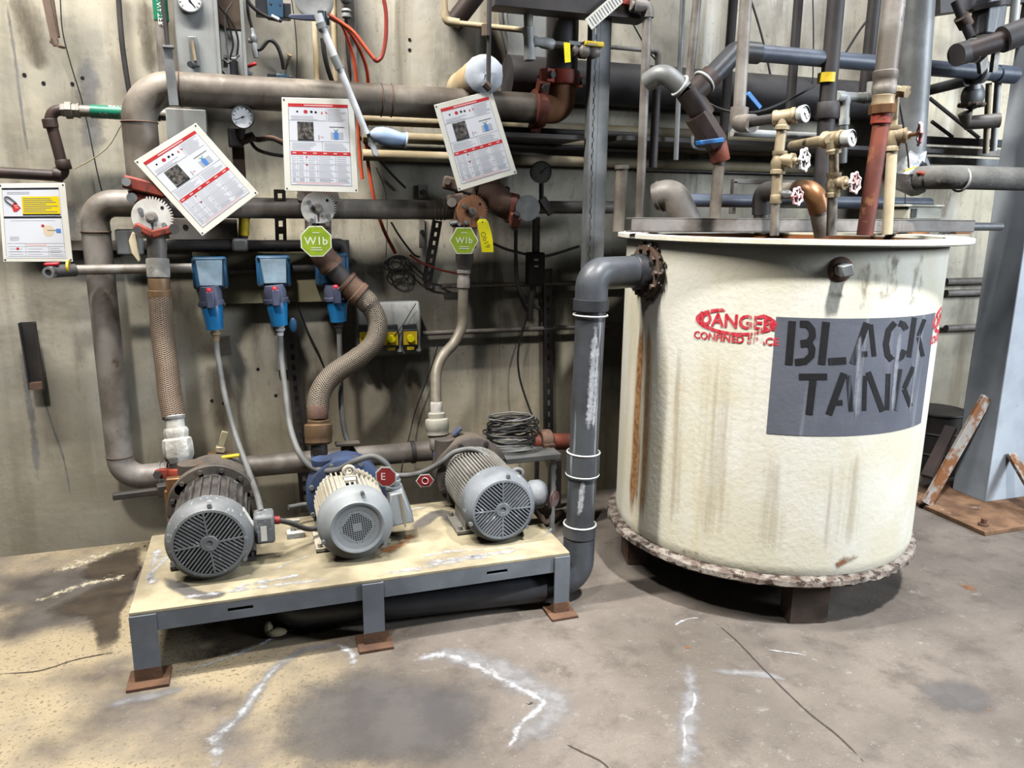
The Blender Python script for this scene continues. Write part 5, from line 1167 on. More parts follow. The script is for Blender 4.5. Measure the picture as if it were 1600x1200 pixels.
# long white rod with lever, cup and round plate
t = thing('pull_station', 'slanting white rod with lever and pale blue cup across the signs', 'rod', at(590, 242, 3.40))
mirr = at(491, 0, 3.50); part(t, 'round_plate', MB().lathe(mirr, Vector((-.12, -1, .1)), [(.0, -.004), (.072, -.004), (.078, 0), (.078, .012), (.072, .014), (.06, .010), (0, .008)], 40, (False, False)), 'steel_gray', 'round grey plate at the rod top')
part(t, 'lever', MB().prism([(p.x-at(450, 26, 3.46).x, p.z-at(450, 26, 3.46).z) for p in [at(x, y, 3.46) for x, y in ((453, 22), (470, 22), (500, 22), (500, 33), (470, 31), (453, 29), (450, 26))]][::-1], at(450, 26, 3.46), X, Z, (0, .012, 0)), 'lavender', 'grey-blue lever handle', bev=.003)
part(t, 'hub', MB().cyl(at(503, 18, 3.44), at(503, 45, 3.44), .018, 14).cyl(at(496, 32, 3.46), at(514, 32, 3.46), .02, 12), 'black_plastic')
part(t, 'rod', MB().tube([at(497, 22, 3.42), at(505, 48, 3.42)], .017, 14).tube([at(505, 46, 3.42), at(524, 92, 3.42)], .0155, 14).tube([at(528, 100, 3.42), at(573, 210, 3.42)], .014, 14), 'rod_white')
part(t, 'sleeve', MB().tube([at(501, 36, 3.42), at(504, 45, 3.42)], .021, 14).tube([at(522, 88, 3.42), at(531, 108, 3.42)], .0185, 14), 'steel_gray'); 
P = [at(x, y, 3.42) for x, y in ((569, 196), (578, 205), (592, 240), (588, 245), (583, 242))]; part(t, 'tip', MB().prism([(p.x-P[0].x, p.z-P[0].z) for p in P][::-1], P[0], X, Z, (0, .016, 0)), 'rod_white', bev=.003)
cpA, cpB = at(578, 209, 3.42), at(634, 219, 3.42); cup = MB().lathe(cpA, cpB-cpA, [(.010, 0), (.030, .02), (.038, .05), (.036, .09), (.028, .13), (.030, .155), (.026, .155), (.024, .13), (.03, .09), (.03, .05), (.008, .02)], 24, (True, False))
ii = len(cup.v)
for k, p in enumerate(cup.v): cup.v[k] = p
part(t, 'cup', cup, 'cup_blue', 'pale blue translucent cup'); part(t, 'cup_rim', MB().torus(cpB+(cpB-cpA).normalized()*.0, cpB-cpA, .03, .004, 24, 8), 'rod_white')
# small white dial gauge on a dark valve
t = thing('pressure_gauge', 'white-faced dial gauge with black rim beneath the big pipe', 'gauge', at(372, 235, 3.62)); q = at(379, 183, 3.56); gauge(t, q, Vector((.05, -1, -.12)), rad(17, (379, 183, 3.56)), hand=(-.6, -.25))
part(t, 'stem', MB().cyl(at(379, 200, 3.60), at(376, 216, 3.62), .014, 12), 'dark_pipe'); part(t, 'valve_block', MB().box(at(368, 216, 3.66), (.06, .07, .075)).cyl(at(372, 222, 3.66), at(398, 212, 3.66), .02, 12), 'dark_pipe', bev=.006); part(t, 'riser', MB().box(at(374, 262, 3.70), (.05, .05, .21)), 'sooty_steel', bev=.004)
cable('thick black cable drooping from the gauge block behind the upright sign', [(388, 214, 3.68), (400, 232, 3.68), (420, 240, 3.68), (445, 244, 3.68)], .008, 'cable_black'); cable('rusty bent rod running from the gauge block to the sign edge', [(384, 212, 3.70), (402, 218, 3.72), (425, 216, 3.74), (448, 226, 3.74)], .012, 'rusty_iron', 'pipe', 'bent_pipe')
o = solo('junction_box', MB().box(at(294, 210, 3.78), (.16, .10, .20)), 'enclosure', 'flat grey box behind the tilted sign top', 'electrical box', bev=.004)
t = thing('pressure_gauge', 'dim grey-faced dial gauge in the shade beyond the third sign', 'gauge', at(846, 300, 3.75)); gauge(t, at(846, 269, 3.70), -Yv, rad(16, (846, 269, 3.7)), 'dial_dim', 'steel_gray', hand=(.5, .5)); part(t, 'stem', MB().cyl(at(846, 282, 3.74), at(846, 322, 3.74), .012, 10), 'dark_pipe')
# three cream pipes in a row
for y0, y1, lab in ((186, 193, 'cream wall pipe, topmost of three under the big pipe'), (213, 220, 'cream wall pipe, middle of three under the big pipe'), (242, 247, 'cream wall pipe, lowest of three under the big pipe')):
    P0, P1 = at(566, y0, 3.83), at(700, y1, 3.83); P1.z = P0.z; P1.x = 3.3
    solo('wall_pipe', MB().tube([P0, P1], .0265, 18), 'beige_pipe', lab, 'pipe', 'three cream wall pipes')
# black wire coil and loose cables
t = thing('wire_coil', 'loose coil of thin black wire hanging on the cream wall', 'wire coil', at(620, 420, 3.84)); g = random.Random(4); c = at(619, 414, 3.84)
for k in range(7):
    rx, rz = g.uniform(.035, .062), g.uniform(.028, .05); o_ = Vector((g.uniform(-.02, .025), g.uniform(-.02, .005), g.uniform(-.016, .014))); an = g.uniform(-.5, .3)
    P = [c+o_+Vector((math.cos(a)*rx*math.cos(an)-math.sin(a)*rz*math.sin(an), .006*math.sin(a*2+k), math.cos(a)*rx*math.sin(an)+math.sin(a)*rz*math.cos(an))) for a in [2*PI*i/24 for i in range(24)]]
    part(t, 'loop', MB().tube(P, .0035 if k < 4 else .0022, 7, closed=True), 'cable_black')
cable('thin black wire hanging from the sign to the wire coil', [(588, 262, 3.86), (602, 300, 3.86), (605, 350, 3.86), (603, 402, 3.86)], .002, 'cable_black', 'wire', 'wire'); cable('black cable curving from beside the cream pipes past the wire coil', [(562, 214, 3.84), (588, 245, 3.86), (612, 272, 3.86), (634, 294, 3.86)], .006, 'cable_black')
cable('black cable running from the manifold pipe down to the slanting strut', [(611, 347, 3.87), (625, 370, 3.87), (645, 396, 3.87), (656, 402, 3.87)], .005, 'cable_black'); cable('dull red hose sagging past the slanting strut', [(640, 398, 3.85), (662, 412, 3.83), (690, 422, 3.80), (718, 428, 3.78)], .0055, 'hose_red', 'hose', 'air_hose')
cable('black wire slanting from the coil behind the slanting strut', [(636, 414, 3.86), (655, 432, 3.86), (672, 442, 3.86), (690, 446, 3.86)], .004, 'cable_black', 'wire', 'wire'); cable('thin black wire crossing the grey control box', [(650, 474, 3.71), (640, 490, 3.71), (629, 508, 3.71), (600, 545, 3.71)], .002, 'cable_black', 'wire', 'wire')
cable('black wire dropping behind the white plastic union to the suction pipe', [(684, 540, 3.84), (672, 580, 3.84), (650, 640, 3.84), (640, 680, 3.8), (630, 720, 3.66), (626, 745, 3.64)], .003, 'cable_black', 'wire', 'wire'); cable('black wire slanting down the wall beneath the olive board', [(464, 476, 3.85), (482, 520, 3.86), (498, 552, 3.86), (507, 575, 3.86)], .004, 'cable_black', 'wire', 'wire')
cable('long black cable drooping through the dark recess to the red coupling', [(838, 440, 3.80), (822, 500, 3.80), (810, 545, 3.80), (812, 590, 3.78), (828, 640, 3.74), (842, 672, 3.70)], .0055, 'cable_black')
cable('thin string sagging between the green pipe and the brown elbow', [(202, 176, 3.72), (188, 198, 3.74), (170, 228, 3.76), (145, 248, 3.77), (116, 264, 3.77)], .0022, 'board_olive', 'string', 'string')
cable('thin wire hanging down the bare wall past the green-banded pipe', [(94, -5, 3.87), (98, 50, 3.87), (112, 105, 3.88), (126, 150, 3.88), (138, 200, 3.88), (150, 260, 3.88), (162, 312, 3.88)], .0025, 'cable_black', 'wire', 'wire')
solo('wall_conduit', MB().tube(spline(pts([(184, -20, 3.87), (190, 60, 3.87), (198, 120, 3.87), (206, 165, 3.87)]), 5), .011, 10), 'dark_pipe', 'dark upright conduit on the wall beside the big elbow', 'conduit')
t = thing('wall_bracket', 'dark steel double strap bracket high on the bare wall', 'bracket', at(88, 72, 3.8)); part(t, 'strap', MB().bar(at(68, -20, 3.82), at(86, 66, 3.82), .028, .008, Yv), 'sooty_steel'); part(t, 'strap', MB().bar(at(78, -20, 3.84), at(90, 58, 3.84), .014, .03, Yv), 'sooty_steel'); part(t, 'foot', MB().bar(at(82, 66, 3.83), at(97, 74, 3.80), .03, .01, Z).cyl(at(84, 60, 3.81), at(88, 72, 3.81), .012, 10), 'sooty_steel')
t = thing('channel_stub', 'short black channel stub fixed upright on the bare wall', 'bracket', at(58, 604, 3.85)); A, B = at(44, 503, 3.86), at(60, 606, 3.86); part(t, 'channel', MB().bar(A, B, .06, .006, Yv).bar(A-X*.028-Yv*.018, B-X*.028-Yv*.018, .006, .036, Yv).bar(A+X*.028-Yv*.018, B+X*.028-Yv*.018, .006, .036, Yv), 'drum_dark'); part(t, 'rusty_end', MB().box(B-Yv*.02+Z*.015, (.05, .034, .03)), 'rusty_iron')
# bolt holes in the wall
hb = 0
for x, y in ((38, 117), (68, 130), (113, 131), (129, 122), (640, 62), (640, 78), (331, 626), (349, 630), (431, 618), (403, 577)):
    q = at(x, y, WY-.001); solo('wall_hole', MB().cyl(q-Yv*.001, q+Yv*.0005, .008, 10), 'void_black', 'small dark bolt hole drilled in the bare wall', 'hole', 'bolt holes in the wall')
for x, y, lab in ((661, 300, 'small perforated plate on the cream wall above the manifold end'), (659, 362, 'narrow perforated plate on the cream wall below the manifold end')):
    q = at(x, y, 3.885); o = solo('wall_plate', MB().box(q, (.05 if y < 320 else .03, .012, .07 if y < 320 else .16)), 'galv_pipe', lab, 'plate', bev=.002); part(o, 'bolt', MB().cyl(q-Yv*.016, q-Yv*.004, .011, 8), 'dark_pipe')
# foil-ended lagged pipe sticking out of the wall
t = thing('lagged_pipe', 'cut tan lagged pipe with crumpled foil end jutting from the wall', 'pipe', at(745, 150, 3.6)); A = at(764, 114, 3.42); B = Vector((A.x-.02, 3.9, A.z+.01))
A = at(757, 116, 3.45); B = Vector((A.x+.02, 3.92, A.z)); R_ = rad(29, (757, 116, 3.45))
part(t, 'lagging', MB().lathe(A, B-A, [(R_*.95, 0), (R_, .01), (R_*1.02, .15), (R_*.98, .16), (R_*1.0, .30), (R_*.97, .31), (R_, (B-A).length)], 32), 'lagging'); g = random.Random(2); fe = MB().lathe(A, -(B-A), [(R_*1.05, -.03), (R_*1.04, .0), (R_*.8, .012), (R_*.4, .016), (0.001, .017)], 14, (False, False))
for i in range(len(fe.v)): fe.v[i] = fe.v[i]+Vector((g.uniform(-1, 1), g.uniform(-1, 1), g.uniform(-1, 1)))*.004
part(t, 'foil_cap', fe, 'foil_end')
t = thing('hanger_rod', 'rusty hanger rod with clamp beside the foil-ended lagged pipe', 'hanger', at(766, 140, 3.36)); part(t, 'rod', MB().tube(ext(pts([(765, -40, 3.36), (764, 50, 3.36), (763, 142, 3.36)])), .010, 10), 'dark_pipe'); each(t, 'nut', MB().cyl(at(759, 38, 3.36), at(759, 56, 3.36), .018, 6).cyl(at(757, 130, 3.36), at(766, 139, 3.36), .018, 8), 'sooty_steel')
# cream elbow, brown pipe and thin pipe at the top
t = thing('service_pipe', 'cream elbow with thin pipe running to the white plastic tee', 'pipe', at(700, 35, 3.7)); Q = fillet(pts([(692, -40, 3.70), (697, 33, 3.70), (712, 36, 3.68), (826, 48, 3.55)]), .04); part(t, 'pipe', MB().tube(Q, .0125, 14), 'beige_pipe'); part(t, 'elbow', MB().tube(fillet(pts([(695, 18, 3.70), (697, 33, 3.70), (718, 36.5, 3.68)]), .03), .02, 14), 'beige_pipe')
solo('brown_pipe', MB().tube(pts([(752, -20, 3.78), (706, 40, 3.86)]), rad(15, (720, 20, 3.8)), 20), 'umber_pipe', 'chipped brown pipe slanting behind the cream elbow', 'pipe')
t = thing('plastic_tee', 'pale plastic vertical tee beside the yellow-handled valve', 'pipe', at(828, 95, 3.5)); part(t, 'pipe', MB().tube(ext(pts([(824, -40, 3.5), (826, 50, 3.5)])), rad(7.5, (826, 30, 3.5)), 18), 'fitting_pvc')
sleeve(t, 'tee', (825.5, 42, 3.5), (828, 95, 3.5), 9.5, 'white_plastic', prof=BELL); sleeve(t, 'branch', (832, 64, 3.5), (866, 70, 3.5), 8.5, 'white_plastic', prof=[(.85, 0), (1, .1), (.8, .3), (1, .5), (1, .9), (.7, 1)]); sleeve(t, 'nipple', (862, 69, 3.5), (888, 72, 3.5), 5.5, 'galv_pipe')
t = thing('ball_valve', 'metal ball valve with flat yellow handle and yellow tag', 'valve', at(915, 90, 3.45)); part(t, 'body', MB().lathe(at(892, 78, 3.45), at(945, 83, 3.45)-at(892, 78, 3.45), [(.02, 0), (.028, .01), (.02, .03), (.034, .045), (.034, .075), (.022, .085), (.028, .10), (.028, .12), (.018, .14)], 18), 'galv_pipe'); part(t, 'lever', MB().bar(at(888, 67, 3.44), at(916, 70, 3.44), .016, .02, Yv), 'steel_gray'); part(t, 'grip', MB().bar(at(912, 68, 3.43), at(942, 71, 3.43), .022, .034, Yv), 'label_yellow', bev=.005)
part(t, 'tag', MB().prism([(0, 0), (.03, .0), (.036, -.08), (.008, -.085)], at(881, 66, 3.42), X, Z, (0, .002, 0)), 'tag_yellow'); part(t, 'grip_print', MB().box(at(926, 69.5, 3.4125), (.05, .0005, .008)), 'board_olive')
solo('wall_pipe', MB().tube(pts([(948, 73, 3.8), (1024, 80, 3.8)]), .011, 12).tube(fillet(pts([(1015, 79, 3.8), (1028, 80, 3.8), (1028, 110, 3.8)]), .03), .016, 12), 'galv_pipe', 'thin grey wall pipe beyond the yellow-handled valve', 'pipe')
# overhead channel with angle, red stamp and bar-code card
P0, P1 = at(770, 2, 3.42), at(1010, 12, 3.42); P1.z = P0.z
solo('overhead_channel', MB().box(((P0.x+P1.x)/2, 3.45, P0.z+.03), (P1.x-P0.x, .12, .10)), 'dark_pipe', 'dark steel channel along the frame top over the pale wall', 'beam')
t = thing('rod_pipe', 'grey pipe hanging with an elbow from the dark overhead channel', 'pipe', at(1000, 345, 3.35)); P = fillet(pts([(985, 8, 3.35), (1012, 10, 3.35), (1000, 352, 3.35)]), .045); P[-1].x = P[-2].x+(P[-1].x-P[-2].x)*.6; part(t, 'pipe', MB().tube(P, rad(7, (1005, 150, 3.35)), 16), 'galv_pipe'); part(t, 'elbow', MB().tube(fillet(pts([(990, 8, 3.35), (1012, 10, 3.35), (1011.5, 28, 3.35)]), .045), rad(10, (1005, 10, 3.35)), 16), 'galv_pipe')
c = at(945, 16, 3.36); dr = (at(963, 0, 3.36)-at(924, 34, 3.36)).normalized(); nr = Vector((-dr.z, 0, dr.x)); t = thing('paper_card', 'slanting white card printed with black bars on the strut post', 'card', at(926, 38, 3.36)); part(t, 'sheet', MB().prism([(-.10, -.026), (.16, -.026), (.16, .026), (-.10, .026)], c, dr, nr, (0, .002, 0)), 'sign_plate'); mb = MB(); g = random.Random(8)
for k in range(15): x = -.085+k*.015; mb.prism([(x, -.02), (x+g.uniform(.003, .007), -.02), (x+.005, .018), (x, .018)], c-Yv*.0006, dr, nr, (0, .0005, 0))
part(t, 'bar', mb, 'sign_line')
solo('red_marker', MB().box(at(981, 2, 3.37), (.055, .03, .035)), 'hose_red', 'small red block on the dark overhead channel', 'marker', bev=.003)
# big dark horizontal pipe through the recess and grey ducts
P0 = at(792, 121, 3.79); P1 = Vector((3.75, 3.79, P0.z)); solo('large_pipe', MB().tube([P0, P1], .104, 28), 'dark_pipe', 'thick dark pipe running level through the recess above the tank', 'pipe')
zt2 = at(1000, 216, 3.42).z
solo('shade_tray', MB().box((1.225, 3.70, zt2), (.59, .40, .02)).box((2.65, 3.66, zt2), (1.95, .48, .02)).box((2.28, 3.89, zt2), (2.7, .02, .03)), 'dark_pipe', 'dark flat tray added at gauge height to shade the recess', 'tray')  # added tray: blocks overhead light so the recess wall stays dark
for i, (y, lab, r) in enumerate(((202, 'dark thin pipe, upper of two crossing behind the strut post', .016), (226, 'dark thin pipe, lower of two crossing behind the strut post', .012))):
    P0 = at(770, y, 3.7); P1 = at(1000, y+6, 3.7); P1.z = P0.z; solo('wall_pipe', MB().tube([P0, P1], r, 12), 'dark_pipe', lab, 'pipe')
for y, lab in ((447, 'thin conduit, upper of two low in the dark recess'), (521, 'thin conduit, lower of two low in the dark recess')):
    P0 = at(690 if y < 500 else 660, y, 3.85); P1 = Vector((2.2, 3.85, P0.z)); solo('wall_conduit', MB().tube([P0, P1], .013, 10), 'galv_pipe', lab, 'conduit')
# curved grey conduits behind
for k, xs_ in enumerate(((782, 800), (790, 808))):
    Q = spline(pts([(xs_[0], -30, 3.86), (xs_[0]+1, 30, 3.86), (xs_[0]+8, 66, 3.86), (xs_[1]+2, 100, 3.86)]), 6); solo('conduit', MB().tube(Q, .012, 10), 'enclosure', ('pale curved conduit on the wall nearest the foil-ended pipe', 'pale curved conduit on the wall behind the plastic tee')[k], 'conduit')
solo('wall_panel', MB().box(at(822, 30, 3.87), (.20, .04, .45)), 'enclosure', 'pale grey panel behind the plastic tee', 'panel', bev=.004)

# pale water runs and darker brown streaks on the wall
def wribbon(label, L, w, mat):
    P = spline([at(x, y, WY-.0015) for x, y in L], 6); W2 = [w]*len(P); solo('wall_mark', MB().ribbon(P, W2, Yv, 8), mat, label, 'stain', None, 'stuff')
for L, w, mat, lab in (([(6, -20), (22, 80), (36, 190), (48, 262)], .012, 'salt_haze', 'pale water run beside the dark strap bracket'), ([(28, 520), (42, 600), (52, 680), (62, 780)], .03, 'salt_haze', 'pale water run below the short black channel stub'), ([(62, 600), (80, 660), (100, 720), (112, 790)], .010, 'salt_haze', 'thin pale crack line low on the bare wall'), ([(136, 60), (140, 160), (150, 250)], .09, 'salt_haze', 'broad pale streak on the wall beside the dark conduit'), ([(100, 300), (112, 350), (118, 400)], .08, 'salt_haze', 'pale blotch on the wall beside the padlock sign'),
        ([(330, 560), (345, 610), (352, 690)], .12, 'wall_brown', 'brown patch on the wall under the first socket'), ([(500, 560), (500, 640), (510, 700)], .12, 'wall_brown', 'brown patch on the wall behind the curving hose'), ([(640, 560), (650, 620), (655, 680)], .10, 'wall_brown', 'brown streak on the wall behind the ribbed hose'), ([(20, -30), (50, 60), (60, 120)], .10, 'wall_brown', 'dark streak on the wall below the strap bracket'), ([(225, -20), (232, 60), (238, 130)], .07, 'wall_brown', 'dark streak on the wall behind the big elbow'), ([(540, 420), (548, 412), (556, 404)], .04, 'wall_brown', 'small rusty blot on the wall beside the wire coil')):
    wribbon(lab, L, w, mat)
t = thing('dark_valve', 'dark hanging valve with pale print deep in the shaded recess', 'valve', at(836, 470, 3.78)); part(t, 'stem', MB().tube(pts([(838, 340, 3.74), (837, 400, 3.78)]), .020, 14), 'dark_pipe'); part(t, 'body', MB().box(at(836, 420, 3.78), (.085, .08, .17)), 'void_black', bev=.01); part(t, 'print', MB().box(at(838, 406, 3.738), (.022, .001, .012)).box(at(838, 416, 3.738), (.022, .001, .008)), 'sign_text'); part(t, 'tail', MB().tube(spline(pts([(834, 445, 3.78), (830, 470, 3.78), (828, 500, 3.8)]), 5), .016, 12), 'dark_pipe')
cable('grey hose curving down through the shaded recess', [(806, 350, 3.84), (806, 400, 3.84), (808, 440, 3.84), (820, 468, 3.84), (842, 482, 3.84)], .010, 'cable_grey', 'hose', 'air_hose'); cable('dark sagging cable crossing the shaded recess behind the yellow tag', [(768, 380, 3.8), (800, 392, 3.8), (850, 400, 3.8), (905, 385, 3.8)], .007, 'cable_black')

# ================================================================== grey drain pipe from the tank
DY = 2.74
t = thing('drain_pipe', 'grey plastic drain pipe with white drips from the tank to the floor', 'pipe', at(905, 880, DY))
top, bot = at(924, 462, DY), at(905, 838, DY); f0 = pf+nf*.02; f1 = pf+nf*.10
hor = Vector((top.x, top.y, f1.z-.005))
r0 = .058
part(t, 'pipe', MB().tube([Vector(top)-Z*.02, bot], r0, 28), 'pvc_streaked')
part(t, 'elbow', MB().tube(fillet([f0, f0+nf*.06, Vector((top.x, top.y, f0.z)), Vector(top)-Z*.03], [.05, .15], 12), r0*1.1, 28), 'pvc_grey', 'grey swept elbow')
part(t, 'stub', MB().lathe(f0, nf, [(r0*1.22, .0), (r0*1.22, .05), (r0*1.12, .055)], 28), 'black_plastic')
dv = (bot-top).normalized()
def ringat(y, wd, k, nm, mat='pvc_grey'):
    c = at(924+(905-924)*(y-462)/(838-462), y, DY); part(t, nm, MB().lathe(c, dv, [(r0*.98, 0), (r0*k, .004), (r0*k, wd-.004), (r0*.98, wd)], 30, (False, False)), mat)
ringat(466, .05, 1.2, 'socket', 'black_plastic'); ringat(706, .105, 1.17, 'coupling', 'pvc_streaked'); ringat(818, .055, 1.17, 'socket', 'pvc_streaked')
for y in (492, 706, 740, 818): 
    c = at(924+(905-924)*(y-462)/(838-462), y, DY); part(t, 'cement_ring', MB().torus(c, dv, r0*1.14, .004, 32, 6), 'white_plastic')
u0 = Vector((bot.x, DY, .095))
part(t, 'lower_elbow', MB().tube(fillet([bot, u0+X*.0, u0-X*.17], .085, 10), r0*1.12, 26), 'pvc_grey')
t = thing('floor_pipe', 'fat black pipe lying on the floor underneath the platform', 'pipe', Vector((.5, 2.86, 0)))
part(t, 'pipe', MB().tube(fillet([u0-X*.16+Yv*.0, Vector((.06, 2.84, .082)), Vector((.02, 3.06, .082))], .10, 8), .078, 26), 'black_plastic'); part(t, 'joint_band', MB().lathe(Vector((.17, 2.838, .082)), X, [(.078, 0), (.082, .003), (.082, .012), (.078, .015)], 26, (False, False)), 'drum_dark'); part(t, 'crust', MB().ball((.0, 2.80, .02), .03, 9, 5, (1.3, .8, .55)).ball((-.03, 2.82, .03), .022, 8, 5, (.8, .9, 1.3)), 'board_olive', 'yellowish crust at the pipe end')
# drips hardened on the drain pipe
for L, w in (([(934, 498), (930, 560), (926, 620), (918, 700)], .034), ([(938, 520), (936, 600), (929, 690)], .022), ([(915, 745), (908, 780), (904, 815)], .032)):
    P = [at(x, y, DY-.075) for x, y in L]; Q = spline(P, 5)
    def near(p):
        f = (p.z-top.z)/(bot.z-top.z); c = top+(bot-top)*f; d = Vector((p.x-c.x, p.y-c.y, 0)).normalized(); return c+d*(r0+.0012)
    part(bpy.data.objects['drain_pipe'], 'hardened_drip', MB().ribbon(Q, [w]*len(Q), Vector((-.3, -1, 0)).normalized(), 6).move(near), 'drip_white', kind='stuff')

# ================================================================== pipework standing on and behind the tank
GY = 2.46
def vpipe(par, name, a, b, rpx, mat, n=18): return sleeve(par, name, a, b, rpx, mat, n, prof=[(1, 0), (1, 1)])
t = thing('gauge_line', 'tan pipe tree with dial gauge and white handwheel, taller of two', 'pipe', at(1214, 364, GY))
P0, P1 = at(1168, -40, GY+.25), at(1154, 186, GY+.25)
part(t, 'down_pipe', MB().tube(ext([P0, P1]), rad(9.5, (1160, 100, GY+.25)), 18), 'galv_pipe')
part(t, 'elbow', MB().tube(fillet([at(1156, 168, GY+.25), at(1153, 193, GY+.25), at(1176, 193, GY+.16)], .03), rad(14, (1154, 186, GY+.2)), 18), 'galv_pipe')
part(t, 'cross_pipe', MB().tube([at(1160, 193, GY+.22), at(1224, 183, GY)], rad(8, (1200, 188, GY)), 18), 'dark_pipe')
sleeve(t, 'tee', (1208, 186, GY+.03), (1244, 180, GY-.03), 12, 'brass', 22, prof=[(.9, 0), (1.05, .05), (1.05, .2), (.95, .25), (.95, .8), (1.05, .85), (1.0, 1)])
sleeve(t, 'tee_branch', (1224, 184, GY), (1222, 203, GY), 10.5, 'brass', 20, prof=[(.9, 0), (.95, .6), (1.12, .7), (1.12, 1)])
sleeve(t, 'bushing', (1242, 180, GY-.02), (1251, 178.5, GY-.05), 9, 'brass', 8)
q = at(1257, 178, GY-.07); gn = Vector((.32, -.94, .06)); gauge(t, q, gn, rad(12.5, (1257, 178, GY)), case='white_plastic', depth=.02, ticks=True)
vpipe(t, 'pipe', (1222, 200, GY), (1217, 240, GY), 8, 'brass'); sleeve(t, 'valve_body', (1219, 236, GY), (1215, 272, GY), 11, 'brass', 22, prof=[(1.05, 0), (1.05, .15), (.9, .22), (.95, .3), (1.15, .5), (.95, .72), (.9, .8), (1.05, .84), (1.05, 1)])
sleeve(t, 'bonnet', (1222, 250, GY-.01), (1246, 252, GY-.06), 10, 'brass', 20, prof=[(1, 0), (1, .5), (1.15, .52), (1.15, .75), (.6, .8), (.5, 1)]); part(t, 'stem', MB().cyl(at(1240, 252, GY-.05), at(1256, 250, GY-.09), .006, 10), 'bronze')
handwheel(t, at(1257, 250, GY-.09), (.45, -.88, .05), rad(15, (1257, 250, GY)), 'wheel_plain')
vpipe(t, 'pipe', (1215, 270, GY), (1212, 314, GY), 8, 'brass'); vpipe(t, 'pipe', (1212, 312, GY), (1210, 368, GY), 7, 'brown_pipe'); sleeve(t, 'socket', (1213, 304, GY), (1212, 318, GY), 9, 'brass')
t = thing('gauge_line', 'tan pipe tree with dial gauge and pink-rimmed handwheel, shorter of two', 'pipe', at(1300, 364, GY)); G2 = GY-.04
part(t, 'cross_pipe', MB().tube([at(1238, 228, G2+.55), at(1298, 218, G2)], rad(9, (1298, 218, G2)), 18), 'brass')
sleeve(t, 'tee', (1288, 219, G2+.05), (1318, 216, G2-.03), 12.5, 'brass', 22, prof=[(1.05, 0), (1.05, .15), (.95, .2), (.95, .8), (1.05, .85), (1.0, 1)]); sleeve(t, 'tee_branch', (1301, 220, G2), (1303, 240, G2), 10.5, 'brass', 20, prof=[(.9, 0), (.95, .6), (1.12, .7), (1.12, 1)])
q = at(1330, 216, G2-.06); gauge(t, q, gn, rad(12.5, (1330, 216, G2)), case='white_plastic', depth=.03)
vpipe(t, 'pipe', (1303, 238, G2), (1303, 274, G2), 7.5, 'brass'); sleeve(t, 'valve_body', (1303, 270, G2), (1301, 308, G2), 10.5, 'brass', 22, prof=[(1.05, 0), (1.05, .15), (.9, .22), (.95, .3), (1.15, .5), (.95, .72), (.9, .8), (1.05, .84), (1.05, 1)])
sleeve(t, 'bonnet', (1306, 286, G2-.01), (1326, 286, G2-.06), 9, 'brass', 20, prof=[(1, 0), (1, .5), (1.15, .52), (1.15, .75), (.6, .8), (.5, 1)]); handwheel(t, at(1336, 286, G2-.08), (.35, -.93, .05), rad(14, (1336, 286, G2)))
vpipe(t, 'pipe', (1301, 306, G2), (1299, 368, G2), 8, 'galv_pipe')
# brown inverted U between them
IY = 2.62
t = thing('vent_pipe', 'brown pipe hoop curving over into the tank between the gauge lines', 'pipe', at(1282, 366, IY)); a, b, c, d = at(1190, 364, IY+.3), at(1190, 298, IY+.3), at(1272, 298, IY), at(1286, 368, IY)
part(t, 'pipe', MB().tube(fillet([a, b, c, d], .06, 10), .034, 24), 'brown_pipe'); part(t, 'elbow', MB().tube(fillet([at(1246, 298, IY+.09), c, at(1281, 330, IY)], .062, 10), .042, 24), 'copper', 'bulging copper-brown elbow'); part(t, 'elbow', MB().tube(fillet([at(1190, 335, IY+.3), b, at(1216, 298, IY+.2)], .06, 10), .040, 24), 'dark_pipe')
t = thing('gate_valve', 'little valve with red-and-white handwheel before the copper-brown elbow', 'valve', at(1232, 318, GY-.05)); sleeve(t, 'body', (1218, 302, GY), (1238, 305, GY-.05), 7, 'steel_gray', 14, prof=[(.6, 0), (1, .3), (1, .7), (.5, 1)]); handwheel(t, at(1246, 307, GY-.09), (.3, -.95, .05), rad(12, (1246, 307, GY)), 'wheel_pink')
# red pipe with union and grey pipe above
RY = 2.44
t = thing('red_pipe', 'dark red pipe with brass union rising from the tank', 'pipe', at(1350, 366, RY)); vpipe(t, 'pipe', (1378, 186, RY), (1351, 368, RY), 12.5, 'rusty_red', 24)
sleeve(t, 'collar', (1378, 176, RY), (1376, 194, RY), 15.5, 'red_iron'); sleeve(t, 'union_nut', (1379, 163, RY), (1378, 178, RY), 20, 'copper', 8); sleeve(t, 'union', (1381, 146, RY), (1379, 165, RY), 17, 'brass', 24, prof=[(.8, 0), (1, .2), (.95, .5), (1, .8), (1, 1)])
sleeve(t, 'socket', (1384, 110, RY), (1381, 148, RY), 18, 'galv_pipe', 26, prof=[(.95, 0), (1.05, .04), (1.05, .3), (.98, .36), (.98, .62), (1.03, .66), (1.03, .85), (.9, 1)])
gp, P, rr_ = pipe('grey_pipe', 'grey upper length of pipe with pen writing', None, [(1428, -260, RY), (1384, 114, RY)], 16.5, 'galv_pipe', par=t, n=24)
axu = (P[0]-P[1]).normalized(); ccc = at(1398, 18, RY)
def ptxt(body, c, ax, r, h, a0):
    n0 = Vector((.45, -.89, 0)); sd = Vector((-.89, -.45, 0))
    def fn(x, y): a = a0+y/r; return c+ax*x+(n0*math.cos(a)+sd*math.sin(a))*(r+.0008)
    return text_mb(body, (0, 0, 0), X, Z, h, -.004, fn=fn)
part(gp, 'handwriting', ptxt('Dave U', ccc, axu, rr_, .018, .25), 'sign_black'); part(gp, 'handwriting', ptxt('m r T 4', ccc, axu, rr_, .012, -.55), 'sign_black')
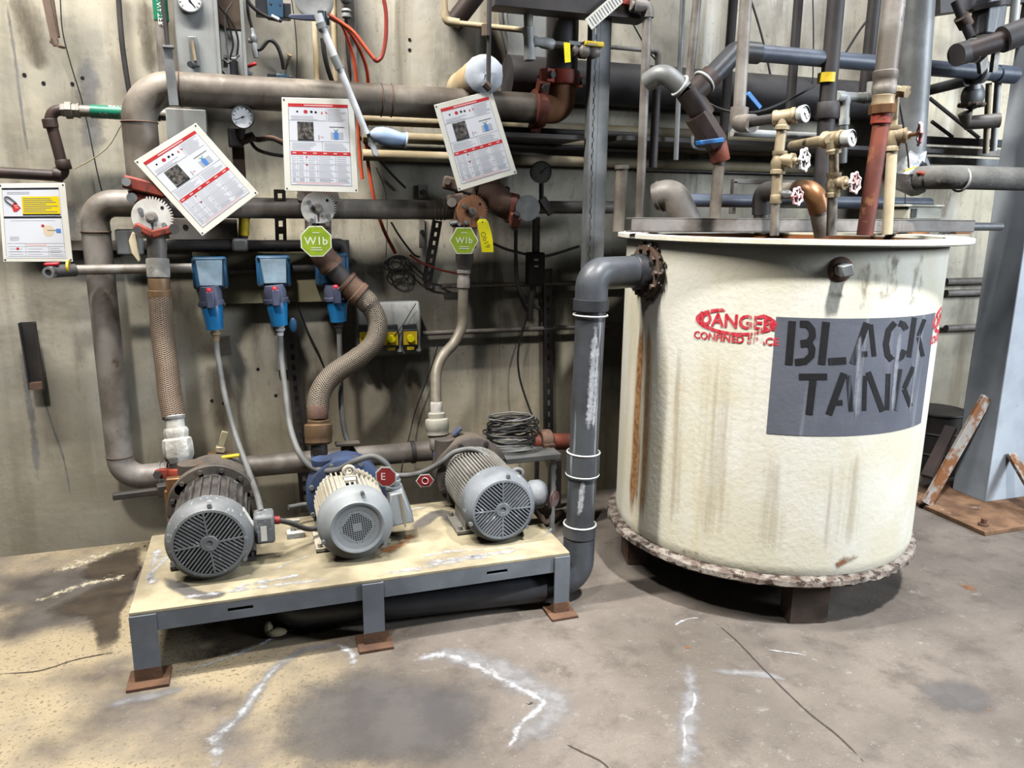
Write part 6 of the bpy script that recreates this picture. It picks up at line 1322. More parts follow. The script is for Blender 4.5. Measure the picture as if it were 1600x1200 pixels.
t = thing('globe_valve', 'tan valve with pink handwheel on a side pipe by the red pipe', 'valve', at(1392, 325, RY+.1)); V = RY+.06
sleeve(t, 'plug', (1396, 141, V), (1412, 144, V-.04), 8, 'brass', 8); sleeve(t, 'hex_cap', (1410, 143, V-.04), (1418, 144, V-.06), 10, 'brass', 6)
vpipe(t, 'pipe', (1400, 148, V), (1396, 200, V), 6, 'brass'); sleeve(t, 'valve_body', (1398, 196, V), (1394, 236, V), 11, 'brass', 22, prof=[(1, 0), (1, .15), (.9, .2), (1.2, .5), (.9, .8), (1, .85), (1, 1)]); sleeve(t, 'bonnet', (1400, 213, V-.01), (1424, 211, V-.05), 11, 'brass', 20, prof=[(1, 0), (1, .5), (1.1, .52), (1.1, .7), (.6, .78), (.5, 1)])
part(t, 'stem', MB().cyl(at(1420, 211, V-.05), at(1436, 209, V-.08), .008, 10), 'copper'); handwheel(t, at(1437, 209, V-.08), (.8, -.6, .05), rad(14.5, (1437, 209, V)), 'wheel_pink'); vpipe(t, 'lower_pipe', (1394, 234, V), (1386, 366, V), 8, 'beige_pipe')
# tall grey pipe with torn foil end
t = thing('lagged_pipe', 'tall grey upright pipe ending in torn crumpled foil', 'pipe', at(1420, 300, 2.9)); part(t, 'pipe', MB().tube(ext([at(1437, -40, 2.95), at(1419, 262, 2.95)]), rad(24, (1430, 100, 2.95)), 26), 'steel_gray')
g = random.Random(6); fc_ = at(1420, 272, 2.86); mb = MB().lathe(at(1410, 272, 2.96), Vector((.25, -.97, 0)), [(.03, -.02), (.085, 0), (.10, .05), (.09, .09), (.05, .10), (.03, .08), (0.001, .07)], 16, (True, False))
for i in range(len(mb.v)): mb.v[i] = mb.v[i]+Vector((g.uniform(-1, 1), g.uniform(-1, 1), g.uniform(-1, 1)))*.010
part(t, 'foil', mb, 'foil', 'crumpled torn foil'); part(t, 'handle', MB().tube(spline(pts([(1432, 270, 2.82), (1442, 271, 2.80), (1455, 281, 2.78)]), 5), [.008]*5+[.012]*6, 10), 'red_iron', 'dark red lever poking from the foil'); part(t, 'yellow_strip', MB().bar(at(1413, 267, 2.80), at(1431, 261, 2.79), .010, .006), 'label_yellow')
t = thing('plastic_tee', 'grey plastic tee with elbow behind the brass union', 'pipe', at(1322, 200, 3.1)); sleeve(t, 'run', (1308, 150, 3.1), (1352, 153, 3.1), 8, 'white_plastic', prof=BELL); sleeve(t, 'drop', (1321, 150, 3.1), (1319, 196, 3.1), 8, 'white_plastic', prof=BELL); part(t, 'elbow', MB().tube(fillet(pts([(1350, 153, 3.1), (1362, 153, 3.1), (1364, 128, 3.1)]), .03), .026, 16), 'white_plastic'); sleeve(t, 'tail', (1319, 196, 3.1), (1316, 255, 3.1), 7, 'steel_gray')
cable('thin dark wire hanging past the pink handwheel into the foil', [(1405, 160, 2.55), (1412, 200, 2.58), (1418, 240, 2.7), (1420, 262, 2.74)], .0035, 'cable_black', 'wire', 'wire'); cable('thin grey wire from the foil down to the junction box', [(1420, 282, 2.76), (1415, 300, 2.84), (1414, 322, 2.92)], .002, 'cable_grey', 'wire', 'wire')
# long dark-to-blue pipe with wye
BY = 3.02
t = thing('branch_pipe', 'dark plastic wye pipe with long arm reaching past the grey upright pipe', 'pipe', at(1105, 215, BY)); a, b = at(1150, 82, BY), at(1586, 116, BY); b.z = a.z = (a.z+b.z)/2
r1 = rad(14, (1400, 100, BY)); part(t, 'pipe', MB().tube(fillet([at(1072, 158, BY), a, b], .07, 8), r1*.85, 22), 'blue_pipe', 'blue-grey long arm')
part(t, 'elbow', MB().tube(fillet([at(1112, 120, BY), a, a+X*.11], .07, 8), r1*1.08, 22), 'black_plastic'); part(t, 'wye', MB().tube([at(1112, 118, BY), at(1078, 150, BY)], r1*1.15, 22).tube([at(1072, 140, BY), at(1100, 182, BY)], r1*1.2, 22), 'umber_pipe'); part(t, 'side_elbow', MB().tube(fillet([at(1012, 128, BY+.12), at(1036, 112, BY+.05), at(1070, 142, BY)], .06, 8), r1*1.0, 20), 'steel_gray'); 
cl = MB(); cl.torus(at(1062, 134, BY), at(1072, 142, BY)-at(1050, 124, BY), r1*1.05, .006, 26, 8); part(t, 'clamp', cl, 'white_plastic'); part(t, 'clamp', MB().torus(at(1100, 128, BY), at(1112, 118, BY)-at(1090, 140, BY), r1*1.2, .006, 26, 8), 'white_plastic')
sleeve(t, 'valve_body', (1088, 178, BY), (1118, 226, BY), 21, 'umber_pipe', 8); part(t, 'handle', MB().bar(at(1090, 224, BY-.1), at(1128, 219, BY-.1), .02, .04, Yv), 'valve_blue', 'bright blue valve handle', bev=.004); part(t, 'bracket', MB().tube(spline(pts([(1082, 212, BY-.08), (1084, 230, BY-.08), (1102, 234, BY-.09)]), 5), .006, 8), 'steel_gray')
sleeve(t, 'socket', (1120, 222, BY), (1126, 252, BY), 15, 'rusty_red'); vpipe(t, 'tail_pipe', (1124, 250, BY), (1115, 358, BY), 9, 'brown_pipe')
part(t, 'end_cap', MB().lathe(b-X*.12, X, [(r1*.9, 0), (r1*1.0, .004), (r1*1.0, .115), (r1*.9, .12)], 22), 'blue_pipe'); part(t, 'clamp_ring', MB().lathe(at(1527, 112, BY), X, [(r1*.9, 0), (r1*1.3, .004), (r1*1.3, .03), (r1*.9, .034)], 22, (False, False)), 'steel_gray')
# upright rods and struts through the recess
for i, (a, b, r, m, lab) in enumerate((
    ((1068, -30, 3.37), (1056, 250, 3.37), .012, 'steel_gray', 'thin pale conduit rising in front of the bright wall'),
    ((1092, -30, 3.3), (1076, 136, 3.3), .020, 'galv_pipe', 'grey upright pipe above the wye'),
    ((1148, -30, 3.35), (1128, 240, 3.35), .022, 'dark_pipe', 'dark upright pipe beside the wye elbow'),
    ((1250, -30, 3.3), (1234, 176, 3.3), .022, 'dark_pipe', 'dark upright pipe between the two gauge lines'),
    ((1370, -30, 3.2), (1350, 160, 3.2), .030, 'dark_pipe', 'dark upright pipe hidden behind the pen-marked pipe'),
    ((1026, 140, 3.37), (1020, 262, 3.37), .020, 'dark_pipe', 'short dark upright pipe in the shade beside the grey hanging pipe'))):
    solo('upright_pipe', MB().tube(ext([at(*a), at(*b)]) if a[1] < 0 else [at(*a), at(*b)], r, 14), m, lab, 'pipe')
t = thing('upright_pipe', 'thick dark upright pipe with yellow label behind the gauges', 'pipe', at(1282, 340, 3.0)); part(t, 'pipe', MB().tube(ext(pts([(1310, -40, 3.0), (1296, 120, 3.0), (1280, 345, 3.0)])), rad(13, (1296, 120, 3.0)), 20), 'dark_pipe'); sleeve(t, 'coupling', (1293, 160, 3.0), (1291, 186, 3.0), 18, 'dark_pipe'); part(t, 'label', MB().lathe(at(1292, 122, 3.0)-Z*.02, Z, [(rad(14, (1296, 120, 3.0)), 0), (rad(14, (1296, 120, 3.0)), .04)], 20), 'label_yellow', 'yellow pipe label')
t = thing('pipe_stub', 'upright tan pipe stub with loose cap beyond the tank rim', 'pipe', at(968, 362, 3.2)); part(t, 'pipe', MB().tube(pts([(972, 262, 3.2), (966, 362, 3.2)]), rad(9, (970, 300, 3.2)), 18), 'brown_pipe'); part(t, 'cap', MB().cyl(at(972, 264, 3.2), at(972, 258, 3.2), rad(11, (970, 300, 3.2)), 16), 'galv_pipe')
t = thing('elbow_pipe', 'dim grey swept elbow resting behind the tank channel', 'pipe', at(1075, 350, 3.3)); part(t, 'elbow', MB().tube(fillet([at(1024, 308, 3.36), at(1052, 300, 3.3), at(1076, 352, 3.25)], .09, 10), rad(22, (1060, 320, 3.3)), 22), 'galv_pipe'); part(t, 'rim', MB().torus(at(1032, 307, 3.35), at(1052, 300, 3.3)-at(1024, 308, 3.36), rad(23, (1060, 320, 3.3)), .006, 26, 8), 'steel_gray')
P0 = at(1010, 257, 3.84); P1 = at(1312, 268, 3.84); P1.z = P0.z; solo('support_rail', MB().box(((P0.x+P1.x)/2, 3.87, P0.z), (P1.x-P0.x, .05, .062)), 'steel_gray', 'level grey rail behind the gauge pipes over the tank', 'rail', bev=.003)
P0 = at(1144, 207, 3.3); P1 = at(1304, 213, 3.3); P1.z = P0.z; solo('wall_pipe', MB().tube([P0, P1], .018, 14), 'white_plastic', 'pale level pipe behind the taller gauge line', 'pipe')
P0 = at(1148, 236, 3.86); P1 = at(1216, 240, 3.86); P1.z = P0.z; solo('support_rail', MB().box(((P0.x+P1.x)/2, 3.88, P0.z), (P1.x-P0.x, .03, .05)), 'wood_brown', 'short brown rail behind the taller gauge line', 'rail')
P0 = at(1030, 312, 3.35); P1 = at(1450, 332, 3.35); P1.z = P0.z; solo('wall_pipe', MB().tube([P0, P1], .032, 16), 'blue_pipe', 'shadowed blue-grey pipe lying level behind the tank channel', 'pipe')
P0 = at(1146, 283, 3.42); P1 = at(1340, 290, 3.42); P1.z = P0.z; solo('support_rail', MB().box(((P0.x+P1.x)/2, 3.43, P0.z), (P1.x-P0.x, .03, .022)).box((P0.x+.012, 3.43, P0.z-.08), (.022, .03, .16)), 'galv_pipe', 'thin pale bent rail low behind the gauge pipes', 'rail', bev=.002)
solo('blue_marker', MB().bar(at(1166, 146, 2.9), at(1186, 170, 2.9), .022, .03, Yv), 'valve_blue', 'blue lever handle hanging beside the taller gauge line', 'handle', bev=.004)
cable('black cable looping behind the taller gauge line to the yellow-labelled pipe', [(1096, 156, 3.2), (1130, 172, 3.15), (1168, 176, 3.1), (1200, 170, 3.1), (1240, 152, 3.1), (1272, 134, 3.1)], .006, 'cable_black'); cable('thin wire slanting across the bright wall above the wye', [(1172, -5, 3.8), (1190, 55, 3.8), (1204, 118, 3.8)], .006, 'dark_pipe', 'wire', 'wire'); cable('thin wire slanting down beside the strut post', [(976, 12, 3.8), (996, 50, 3.8), (1016, 84, 3.8), (1040, 108, 3.8)], .004, 'cable_black', 'wire', 'wire'); cable('fine wire hanging upright between the gauge lines', [(1270, -5, 3.7), (1271, 60, 3.7), (1270, 130, 3.7)], .0035, 'cable_black', 'wire', 'wire'); cable('dark wire slanting behind the pen-marked pipe', [(1376, 6, 3.6), (1345, 45, 3.6), (1318, 88, 3.6)], .006, 'cable_black', 'wire', 'wire')
# ================================================================== far end: column, dusty pipe and cluster
CXa, CYa = 3.83, 3.03
t = thing('steel_column', 'pale blue-grey steel column on a rusty base plate', 'column', (CXa+.15, CYa+.1, 0))
part(t, 'post', MB().box((CXa+.15, CYa+.11, 1.62), (.30, .22, 3.2)), 'column_paint', bev=.006)
part(t, 'base_plate', MB().box((3.87, 3.03, .012), (.82, .64, .024)), 'plate_rust', 'thick rusted base plate', bev=.003)
for (a, b, w) in (((CXa-.36, CYa+.06, .03), (CXa-.03, CYa+.06, .62), .075),): part(t, 'brace', MB().bar(a, b, w, .022, Yv), 'column_rust', 'slanting flat brace streaked with rust', bev=.003)
part(t, 'brace', MB().bar((CXa+.30+.30, CYa+.02, .03), (CXa+.27, CYa-.005, .58), .09, .022, Yv), 'column_rust', bev=.003); part(t, 'brace', MB().bar((CXa+.10, CYa-.30, .03), (CXa+.13, CYa-.01, .0+.30), .02, .06, X), 'column_rust', bev=.003)
part(t, 'anchor_bolt', MB().cyl((3.53, 2.78, .024), (3.53, 2.78, .034), .026, 14).cyl((3.53, 2.78, .03), (3.53, 2.78, .06), .014, 8), 'rust')
PYr = 2.72; t = thing('dusty_pipe', 'dust-caked level pipe with elbow passing in front of the column', 'pipe', at(1460, 280, PYr)); a = at(1484, 280, PYr); b = at(1640, 278, PYr); zz = (a.z+b.z)/2; rr_ = rad(18, (1540, 278, PYr))
part(t, 'pipe', MB().tube(fillet([Vector((a.x-.03, PYr+.22, zz)), Vector((a.x-.03, PYr, zz)), Vector((b.x+.6, PYr, zz))], .13, 10), rr_, 26), 'dusty_lagging'); part(t, 'band', MB().torus(at(1500, 280, PYr)*1.0, X, rr_*1.01, .005, 26, 6), 'white_plastic')
FY = 3.0
t = thing('branch_pipe', 'dark pipe with round end and clamp high in front of the column', 'pipe', at(1500, 92, 2.85)); part(t, 'pipe', MB().tube(pts([(1500, 84, 2.85), (1640, 40, 2.75)]), rad(15, (1520, 78, 2.85)), 22), 'umber_pipe'); part(t, 'end_cap', MB().tube(pts([(1494, 86, 2.85), (1514, 80, 2.85)]), rad(17, (1510, 82, 2.85)), 22), 'dark_pipe'); part(t, 'sleeve', MB().tube(pts([(1566, 62, 2.8), (1640, 34, 2.75)]), rad(20, (1580, 58, 2.8)), 22), 'dark_pipe'); part(t, 'clamp', MB().torus(at(1519, 79, 2.85), at(1540, 72, 2.85)-at(1519, 79, 2.85), rad(16.5, (1519, 79, 2.85)), .006, 24, 8), 'steel_gray')
part(t, 'hanger', MB().bar(at(1534, 92, 2.84), at(1536, 110, 2.86), .05, .02, Yv).bar(at(1556, 80, 2.84), at(1552, 112, 2.86), .03, .02, Yv), 'crusty_fitting')
solo('overhead_beam', MB().bar(at(1456, 2, 3.2), at(1640, -22, 3.2), .10, .13, Z), 'dark_pipe', 'dark beam crossing the frame top beside the tall grey pipe', 'beam')
t = thing('actuator', 'dark hanging box with drip marks above the clamped dark pipe', 'box', at(1542, 52, 3.1)); part(t, 'body', MB().box(at(1544, 28, 3.15), (.12, .10, .17)), 'pvc_streaked', bev=.01); part(t, 'flange', MB().cyl(at(1544, 6, 3.15), at(1544, 14, 3.15), .09, 20), 'dark_pipe')
solo('upright_pipe', MB().tube(pts([(1590, -30, 3.0), (1582, 52, 3.0)]), .020, 14), 'white_plastic', 'pale short upright pipe beside the dark hanging box', 'pipe')
t = thing('diagonal_strut', 'dark slanting arm with knuckle above the round-ended dark pipe', 'arm', at(1516, 60, 3.0)); part(t, 'arm', MB().tube(pts([(1493, 2, 3.05), (1506, 34, 3.02), (1518, 60, 2.98)]), .022, 12), 'dark_pipe'); part(t, 'knuckle', MB().cyl(at(1502, 26, 3.02), at(1510, 40, 3.02), .034, 12), 'sooty_steel')
solo('wall_pipe', MB().tube(pts([(1432, 146, 3.4), (1512, 126, 3.05)]), rad(8, (1470, 136, 3.2)), 16), 'black_plastic', 'black slanting pipe below the blue-grey arm', 'pipe')
t = thing('shut_off_valve', 'dim rounded valve with toothed rim below the blue-grey pipe end', 'valve', at(1520, 185, 3.05)); part(t, 'body', MB().ball(at(1520, 150, 3.08), rad(19, (1520, 150, 3.05)), 18, 12, (1, .8, 1.1)), 'steel_gray'); part(t, 'neck', MB().cyl(at(1522, 126, 3.06), at(1522, 140, 3.06), .03, 14), 'white_plastic'); part(t, 'outlet', MB().tube(pts([(1508, 176, 3.08), (1512, 192, 3.08), (1562, 188, 3.0)]), rad(11, (1520, 188, 3.05)), 18), 'galv_pipe'); part(t, 'rim', MB().torus(at(1518, 164, 3.06), Z, .05, .010, 24, 8, 12, .08), 'sooty_steel')
t = thing('pipe_pair', 'pale twin tubes running down close to the column', 'pipe', at(1550, 235, 3.06)); part(t, 'tube', MB().tube(pts([(1560, 120, 3.06), (1552, 236, 3.06)]), .016, 12), 'white_plastic'); part(t, 'tube', MB().tube(pts([(1545, 130, 3.06), (1540, 240, 3.06)]), .014, 12), 'beige_pipe')
for y, m, lab in ((218, 'dark_pipe', 'dark level rail, upper of three left of the column foot of the wall'), (234, 'galv_pipe', 'greyish level rail, middle of three between foil and column'), (250, 'steel_gray', 'greyish level rail, lowest of three between foil and column')):
    P0 = at(1440, y, 3.5); P1 = at(1560, y+4, 3.5); P1.z = P0.z; solo('support_rail', MB().box(((P0.x+P1.x)/2, 3.52, P0.z), (P1.x-P0.x+.5, .05, .038)), m, lab.replace('upper of three left of the column foot of the wall', 'upper of three between foil and column'), 'rail')
for a, b, lab in (((1452, 153, 3.45), (1530, 216, 3.3), 'grey rod slanting down behind the dim rounded valve'), ((1456, 190, 3.5), (1488, 214, 3.5), 'short dark rod slanting above the level rails')): solo('slanting_rod', MB().tube([at(*a), at(*b)], .010, 10), 'dark_pipe', lab, 'rod')
for y, lab in ((440, 'grey conduit, upper of three on the wall between tank and column'), (458, 'grey conduit, middle of three on the wall between tank and column'), (513, 'grey conduit, lowest of three on the wall between tank and column')):
    P0 = at(1478, y, 3.85); P1 = Vector((6.5, 3.85, P0.z)); solo('wall_conduit', MB().tube([P0, P1], .022, 12), 'galv_pipe', lab, 'conduit')
t = thing('drum', 'dark drum standing against the wall between tank and column', 'drum', at(1466, 735, 3.62)); c = Vector((at(1466, 640, 3.62).x, 3.62, 0)); zz = at(1466, 640, 3.62).z
part(t, 'body', MB().lathe(c, Z, [(.16, 0), (.165, .01), (.165, zz*.33), (.172, zz*.35), (.165, zz*.37), (.165, zz*.66), (.172, zz*.68), (.165, zz*.7), (.165, zz-.01)], 32, (True, True)), 'drum_dark'); part(t, 'lid', MB().lathe(c+Z*(zz-.012), Z, [(.172, 0), (.175, .006), (.172, .014), (.15, .010), (.03, .010)], 32), 'drum_dark')
solo('angle_scrap', MB().bar(at(1448, 745, 3.2), at(1486, 668, 3.3), .06, .03), 'umber_pipe', 'rusty dark bar leaning against the drum', 'bar')
# ================================================================== odds and ends around the pumps
t = thing('lever_valve', 'long black lever bar reaching out beside the dark motor', 'lever', at(260, 762, 3.32)); part(t, 'lever', MB().bar(at(176, 776, 3.28), at(248, 767, 3.30), .032, .026, Z).bar(at(246, 767, 3.30), at(296, 757, 3.32), .045, .05, Z), 'drum_dark', bev=.005); part(t, 'hub', MB().cyl(at(286, 760, 3.28), at(286, 760, 3.40), .035, 16), 'rusty_iron')
t = thing('ball_valve', 'small ball valve with bright yellow lever above the dark motor flange', 'valve', at(350, 728, 3.30)); part(t, 'lever', MB().bar(at(346, 715, 3.28), at(374, 711, 3.28), .022, .012, Z), 'label_yellow', bev=.004); part(t, 'neck', MB().bar(at(337, 722, 3.28), at(347, 714, 3.28), .016, .008, Z), 'steel_gray'); part(t, 'body', MB().cyl(at(335, 730, 3.30), at(368, 728, 3.30), .026, 14), 'drum_dark'); part(t, 'saddle', MB().lathe(at(347, 728, 3.27), Z, [(.03, -.01), (.028, .012), (.016, .018)], 8), 'sign_plate')
t = thing('hand_valve', 'worn brass valve stem with flat plate against the bare wall', 'valve', at(345, 725, 3.55)); part(t, 'plate', MB().cyl(at(345, 711, 3.55), at(345, 708, 3.55), .055, 20), 'bronze'); part(t, 'stem', MB().bar(at(344, 706, 3.55), at(345, 697, 3.55), .04, .04), 'brass', bev=.004); part(t, 'handle', MB().bar(at(345, 698, 3.55), at(352, 674, 3.55), .03, .012), 'board_olive', bev=.004); part(t, 'base', MB().cyl(at(345, 726, 3.58), at(345, 711, 3.56), .03, 14), 'pump_iron')
t = thing('hand_valve', 'dark flanged valve top with blue-grey tab behind the third motor', 'valve', at(718, 700, 3.36)); part(t, 'plate', MB().cyl(at(718, 684, 3.36), at(718, 680, 3.36), .06, 22).cyl(at(720, 700, 3.36), at(720, 684, 3.36), .035, 16), 'pump_iron'); part(t, 'tab', MB().bar(at(708, 680, 3.34), at(720, 668, 3.34), .04, .016), 'lavender', bev=.003)
t = thing('hand_valve', 'dark small lever plate above the middle motor', 'valve', at(540, 706, 3.45)); part(t, 'plate', MB().bar(at(524, 694, 3.45), at(562, 692, 3.45), .05, .014).cyl(at(540, 706, 3.46), at(540, 692, 3.46), .022, 12), 'pump_iron', bev=.003)
t = thing('warning_tag', 'octagonal red tag lettered E by the middle motor gland', 'tag', at(600, 765, 2.95)); c = at(603, 745, 2.935); poly = [(math.cos(PI/8+PI/4*i)*.045, math.sin(PI/8+PI/4*i)*.045) for i in range(8)]; ud = Vector((.93, -.36, 0))
part(t, 'plate', MB().prism(poly, c, ud, Z, (0, .003, 0)), 'white_plastic'); part(t, 'face', MB().prism([(p[0]*.88, p[1]*.88) for p in poly], c-Yv*.0008, ud, Z, (0, .0008, 0)), 'tag_red'); part(t, 'lettering', text_mb('E', c-Yv*.0016-ud*.012, ud, Z, .03, .01), 'sign_pink')
t = thing('warning_tag', 'dull red hexagonal tag hanging from the cable by the third motor', 'tag', at(663, 762, 3.1)); c = at(664, 751, 3.10); poly = [(math.cos(PI/3*i)*.042, math.sin(PI/3*i)*.032) for i in range(6)]; ud = Vector((.85, -.5, .15)).normalized()
part(t, 'plate', MB().prism(poly, c, ud, Z, (0, .003, 0)), 'white_plastic'); part(t, 'face', MB().prism([(p[0]*.9, p[1]*.88) for p in poly], c-Yv*.0008, ud, Z, (0, .0008, 0)), 'tag_red'); part(t, 'mark', MB().torus(c-Yv*.0035, c-c+ud.cross(Z), .014, .002, 16, 6), 'sign_pink')
# cable coil, shelf bar and rusty coupling in the dark corner
t = thing('cable_coil', 'untidy coil of thin dark cable on the shelf bar in the dark corner', 'cable coil', at(800, 702, 3.45)); g = random.Random(12); c = at(798, 672, 3.45)
for k in range(16):
    R_ = g.uniform(.10, .135); a0 = g.uniform(0, 6); tl = g.uniform(-.25, .25); o_ = Vector((g.uniform(-.02, .02), g.uniform(-.02, .02), -.06+k*.0085))
    P = [c+o_+Vector((math.cos(a+a0)*R_, math.sin(a+a0)*R_*.7, math.cos(a)*R_*tl+g.uniform(-.004, .004))) for a in [2*PI*i/26 for i in range(26)]]; part(t, 'loop', MB().tube(P, .0045, 6, closed=True), 'cable_grey' if k % 5 == 0 else 'cable_black')
t = thing('shelf_frame', 'grey shelf bar on thin legs behind the third motor', 'shelf', at(805, 800, 3.42)); A, B = at(745, 712, 3.45), at(862, 707, 3.45); B.z = A.z; part(t, 'shelf', MB().box(((A.x+B.x)/2, 3.46, A.z), (B.x-A.x, .28, .03)), 'steel_gray', bev=.004)
for x in (A.x+.02, B.x-.03):
    for y in (3.35, 3.58): part(t, 'leg', MB().box((x, y, A.z/2), (.02, .02, A.z)), 'steel_gray')
t = thing('grooved_coupling', 'rusty red pipe coupling in the dark corner behind the drain pipe', 'coupling', at(860, 705, 3.5)); part(t, 'pipe', MB().tube(pts([(832, 690, 3.5), (892, 690, 3.5)]), .042, 20), 'rusty_red'); A = at(842, 690, 3.5); part(t, 'housing', MB().lathe(A, X, [(.045, 0), (.06, .005), (.06, .06), (.045, .07)], 22).box(A+Vector((.03, -.055, -.02)), (.06, .05, .05)), 'rusty_iron', bev=.004); part(t, 'bolt', MB().cyl(A+Vector((.02, -.085, -.02)), A+Vector((.02, -.07, -.02)), .012, 8), 'brass')
A = atz(835, 820, .0); t = thing('pipe_offcut', 'bent rusty rod end on the floor behind the third motor', 'rod', A); part(t, 'rod', MB().tube(spline([atz(838, 815, .03)+Z*.1, atz(850, 815, .03), atz(862, 812, .03), atz(878, 800, .03)], 6), .016, 10), 'sooty_steel')
solo('metal_scrap', MB().box(atz(735, 938, .002)+Z*.002, (.07, .03, .004)), 'steel_gray', 'small flat grey scrap on the floor under the platform', 'scrap')

# ================================================================== floor deposits, stains and the joint
def fribbon(name, label, L, w, mat, z=.0016, cat=None):
    P = spline([atz(x, y, z) for x, y in L], 6); ws = w if isinstance(w, list) else [w]*2; W2 = []
    for i in range(len(P)):
        f = i/(len(P)-1)*(len(ws)-1); k = min(int(f), len(ws)-2); W2.append(ws[k]+(ws[k+1]-ws[k])*(f-k))
    return solo(name, MB().ribbon(P, W2, Z, 10), mat, label, cat or 'deposit', None, 'stuff')
def fblob(name, label, L, mat, z=.001, cat='stain'):
    P = spline([atz(x, y, z) for x, y in L+[L[0]]], 5)[:-1]; return solo(name, MB().blob(P), mat, label, cat, None, 'stuff')
fblob('damp_and_shade', 'dark wet stain and painted platform shade under the platform', [(215, 990), (330, 955), (480, 930), (700, 890), (860, 870), (860, 930), (700, 965), (560, 985), (420, 1010), (300, 1040), (240, 1050)], 'wet_and_shade')  # wet floor plus painted platform shadow, front edge on the shadow line
fblob('damp_and_shade', 'dark damp patch on the floor beside the platform end', [(30, 960), (120, 920), (200, 880), (228, 850), (225, 900), (200, 960), (190, 1030), (150, 1045), (130, 985)], 'wet_and_shade')
fblob('grey_damp', 'broad grey damp area along the foot of the bare wall', [(-60, 900), (60, 875), (160, 856), (232, 846), (226, 900), (205, 960), (190, 1010), (100, 1000), (20, 1010), (-60, 1020)], 'grey_damp', .0006)
fblob('damp_and_shade', 'dark patch at the wall foot beside the platform', [(120, 880), (180, 858), (230, 850), (236, 880), (215, 905), (160, 912), (110, 905)], 'wet_and_shade', .0012)  # darker patch where floor meets wall
fblob('grey_stain', 'grey tidemark patch ringed by white crust before the platform', [(420, 1050), (560, 1020), (650, 1035), (740, 1050), (840, 1090), (800, 1150), (760, 1230), (560, 1240), (380, 1230), (345, 1160)], 'grey_stain')
fblob('grey_stain', 'blue-grey smear on the floor before the tank, near the column', [(1400, 1060), (1480, 1050), (1560, 1075), (1590, 1120), (1500, 1130), (1430, 1105)], 'grey_stain')
fribbon('salt_crust', 'white crust arc curving before the platform middle', [(588, 1076), (625, 1050), (655, 1030), (690, 1022), (730, 1034), (775, 1056), (830, 1084), (848, 1096), (838, 1110), (815, 1130), (800, 1160), (770, 1185), (755, 1230)], [.05, .05, .065, .065, .055, .04, .035, .03, .08], 'salt_crust')
fribbon('salt_haze', 'pale haze beside the white crust arc', [(620, 1048), (680, 1024), (740, 1030), (800, 1056), (860, 1090), (855, 1120), (820, 1150), (790, 1200)], [.05, .12, .13, .14, .13, .10], 'salt_haze', .0013)
fribbon('salt_crust', 'white crust running from the middle leg towards the near floor', [(540, 990), (520, 1005), (470, 1018), (430, 1045), (400, 1080), (375, 1120), (345, 1150), (340, 1230)], [.02, .05, .045, .05, .06, .08], 'salt_haze')
fribbon('salt_crust', 'bright broken crust line across the sandy near floor', [(468, 1016), (430, 1044), (400, 1082), (372, 1122), (342, 1148), (336, 1180), (350, 1230)], [.03, .05, .05, .07, .11], 'salt_crust', .002)
fribbon('salt_crust', 'small white crust tongue beside the middle leg foot', [(518, 1004), (540, 1014), (552, 1030), (550, 1055)], [.02, .05, .055, .04], 'salt_crust', .002)
fribbon('salt_crust', 'white crust streak beside the platform end leg', [(240, 1052), (290, 1046), (330, 1036), (400, 1010), (440, 990), (510, 972)], [.05, .035, .03, .05, .05], 'salt_crust', .002)
fribbon('salt_crust', 'white crust band along the bare wall foot', [(20, 955), (70, 935), (110, 920), (150, 908), (185, 903), (215, 900)], [.05, .07, .07, .09, .10], 'salt_sandy', .002)
fribbon('salt_crust', 'sandy crust flecks along the wall behind the platform end', [(60, 905), (110, 885), (150, 870), (200, 852), (228, 846)], [.09, .11, .09, .06], 'salt_sandy', .0018)
fribbon('salt_haze', 'pale powder drift on the sandy near floor', [(150, 1110), (200, 1095), (250, 1085), (300, 1070)], [.04, .06, .04], 'salt_haze')
fribbon('salt_crust', 'white crust trail below the tank running to the near edge', [(1078, 1065), (1086, 1090), (1080, 1110), (1068, 1125), (1070, 1160), (1062, 1230)], [.014, .02, .02, .022, .03], 'salt_crust', .002)
fribbon('salt_haze', 'pale haze around the crust trail below the tank', [(1070, 1020), (1080, 1070), (1075, 1120), (1075, 1170), (1066, 1230)], [.05, .06, .07, .07], 'salt_haze')
fribbon('salt_haze', 'pale frosted patch across the floor joint', [(1095, 1048), (1150, 1050), (1200, 1055), (1250, 1070)], [.03, .045, .03], 'salt_haze')
fribbon('salt_crust', 'thin white crack line in the floor before the tank', [(1052, 980), (1062, 972), (1080, 966), (1102, 966)], [.014, .018, .014], 'salt_crust', .002)
fribbon('salt_crust', 'thin white crack line bending past the floor joint', [(1180, 1012), (1220, 1018), (1258, 1024), (1290, 1040)], [.012, .016, .012], 'salt_crust', .002)
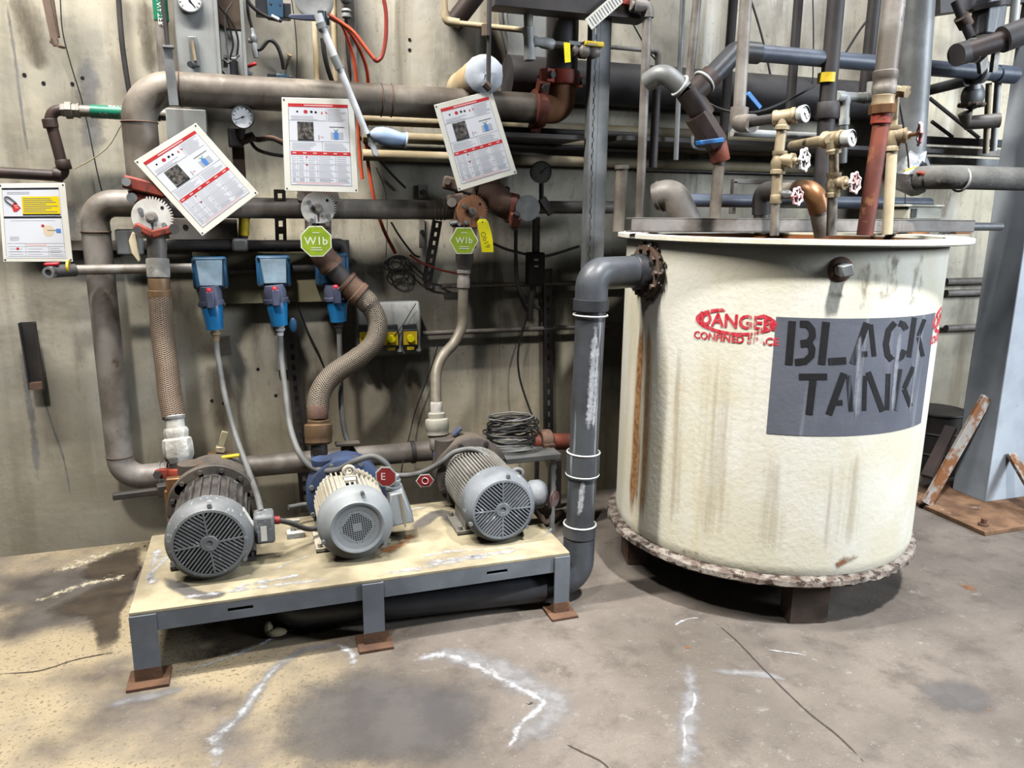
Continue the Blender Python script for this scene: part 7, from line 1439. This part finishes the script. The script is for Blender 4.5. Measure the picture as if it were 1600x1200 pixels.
fribbon('floor_joint', 'thin dark saw-cut joint running across the floor from the tank', [(1112, 968), (1150, 1000), (1200, 1052), (1260, 1110), (1310, 1150), (1365, 1205)], [.0045, .005], 'crack', .0022, 'joint')
fribbon('floor_crack', 'hairline crack on the near floor', [(880, 1160), (910, 1175), (940, 1190), (960, 1210)], [.004, .004], 'crack', .0022, 'crack')
fribbon('floor_crack', 'hairline crack on the floor beside the platform end', [(-10, 1053), (60, 1048), (120, 1030), (200, 1015)], [.004, .005], 'crack', .0022, 'crack')
fblob('rust_spot', 'small orange rust spot on the floor before the tank', [(1062, 1008), (1074, 1006), (1086, 1010), (1082, 1016), (1068, 1017)], 'rust_stain', .0018)
fblob('rust_spot', 'larger orange rust smear on the floor between tank and column', [(1480, 912), (1500, 906), (1530, 912), (1550, 922), (1535, 932), (1500, 926)], 'rust_stain', .0018)
fblob('rust_spot', 'tiny rust fleck on the near floor beyond the joint', [(1536, 1106), (1546, 1104), (1552, 1110), (1542, 1114)], 'rust_stain', .0018)

# repeats of one kind share a group phrase
GROUPS = {'procedure_sign': 'procedure signs hung on the valves', 'valve_tag': 'lime valve tags', 'butterfly_valve': 'toothed butterfly valves on the manifold', 'hose_assembly': 'hoses down to the pumps',
          'gauge_line': 'gauge pipe trees on the tank', 'pressure_gauge': 'dial gauges on the wall', 'air_hose': 'air hoses on the wall', 'wall_conduit': 'thin conduits on the wall', 'upright_pipe': 'upright pipes over the tank',
          'support_rail': 'level support rails on the wall', 'salt_crust': 'white crusts on the floor', 'salt_haze': 'pale hazes on the floor', 'rust_spot': 'rust spots on the floor', 'wall_mark': 'water stains on the wall',
          'power_cable': 'cables on the wall and pumps', 'wire': 'loose wires on the wall', 'warning_tag': 'red tags by the motors', 'floor_crack': 'cracks in the floor', 'wooden_block': 'packing wood under the tank channel',
          'hand_valve': 'hand valves behind the motors', 'wall_plate': 'perforated plates on the wall', 'damp_and_shade': 'damp stains on the floor', 'grey_stain': 'grey stains on the floor'}
for o in list(bpy.data.objects):
    k = o.name.split('.')[0]
    if o.parent is None and k in GROUPS and 'group' not in o: o['group'] = GROUPS[k]
